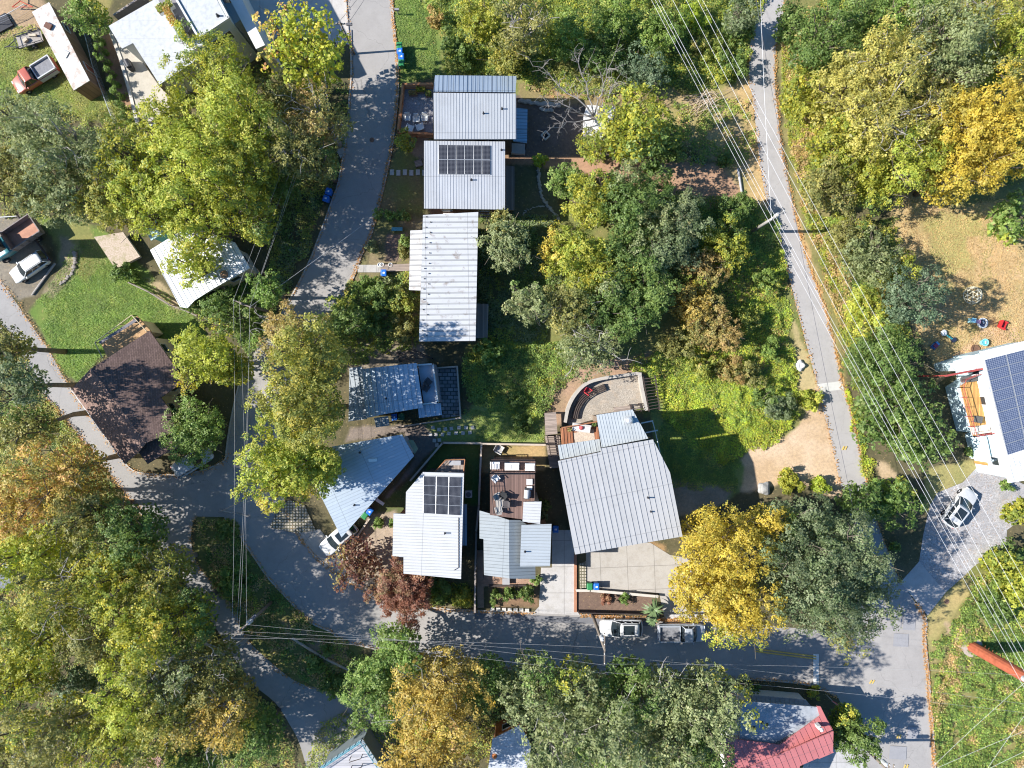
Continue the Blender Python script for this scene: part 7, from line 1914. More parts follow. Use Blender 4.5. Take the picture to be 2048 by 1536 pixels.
board_fence('wire and timber fence below the white roofed house', [(260,566),(300,585),(340,610),(362,618),(395,632)], 1.1, M('grey_fence', (0,0,0)), cap=.08, rails=2, solid=False)
def chain_fence(label, pts, h=1.2):
    L = [Vector(q) for q in xy(pts)]; b = L[0]; t = thing('chain_link_fence', label, 'fence', (*b, 0)); o = (*b, 0)
    mb = MB(); mb.tube([(p.x, p.y, h) for p in L], .035, 6)
    for z in (.1, .4, .7, 1.0): mb.tube([(p.x, p.y, z) for p in L], .008, 4)
    mb.build('rail', STEELG, t, o)
    for i in range(len(L) - 1):
        n = max(1, round((L[i + 1] - L[i]).length / 2.4))
        for k in range(n + 1):
            q = L[i].lerp(L[i + 1], k / n); mp = MB(); mp.tube([(q.x, q.y, 0), (q.x, q.y, h + .05)], .03, 6); mp.build('post', STEELG, t, o)
chain_fence('grey chain link fence curving between the long trailer and the conifer row', smooth_line([(160,50),(176,66),(186,95),(197,140),(215,190),(232,235),(238,252)], 3))
chain_fence('grey chain link fence at the top left corner', [(0,52),(28,40),(62,20)])
board_fence('weathered plank fence behind the white modern house', [(232,34),(262,14),(290,-5)], 1.5, M('grey_fence', (0,0,0)), cap=.2)
retaining('pale concrete retaining wall left of the white house\'s terrace', [(219,60),(240,115),(258,180),(274,245)], .7, concrete_mat('wall_concrete', (.54,.50,.44)), .35)
retaining('white front edge wall of the white house\'s terrace', [(288,256),(345,228)], .7, W_WHITE, .25)
# log edging of the parking spot
def log(label, a, b, r=.14, mat=None, z=None, name='log', cat='log'):
    mb = MB(); pa, pb = P(*a), P(*b); z = r if z is None else z; mb.tube([(pa.x, pa.y, z), ((pa.x + pb.x) / 2, (pa.y + pb.y) / 2, z + .02), (pb.x, pb.y, z)], [r, r * .95, r * .85], 8)
    return tag(mb.build(name, mat or BARKG(), None, (pa.x, pa.y, 0)), label, cat)
log('dark rail beam behind the dump truck and white wagon', (44,434), (112,525), .13, DARKT, .8, 'beam', 'beam')
log('grey timber edging in front of the white wagon', (112,527), (66,590), .13)
log('white bar across the yard at the left edge', (0,437), (44,434), .06, W_WHITE, .5, 'bar', 'bar')
log('grey log edging at the lane\'s sharp corner', (265,1008), (292,1033), .14)
log('timber edging beside the right lane above the pole', (1475,338), (1483,388), .14, M('grey_timber', (.33,.33,.34), .15))
log('long timber step on the grass island\'s bank', (585,1275), (640,1310), .16, M('tan_timber', (.45,.36,.28), .2))
log('lower timber step on the grass island\'s bank', (640,1310), (700,1340), .16, M('tan_timber', (0,0,0)))
log('dark fallen log casting a line across the island', (440,1020), (500,1033), .1)
for a in [(1378,313,1384,318),(1386,314,1392,323),(1395,318,1397,325),(1403,321,1410,330)]:
    log('short grey stepping timber in the shade below the walnut', a[:2], a[2:], .09, M('grey_timber', (0,0,0)), name='stepping_timber', cat='timber').__setitem__('group', 'stepping timbers in the shade')
# curved court by the largest house
CS = smooth_line([(1131,842),(1137,815),(1150,790),(1172,768),(1205,757),(1272,747)], 5)
sheet('gravel_court', CS + [(1280,748),(1290,815),(1255,822),(1190,838),(1140,852)], gravel_mat('court_gravel', (.36,.315,.26), .35, 15), 'round tan gravel court above the largest house', 'court')
retaining('pale curved retaining wall round the gravel court', CS + [(1280,748),(1284,775),(1293,818)], 1.0, concrete_mat('court_wall', (.42,.385,.34)), .34)
def curved_bench(label):
    ln = smooth_line([(1143,835),(1148,815),(1160,795),(1180,780),(1208,768)], 5); q0 = P(1165, 800); t = thing('curved_bench', label, 'bench', (q0.x, q0.y, 0))
    L = [Vector(a) for a in xy(ln, .5)]
    for k in range(4):
        off = []
        for i, p in enumerate(L):
            d = (L[min(i + 1, len(L) - 1)] - L[max(i - 1, 0)]).normalized(); off.append(p + Vector((d.y, -d.x)) * (.05 + k * .2))
        mb = MB(); mb.tube([(p.x, p.y, .48) for p in off], .065, 6); mb.build('slat', DARKT, t, t.location)
    for i in range(0, len(L), 4):
        d = (L[min(i + 1, len(L) - 1)] - L[max(i - 1, 0)]).normalized(); p = L[i] + Vector((d.y, -d.x)) * .35
        mb = MB(); mb.box((p.x, p.y, .22), (.08, .7, .44), math.atan2(d.y, d.x)); mb.build('leg', DARKT, t, t.location)
curved_bench('long dark slatted bench curving along the gravel court\'s wall')
def pergola(label, pts, h, n, name='slatted_frame', cat='pergola', mat=None, along=False):
    q = [Vector(a) for a in xy(pts, h)]; m = sum(q, Vector((0, 0))) / 4; t = thing(name, label, cat, (m.x, m.y, 0)); mat = mat or DARKT
    for i in range(4):
        mb = MB(); mb.box((q[i].x, q[i].y, h / 2), (.12, .12, h)); mb.build('post', mat, t, t.location)
    for i, j in ((0, 3), (1, 2)):
        d = q[j] - q[i]; c = (q[i] + q[j]) / 2; mb = MB(); mb.box((c.x, c.y, h + .05), (d.length + .2, .1, .12), math.atan2(d.y, d.x)); mb.build('beam', mat, t, t.location)
    for k in range(n):
        f = (k + .5) / n; a = q[0].lerp(q[3], f); b = q[1].lerp(q[2], f); d = b - a; c = (a + b) / 2
        mb = MB(); mb.box((c.x, c.y, h + .16), (d.length + .25, .07, .10), math.atan2(d.y, d.x)); mb.build('slat', mat, t, t.location)
pergola('dark slatted frame along the right side of the gravel court', [(1286,755),(1310,752),(1319,818),(1298,822)], .9, 11)
pergola('dark slatted frame under the boardwalk left of the largest house', [(1095,872),(1116,872),(1118,912),(1102,912)], 1.2, 8, mat=DARKT)
pergola('dark open frame above the blue roof house', [(795,705),(828,700),(862,716),(800,722)], 1.4, 7)
def boardwalk(label, pts, h, mat, name='boardwalk'):
    mb = MB(); q = xy(pts, h); a = Vector(q[0]); b = Vector(q[1]); ang = math.atan2(b.y - a.y, b.x - a.x)
    o = thing(name, label, 'boardwalk', (a.x, a.y, 0)); ca, sa = math.cos(ang), math.sin(ang)
    mb.prism(q, h - .12, h, lambda x, y: (-x * sa + y * ca, x * ca + y * sa)); mb.build('planks', mat, o, o.location)
    for k in range(len(q)):
        mb = MB(); c = Vector(q[k]) + (Vector(ctr(q)) - Vector(q[k])) * .08; mb.box((c.x, c.y, (h - .1) / 2), (.12, .12, h - .1)); mb.build('post', DARKT, o, o.location)
boardwalk('weathered boardwalk with steps left of the largest house', [(1089,826),(1112,824),(1115,868),(1091,870)], 1.6, DECKG)
boardwalk('narrow plank landing below the boardwalk by the largest house', [(1090,872),(1120,870),(1122,935),(1100,937)], .6, DECKG)
boardwalk('plank walk leading from the street to the long white roof', [(762,529),(822,527),(822,541),(762,544)], .35, DECKG)
sheet('path', [(714,530),(762,530),(762,545),(716,545)], concrete_mat('walk', (0,0,0)), 'short concrete walk between kerb and plank walk', 'path')
# railed box on the court
pergola('small open dark timber frame on the gravel court beside the upper roof', [(1262,810),(1280,808),(1283,822),(1266,825)], 1.1, 3)
boardwalk('pale timber landing at the edge of the gravel court', [(1227,815),(1260,811),(1262,822),(1229,826)], .5, DECKG, 'landing')

# ---- garden furniture and other little things
def chair(label, px, py, z, rz, col=(.70,.70,.67), name='chair', group=None, s=1.0):
    p = P(px, py, z + .4); t = thing(name, label, 'chair', (p.x, p.y, z), rz, group); m = M('furn_%d_%d' % (int(col[0] * 100), int(col[2] * 100)), col, .12, 4, .6)
    mb = MB(); mb.box((0, 0, .42), (.58 * s, .58 * s, .07)); mb.build('seat', m, t, bevel=.02)
    mb = MB(); mb.loft([[(-.28 * s + x, y * .29 * s, z_) for x, y in ((0, -1), (.06, -1), (.06, 1), (0, 1))] for z_ in (.46,)] + [[(-.46 * s + x, y * .27 * s, .95) for x, y in ((0, -1), (.05, -1), (.05, 1), (0, 1))]]); mb.build('backrest', m, t)
    for sy in (-1, 1):
        mb = MB(); mb.box((0, sy * .33 * s, .62), (.62 * s, .09, .04)); mb.build('armrest', m, t)
        for sx in (-1, 1): mb = MB(); mb.box((sx * .25 * s, sy * .27 * s, .2), (.05, .05, .4)); mb.build('leg', m, t)
    return t
def table(label, px, py, z, w, d, h, rz, mat, name='table', cat='table', group=None):
    p = P(px, py, z + h); t = thing(name, label, cat, (p.x, p.y, z), rz, group)
    mb = MB(); mb.box((0, 0, h - .03), (w, d, .06)); mb.build('table_top', mat, t, bevel=.01)
    for sx in (-1, 1):
        for sy in (-1, 1): mb = MB(); mb.box((sx * (w / 2 - .06), sy * (d / 2 - .06), (h - .06) / 2), (.06, .06, h - .06)); mb.build('leg', mat, t)
    return t
WFUR = M('white_furniture', (.70,.70,.68), .08, 4, .6); TEAK = M('teak', (.38,.24,.14), .2, 4, .7); DGREY = M('dark_wicker', (.10,.095,.09), .3, 8, .8); LGREY = M('grey_cushion', (.45,.43,.40), .12, 6, .9)
chair('white armchair at the left end of the row on the gravel patio', 815, 236, 0, -1.57); chair('white armchair in the middle of the row on the gravel patio', 833, 239, 0, -1.57); chair('white armchair at the right end of the row on the gravel patio', 850, 237, 0, -1.57)
chair('white tilted lounge chair near the patio fence corner', 820, 256, 0, 1.2, s=1.15); chair('white tilted lounge chair right of the other one on the patio', 840, 254, 0, 1.9, s=1.15)
for i, x in enumerate((815,832,846,857)):
    mb = MB(); mb.prism(xy([(x-5,208),(x+5,208),(x+5,217),(x-5,217)]), 0, .05); tag(mb.build('paving_slab', M('tan_slab', (.48,.42,.32), .15, 2), None, P(x, 212)), 'tan square paving slab in the line across the gravel patio', 'paving slab', 'paving slabs of the patio')
def planter(label, px, py, z, w, d, rz, col=(.25,.18,.12), pal='green', hh=.5, group=None):
    p = P(px, py, z + .5); t = thing('planter', label, 'planter', (p.x, p.y, z), rz, group)
    mb = MB(); mb.box((0, 0, .25), (w, d, .5)); mb.build('box', M('planter_%d' % int(col[0] * 100), col, .15), t, bevel=.015)
    rs = np.random.RandomState(int(px * 3 + py)); n = int(w * d * 420)
    c = np.stack([(rs.rand(n) - .5) * w, (rs.rand(n) - .5) * d, .48 + rs.rand(n) * hh], 1); ln = .14 + .1 * rs.rand(n)
    leaf_mesh('plants', c, unit(np.array([0, 0, 1.]) + rs.normal(size=(n, 3)) * .6), ln, ln * .6, pal_cols(pal, rs.rand(n), rs) * (.7 + .6 * rs.rand(n))[:, None], t, rs)
planter('timber planter with herbs at the top of the gravel patio', 842, 180, 0, 1.0, .5, 0, pal='yg'); planter('timber planter in the top right of the gravel patio', 857, 188, 0, .6, .5, 0, pal='weeds'); planter('long low timber planter at the top left of the gravel patio', 826, 187, 0, .9, .4, 0, pal='rust')
# roof terrace of the white house
planter('white planter with orange flowers nearest the top edge on the roof terrace', 330, 14, 5.4, 1.7, .7, .5, (.70,.70,.68), 'weeds'); planter('white planter of rust orange plants in the middle of the roof terrace', 342, 34, 5.4, 2.0, .7, -1.1, (.70,.70,.68), 'orange', .7); planter('white planter with mixed plants at the lower end of the roof terrace', 364, 64, 5.4, 2.0, .7, -1.1, (.70,.70,.68), 'maple', .7)
chair('dark lounge chair on the white house\'s roof terrace', 358, 38, 5.4, 1.0, (.12,.12,.13), s=1.1); chair('second dark lounge chair further down the roof terrace', 374, 58, 5.4, 1.0, (.14,.13,.13), s=1.1)
def grill(label, px, py, z, rz, lid=(.06,.06,.065), r=.3):
    p = P(px, py, z + .9); t = thing('grill', label, 'grill', (p.x, p.y, z), rz)
    mb = MB(); mb.box((0, 0, .45), (1.1, .5, .8)); mb.build('cabinet', M('grill_black', (.05,.05,.05), .2), t, bevel=.02)
    mb = MB(); mb.loft([[(x, math.cos(a) * .3, .86 + math.sin(a) * .32) for a in [math.pi * k / 8 for k in range(9)]] for x in (-.42, .42)]); mb.build('lid', M('grill_lid_%d' % int(lid[0] * 100), lid, .15, 4, .35), t)
    mb = MB(); mb.tube([(-.3, -.34, .95), (.3, -.34, .95)], .02, 6); mb.build('handle', STEELG, t)
grill('black covered grill on the white house\'s lower terrace', 255, 127, .6, -1.1)
grill('silver grill at the edge of the brown roof deck', 1054, 988, 6.0, 1.5, (.48,.48,.47))
# terrace chairs of the blue roof
chair('dark chair on the flat roof terrace, upper of the two', 857, 763, 4.1, .8, (.05,.05,.055)); chair('dark chair on the flat roof terrace, lower of the two', 853, 776, 4.1, -.6, (.05,.05,.055))
q = [(874,737),(914,735),(920,832),(884,836)]
sheet('stone_court', q, tile_mat('stone_paving', (.25,.25,.25), (.07,.08,.07), .62, .42, .05, .3), 'dark stone paved court right of the blue roof', 'patio')
retaining('pale timber rim wall round the stone court', [(872,736),(914,733),(921,836),(850,846),(785,856)], .7, CRM, .16)
# backyard stepping stones
st_ = [(866,855),(878,859),(891,858),(903,857),(918,855),(932,855),(945,855),(861,869),(872,869),(885,869),(898,867),(912,866),(926,866),(940,865),(869,881),(879,880),(874,890)]
for i, (a, b) in enumerate(st_):
    mb = MB(); mb.prism(xy(quad(a, b, 7, 7, rnd.uniform(-.15, .15))), -.02, .14); tag(mb.build('stepping_stone', M('pale_slab', (.50,.47,.42), .12, 3), None, P(a, b)), 'pale square stepping stone in the double row on the backyard lawn', 'stepping stone', 'stepping stones of the backyard')
for i in range(6):
    a, b = 784 + i * 13, 345 + (i % 2); mb = MB(); mb.prism(xy(quad(a, b, 8, 11)), -.02, .12); tag(mb.build('stepping_stone', M('walk_slab', (.42,.41,.38), .12, 3), None, P(a, b)), 'grey square stepping stone between the street and the solar house', 'stepping stone', 'stepping stones to the solar house')
for i in range(7):
    a, b = 985 + i * 11.5, 1217 + i * .4; mb = MB(); mb.prism(xy(quad(a, b, 8, 6)), -.02, .22); tag(mb.build('edging_block', M('white_block', (.60,.56,.50), .1, 3), None, P(a, b)), 'white block in the row at the kerb below the front bed', 'edging block', 'white edging blocks')
boardwalk('wooden step box beside the solar house', [(828,322),(842,318),(846,330),(832,334)], .35, DECKG, 'step_box')
# brick terrace and front bed of the gabled house
sheet('brick_terrace', [(968,1150),(1078,1150),(1076,1170),(966,1172)], tile_mat('terrace_brick', (.34,.19,.12), (.40,.34,.28), .24, .12, .015), 'red brick terrace in front of the gabled house', 'patio')
sheet('brick_path', [(954,1100),(966,1100),(968,1215),(955,1215)], tile_mat('terrace_brick', (0,0,0), (0,0,0), 1, 1), 'narrow brick path between fence and front bed', 'path')
retaining('dark low wall in front of the brick terrace', [(980,1172),(1050,1171)], .4, DARKT, .2)
table('small grey table on the brick terrace', 1012, 1163, 0, .8, .7, .7, 0, M('table_grey', (.33,.33,.34), .1))
sheet('paved_lattice', [(540,1055),(594,1066),(632,1060),(610,1010),(580,1000),(560,1010)], tile_mat('lattice_paver', (.45,.40,.32), (.12,.11,.07), .32, .32, .06, .1, 0), 'lattice pavers under the yellow tree at the driveway', 'paving')
sheet('paved_lattice', [(1159,1126),(1172,1122),(1172,1176),(1160,1178)], tile_mat('lattice_paver', (0,0,0), (0,0,0), 1, 1), 'strip of lattice pavers left of the parking court', 'paving')
retaining('brick edging between the white driveway and the parking court', [(1151,1112),(1151,1180),(1151,1222)], .18, M('brick_red', (.36,.17,.10), .2), .3)
retaining('cream wall along the curved driveway by the white crossover', [(738,1038),(712,1076),(684,1100)], .5, M('cream_timber', (0,0,0)), .2)
retaining('cream kerb wall beside the crimson maple', [(690,1150),(720,1170),(760,1195)], .3, M('cream_timber', (0,0,0)), .25)
def stone_row(label, pts, n, rr, seed, name='stone_edging', col=(.36,.34,.31)):
    L = smooth_line(pts, 5); rs = random.Random(seed); mb = MB()
    for i in range(n):
        t = i / (n - 1) * (len(L) - 1); k = min(int(t), len(L) - 2); f = t - k; x = L[k][0] + (L[k + 1][0] - L[k][0]) * f + rs.uniform(-1.5, 1.5); y = L[k][1] + (L[k + 1][1] - L[k][1]) * f + rs.uniform(-1.5, 1.5)
        p = P(x, y); r_ = rr * rs.uniform(.7, 1.3); a = rs.uniform(0, 6)
        mb.loft([[(p.x + r_ * s * math.cos(a + j * 1.047) * (1 + .25 * math.sin(j * 2.1 + i)), p.y + r_ * s * .8 * math.sin(a + j * 1.047), z) for j in range(6)] for s, z in ((.8, -.03), (1, r_ * .5), (.8, r_ * .95), (.35, r_ * 1.1))])
    p = P(*pts[0]); return tag(mb.build(name, M('stone_%d' % int(col[0] * 100), col, .3, 4, .9), None, (p.x, p.y, 0)), label, 'stone edging')
stone_row('curved row of pale stones edging the dark bed right of the solar house', [(1078,336),(1078,360),(1084,392),(1098,415),(1118,438)], 70, .17, 1)
stone_row('thin curved row of stones below the dark bed', [(1045,430),(1055,420),(1072,414),(1086,414)], 22, .10, 2)
stone_row('ragged stone wall above the mulch yard', [(1040,203),(1070,207),(1100,210),(1118,212)], 30, .28, 3)
stone_row('pile of pale stones below the ragged stone wall', [(1082,218),(1092,222),(1104,220)], 22, .20, 4)
stone_row('curved stone heap beside the white wagon\'s parking spot', [(150,505),(152,525),(142,550),(122,568)], 30, .22, 5, col=(.26,.23,.20))
stone_row('small stone edging left of the brick path', [(560,480),(578,495),(585,520),(570,540)], 24, .16, 6)
# fire pit
p = P(1091, 272); t = thing('fire_pit', 'square pale stone fire pit in the mulch yard', 'fire pit', (p.x, p.y, 0), .75)
for k in range(4):
    mb = MB(); a = k * math.pi / 2; mb.box((math.cos(a) * .33, math.sin(a) * .33, .14), (.17, .72, .28), a); mb.build('stone', M('pale_slab', (0,0,0)), t, bevel=.03)
mb = MB(); mb.box((0, 0, .04), (.5, .5, .06)); mb.build('ash_bed', M('ash', (.03,.03,.03), .3, 8), t)
# boulder
def boulder(label, px, py, r, seed, col):
    rs = np.random.RandomState(seed); bm = bmesh.new(); bmesh.ops.create_icosphere(bm, subdivisions=3, radius=r)
    for v in bm.verts:
        q = v.co.normalized(); k = 1 + .22 * math.sin(q.x * 3.1 + seed) * math.cos(q.y * 2.7) + .12 * math.sin(q.z * 5 + q.x * 4)
        v.co = q * r * k; v.co.z = v.co.z * .7 + r * .35
    me = bpy.data.meshes.new('boulder'); bm.to_mesh(me); bm.free(); me.materials.append(M('boulder_%d' % seed, col, .25, 2.5, .9, bmp=.5)); o = bpy.data.objects.new('boulder', me); C.objects.link(o); p = P(px, py); o.location = (p.x, p.y, 0); tag(o, label, 'boulder')
boulder('large grey boulder below the dirt pull in', 1527, 976, .75, 2, (.33,.32,.30)); boulder('white boulder on the dry verge by the right lane', 1598, 731, .55, 5, (.62,.60,.57))
# toys on the dry lawn
p = P(1948, 590, .6); t = thing('climbing_dome', 'cream geodesic climbing dome on the dry lawn', 'climbing dome', (p.x, p.y, 0))
bm = bmesh.new(); bmesh.ops.create_icosphere(bm, subdivisions=2, radius=.98); mb = MB(); E = set()
for e in bm.edges:
    a, b = e.verts[0].co.copy(), e.verts[1].co.copy()
    if min(a.z, b.z) > -.25: mb.tube([(a.x, a.y, a.z + .25), (b.x, b.y, b.z + .25)], .035, 6)
bm.free(); mb.build('struts', M('cream_tube', (.66,.62,.47), .08, 4, .5), t)
def toy(name, label, cat, px, py, parts, rz=0, z=0):
    p = P(px, py, .3); t = thing(name, label, cat, (p.x, p.y, z), rz)
    for nm, col, fn in parts:
        mb = MB(); fn(mb); mb.build(nm, M('toy_%d_%d_%d' % tuple(int(c * 100) for c in col), col, .08, 4, .45), t, bevel=.012)
toy('toy_pool', 'white ringed toy pool with a navy middle on the dry lawn', 'toy pool', 1966, 646, [('rim', (.72,.72,.72), lambda m: m.lathe((0,0,0), [(.5,0),(.56,.05),(.58,.3),(.42,.32),(.40,.12)], 20)), ('basin', (.05,.06,.12), lambda m: m.lathe((0,0,0), [(.39,.1),(.39,.15)], 20)), ('seat', (.70,.70,.72), lambda m: m.box((.05,.1,.3),(.14,.34,.1),.5))])
toy('toy_slide', 'pink and pale blue toy slide leading to the white toy pool', 'toy slide', 1949, 642, [('chute', (.75,.40,.50), lambda m: m.box((.35,0,.3),(.7,.4,.08))), ('ladder', (.40,.72,.80), lambda m: m.box((-.32,0,.35),(.5,.5,.7)))], -.15)
toy('toy_chair', 'red plastic toy seat on the dry lawn', 'toy seat', 2005, 650, [('seat', (.55,.03,.03), lambda m: m.box((0,0,.22),(.8,.7,.2))), ('back', (.50,.03,.03), lambda m: m.box((-.35,0,.5),(.14,.8,.5))), ('arm', (.55,.04,.04), lambda m: m.box((.05,.4,.4),(.7,.14,.25))), ('arm', (.55,.04,.04), lambda m: m.box((.05,-.4,.4),(.7,.14,.25)))], -.4)
toy('toy_hoop', 'toy basketball stand lying on the dry lawn, white board and teal post', 'toy hoop', 1898, 672, [('backboard', (.72,.74,.74), lambda m: m.lathe((-.55,.35,.1), [(.1,0),(.34,.06),(.36,.22),(.2,.34)], 12)), ('post', (.05,.30,.34), lambda m: m.tube([(-.4,.25,.2),(.55,-.4,.2)], .10, 8)), ('base', (.02,.03,.06), lambda m: m.box((.6,-.43,.16),(.5,.4,.3),.6))])
toy('toy_car', 'navy and blue toy car at the edge of the dry lawn', 'toy car', 1870, 691, [('body', (.03,.12,.35), lambda m: m.box((0,0,.25),(.8,.5,.35))), ('cabin', (.25,.05,.12), lambda m: m.box((-.05,0,.5),(.4,.42,.25))), ('bonnet', (.12,.35,.65), lambda m: m.box((.3,0,.46),(.25,.46,.1)))], .8)
toy('water_table', 'round turquoise water table beside the solar roofed house', 'toy table', 1968, 685, [('tub', (.25,.62,.66), lambda m: m.lathe((0,0,0), [(.3,0),(.36,.35),(.40,.5),(.42,.52),(.34,.53),(.32,.44)], 18)), ('water', (.10,.42,.48), lambda m: m.lathe((0,0,0), [(.31,.42),(.31,.46)], 18)), ('spout', (.70,.72,.70), lambda m: m.box((.02,0,.55),(.1,.35,.12)))])
mb = MB()
for k, rr in enumerate((.5, .42)): mb.lathe((0, 0, k * .1), [(rr - .04, 0), (rr, .05), (rr, .12), (rr - .06, .12), (rr - .07, .02)], 18)
o = mb.build('fire_ring', M('rusty_ring', (.16,.09,.06), .3, 5), None); p = P(1950, 698); o.location = (p.x, p.y, 0); tag(o, 'dark rusty fire ring at the corner of the solar roofed house', 'fire ring')
# deck house furniture
table('low square dark table on the amber deck of the solar roofed house', 1957, 839, 3.4, .9, .7, .45, -.2, DGREY)
def sofa(label, px, py, z, w, d, rz, fr, cu, name='sofa'):
    p = P(px, py, z + .4); t = thing(name, label, 'sofa', (p.x, p.y, z), rz)
    mb = MB(); mb.box((0, 0, .2), (w, d, .4)); mb.build('frame', fr, t, bevel=.02)
    mb = MB(); mb.box((0, d / 2 - .1, .55), (w, .2, .5)); mb.build('backrest', fr, t, bevel=.03)
    n = max(1, round(w / .8))
    for k in range(n): mb = MB(); mb.box((-w / 2 + w * (k + .5) / n, -.06, .46), (w / n - .05, d - .3, .16)); mb.build('cushion', cu, t, bevel=.05)
sofa('cream bench sofa across the lower end of the amber deck', 1968, 858, 3.4, 2.4, .8, math.pi + .15, M('cream_boards', (.66,.60,.50), .1), M('cream_cushion', (.68,.62,.53), .08))
def lounger(label, px, py, z, rz):
    p = P(px, py, z + .3); t = thing('sun_lounger', label, 'sun lounger', (p.x, p.y, z), rz)
    mb = MB(); mb.loft([rrect(x, hw, .25, .36, .05) for x, hw in ((-.9, .2), (-.75, .32), (.75, .32), (.9, .2))]); mb.build('pad', DGREY, t)
    for sx in (-1, 1):
        for sy in (-1, 1): mb = MB(); mb.box((sx * .6, sy * .25, .13), (.05, .05, .26)); mb.build('leg', DARKT, t)
lounger('dark oval lounger at the top of the amber deck', 1938, 758, 3.4, .1)
chair('dark seat on the dark red porch of the solar roofed house', 1986, 893, 2.6, 1.5, (.45,.55,.48))
# red deck sofa, rug
mb = MB(); mb.prism([tuple(Plane(5.22).pt(*q)) for q in [(1147,866),(1187,858),(1190,880),(1150,886)]], 5.203, 5.215); tag(mb.build('rug', M('mottled_rug', (.46,.38,.30), .35, 5, .95, fine=12), None, P(1168, 872, 5.2)), 'mottled beige rug on the red brown deck', 'rug')
sofa('white sofa with grey base on the red brown deck', 1163, 856, 5.2, 1.9, .85, -.14 + math.pi * 0, LGREY, M('white_cushion', (.68,.67,.65), .06))
mb = MB(); mb.lathe((0, 0, 0), [(.12, 0), (.24, .05), (.26, .12), (.12, .2)], 10); o = mb.build('cushion', M('red_cushion', (.50,.10,.10), .15), None, (0,0,0), smooth=True); q = P(1162, 855, 5.8); o.location = (q.x, q.y, 5.75); tag(o, 'red round cushion lying on the white sofa', 'cushion')
planter('potted green plant at the right end of the red brown deck', 1188, 848, 5.2, .4, .4, 0, (.10,.10,.10), 'green', .5); planter('potted rust coloured plant at the left end of the red brown deck', 1139, 859, 5.2, .4, .4, 0, (.16,.09,.06), 'rust', .4)
chair('red chair on the curved court by the dark bench', 1176, 783, 0, -.6, (.60,.05,.06))
# brown roof deck furniture
for a, lb in (((990,931), 'white cushioned seat at the left end of the lower roof deck'), ((1024,933), 'white cushioned bench in the middle of the lower roof deck'), ((1060,934), 'white cushioned seat at the right end of the lower roof deck')):
    sofa(lb, a[0], a[1], 5.2, 1.0 if 'bench' not in lb else 1.5, .8, 0, WFUR, M('white_cushion', (0,0,0)), 'deck_seat')
chair('grey wicker chair at the left side of the brown roof deck', 996, 992, 6.0, .4, (.34,.31,.27)); chair('black folding chair next to the grey wicker chair', 1005, 990, 6.0, 2.6, (.03,.03,.03)); table('low grey table on the brown roof deck', 1000, 1007, 6.0, .9, .8, .4, .1, M('table_wood_grey', (.36,.33,.29), .12)); chair('grey chair below the low table on the brown roof deck', 997, 1019, 6.0, 1.8, (.36,.34,.31)); chair('white and dark chair at the top of the brown roof deck', 992, 957, 6.0, -.8, (.55,.55,.54)); chair('dark chair right of the low table on the brown roof deck', 1011, 1008, 6.0, 3.1, (.08,.07,.07))
table('white side table by the grill on the brown roof deck', 1059, 964, 6.0, .6, .6, .5, 0, WFUR); table('second white side table right above the grill', 1059, 976, 6.0, .55, .4, .5, 0, WFUR)
chair('white rattan chair in the dry corner yard below the backyard lawn', 999, 899, 0, -.5, (.62,.60,.56), s=1.3)
table('slim grey table on the notched roof house\'s little deck', 910, 926, 4.2, 1.2, .5, .5, .0, M('table_grey', (0,0,0)))
mb = MB(); mb.box((0, 0, .4), (.75, .75, .8)); o = mb.build('air_conditioner', M('ac_white', (.60,.60,.58), .06), None, bevel=.03); p = P(937, 989, .8); o.location = (p.x, p.y, 0); tag(o, 'white air conditioner box in the narrow yard right of the solar panels', 'air conditioner')
mb = MB(); mb.lathe((0, 0, 0), [(.28, .801), (.28, .83), (.1, .85)], 14); f_ = mb.build('fan_grille', M('ac_grey', (.18,.18,.19), .1), o)
table('white slatted bench beside the triangular roof', 760, 1004, 0, 1.0, .35, .45, -.6, WFUR, 'garden_bench', 'bench')
table('teal bench in the garden by the lower roof strip', 794, 458, 0, 1.2, .4, .45, 0, M('teal_paint', (0,0,0)), 'garden_bench', 'bench')
for i, x in enumerate((759, 764, 781)):
    mb = MB(); mb.lathe((0, 0, 0), [(.16, 0), (.22, .05), (.24, .4), (.2, .42), (.18, .3)], 12); o = mb.build('flower_pot', WFUR, None); p = P(x, 529.5, .4); o.location = (p.x, p.y, .0); tag(o, 'white round pot at the edge of the plank walk', 'pot', 'white pots along the plank walk')
# black kettle and parabolic stuff on the ochre deck
mb = MB(); mb.lathe((0, 0, 0), [(.2, .3), (.3, .5), (.32, .7), (.22, .9), (.05, .96)], 14)
for k in range(3): a = k * 2.1; mb.tube([(.15 * math.cos(a), .15 * math.sin(a), .4), (.3 * math.cos(a), .3 * math.sin(a), 0)], .02, 5)
o = mb.build('kettle_grill', M('grill_black', (0,0,0)), None, smooth=True); p = P(271, 640, 4.4); o.location = (p.x, p.y, 3.6); tag(o, 'black kettle grill in the top corner of the ochre deck', 'grill')
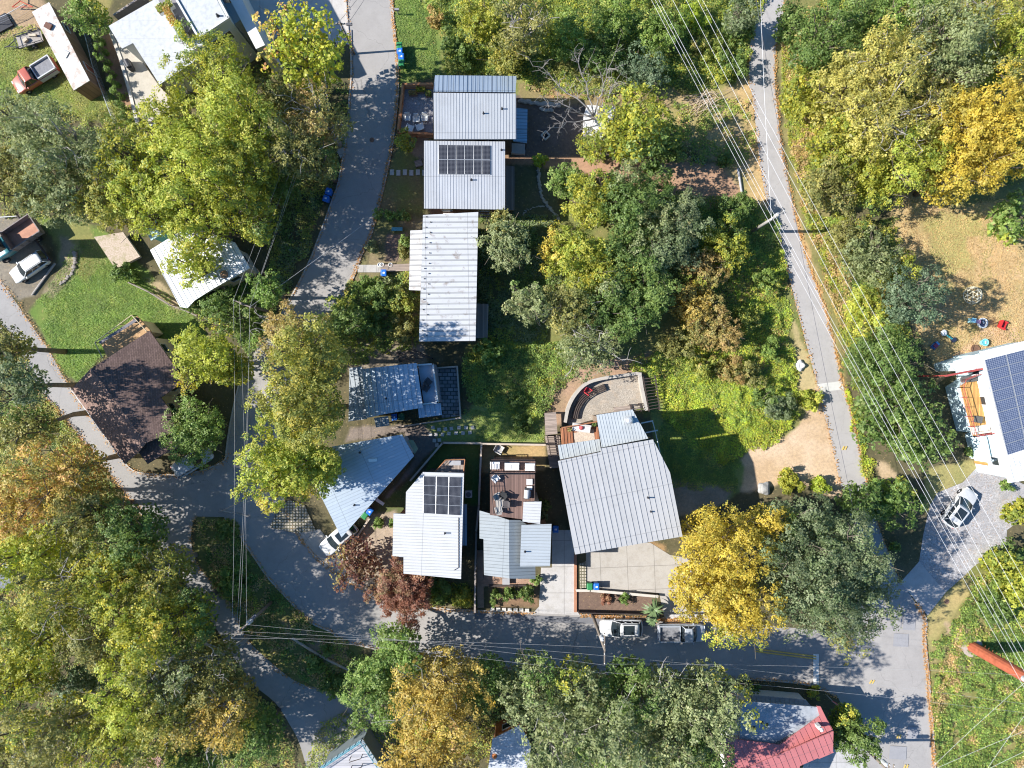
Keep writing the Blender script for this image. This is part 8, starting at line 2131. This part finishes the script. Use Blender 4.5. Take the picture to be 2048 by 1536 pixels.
# manholes, stop sign, hydrant like details
def manhole(label, px, py, r=.36):
    mb = MB(); p = P(px, py); z = .045; mb.lathe((p.x, p.y, z), [(r, -.03), (r, .012), (r * .9, .014), (r * .88, .008), (r * .2, .012)], 24); tag(mb.build('manhole_cover', M('iron_rust', (.17,.10,.07), .3, 9, .7), None, (p.x, p.y, 0)), label, 'manhole cover')
manhole('rusty round manhole cover near the bottom of the junction', 1793, 1503, .38); manhole('dark manhole cover in the shade of the upper street', 744, 280, .26); manhole('small rusty cover on the grass by the apron', 1893, 1203, .26)
p = P(1669, 1406, 2.2); t = thing('stop_sign', 'red stop sign on a post seen from above at the corner by the red roof', 'stop sign', (p.x, p.y, 0), 1.1)
mb = MB(); mb.tube([(0, 0, 0), (0, 0, 2.5)], .035, 8); mb.build('post', STEELG, t)
def octa(m, r, x0, x1):
    m.loft([[(x, r * math.cos(R(22.5 + 45 * k)), 2.3 + r * math.sin(R(22.5 + 45 * k))) for k in range(8)] for x in (x0, x1)])
mb = MB(); octa(mb, .40, .045, .055); sg = mb.build('face_plate', W_WHITE, t); mb = MB(); octa(mb, .37, .056, .062); mb.build('red_field', M('sign_red', (.50,.02,.03), .05, 3, .4), sg)
fc = bpy.data.curves.new('stop_text', 'FONT'); fc.body = 'STOP'; fc.size = .26; fc.align_x = 'CENTER'; fc.align_y = 'CENTER'; fc.extrude = .003
fo = bpy.data.objects.new('tmp_text', fc); C.objects.link(fo); bpy.context.view_layer.update()
me_ = bpy.data.meshes.new_from_object(fo.evaluated_get(bpy.context.evaluated_depsgraph_get())); bpy.data.objects.remove(fo)
fo = bpy.data.objects.new('lettering', me_); C.objects.link(fo); me_.materials.clear(); me_.materials.append(W_WHITE); fo.parent = sg; fo.location = (.068, 0, 2.3); fo.rotation_euler = (R(90), 0, R(90))
# white debris mailbox and bits on the verge
mb = MB(); mb.tube([(0, 0, 0), (0, 0, 1.0)], .05, 6); mb.box((0, 0, 1.1), (.5, .22, .24)); o = mb.build('mailbox', M('mailbox_grey', (.22,.22,.23), .1), None, bevel=.01); p = P(794, 20, 1); o.location = (p.x, p.y, 0); tag(o, 'small dark mailbox on the verge near the top of the upper street', 'mailbox')
# brush pile under the transmission wires
mb = MB(); rs = np.random.RandomState(4); pb = P(1425, 205)
for i in range(46):
    a = P(1412 + rs.normal() * 10, 203 + rs.normal() * 9); e = P(1350 + rs.rand() * 55, 196 + rs.rand() * 44) if i % 3 else P(1425 + rs.normal() * 26, 205 + rs.normal() * 20); mb.tube([(a.x, a.y, .3 + rs.rand() * .5), (e.x, e.y, .1 + rs.rand() * .5)], [.035, .012], 5)
tag(mb.build('brush_pile', M('dead_wood', (.45,.36,.26), .25, 3, .9), None, (pb.x, pb.y, 0)), 'pile of cut dead branches under the transmission wires', 'brush pile')
# red frame junk top left
mb = MB(); p = P(40, 8); 
for a, b in (((24,14),(40,2)),((40,2),(66,14)),((24,14),(66,14)),((40,2),(40,-8))): u, v = P(*a, .5), P(*b, .5); mb.tube([(u.x, u.y, .5), (v.x, v.y, .5)], .05, 6)
tag(mb.build('metal_frame', M('red_paint', (.45,.08,.05), .2), None, (p.x, p.y, 0)), 'red metal frame lying in the dirt at the top left', 'frame')
mb = MB(); q = xy([(-20,42),(10,25),(26,50),(-8,68)], .3); mb.prism(q, 0, .3); tag(mb.build('dark_slab', M('rubber_black', (.04,.04,.045), .2), None, P(5, 45)), 'black trampoline mat at the left edge of the top lawn', 'mat')
# ------------------------------------------------------------------ light, sky, camera
def light():
    w = bpy.data.worlds.new('World'); bpy.context.scene.world = w; w.use_nodes = True
    nt = w.node_tree; bg = nt.nodes['Background']
    sky = nt.nodes.new('ShaderNodeTexSky'); sky.sky_type = 'NISHITA'; sky.sun_disc = False
    el = R(38); sky.sun_elevation = el; sky.sun_rotation = R(-90); sky.air_density = 1.0; sky.dust_density = 0.6; sky.ozone_density = 2.5
    hs = nt.nodes.new('ShaderNodeHueSaturation'); hs.inputs['Saturation'].default_value = 1.32
    nt.links.new(sky.outputs[0], hs.inputs['Color']); nt.links.new(hs.outputs[0], bg.inputs[0]); bg.inputs[1].default_value = 0.105
    l = bpy.data.lights.new('sun', 'SUN'); l.energy = 5.0; l.angle = R(.53); l.color = (1, .965, .915)
    o = bpy.data.objects.new('sun', l); C.objects.link(o)
    d = Vector((math.cos(el), 0.0, -math.sin(el)))          # light travels towards +x
    o.rotation_euler = d.to_track_quat('-Z', 'Y').to_euler(); o.location = (-60, 0, 60)
light()
cam = bpy.data.cameras.new('camera'); co = bpy.data.objects.new('camera', cam); C.objects.link(co)
co.location = (0, 0, H); co.rotation_euler = (0, 0, 0)
cam.sensor_width = 36; cam.lens = 36 * H / (2048 / S); cam.clip_start = 1; cam.clip_end = 6000
sc = bpy.context.scene; sc.camera = co
sc.view_settings.view_transform = 'Standard'; sc.view_settings.look = 'None'
sc.view_settings.exposure = 0.92; sc.view_settings.gamma = 1
sc.render.film_transparent = False
cy = sc.cycles
cy.max_bounces = 6; cy.diffuse_bounces = 3; cy.glossy_bounces = 3; cy.transmission_bounces = 4; cy.transparent_max_bounces = 4
cy.caustics_reflective = False; cy.caustics_refractive = False
cy.filter_width = 1.1
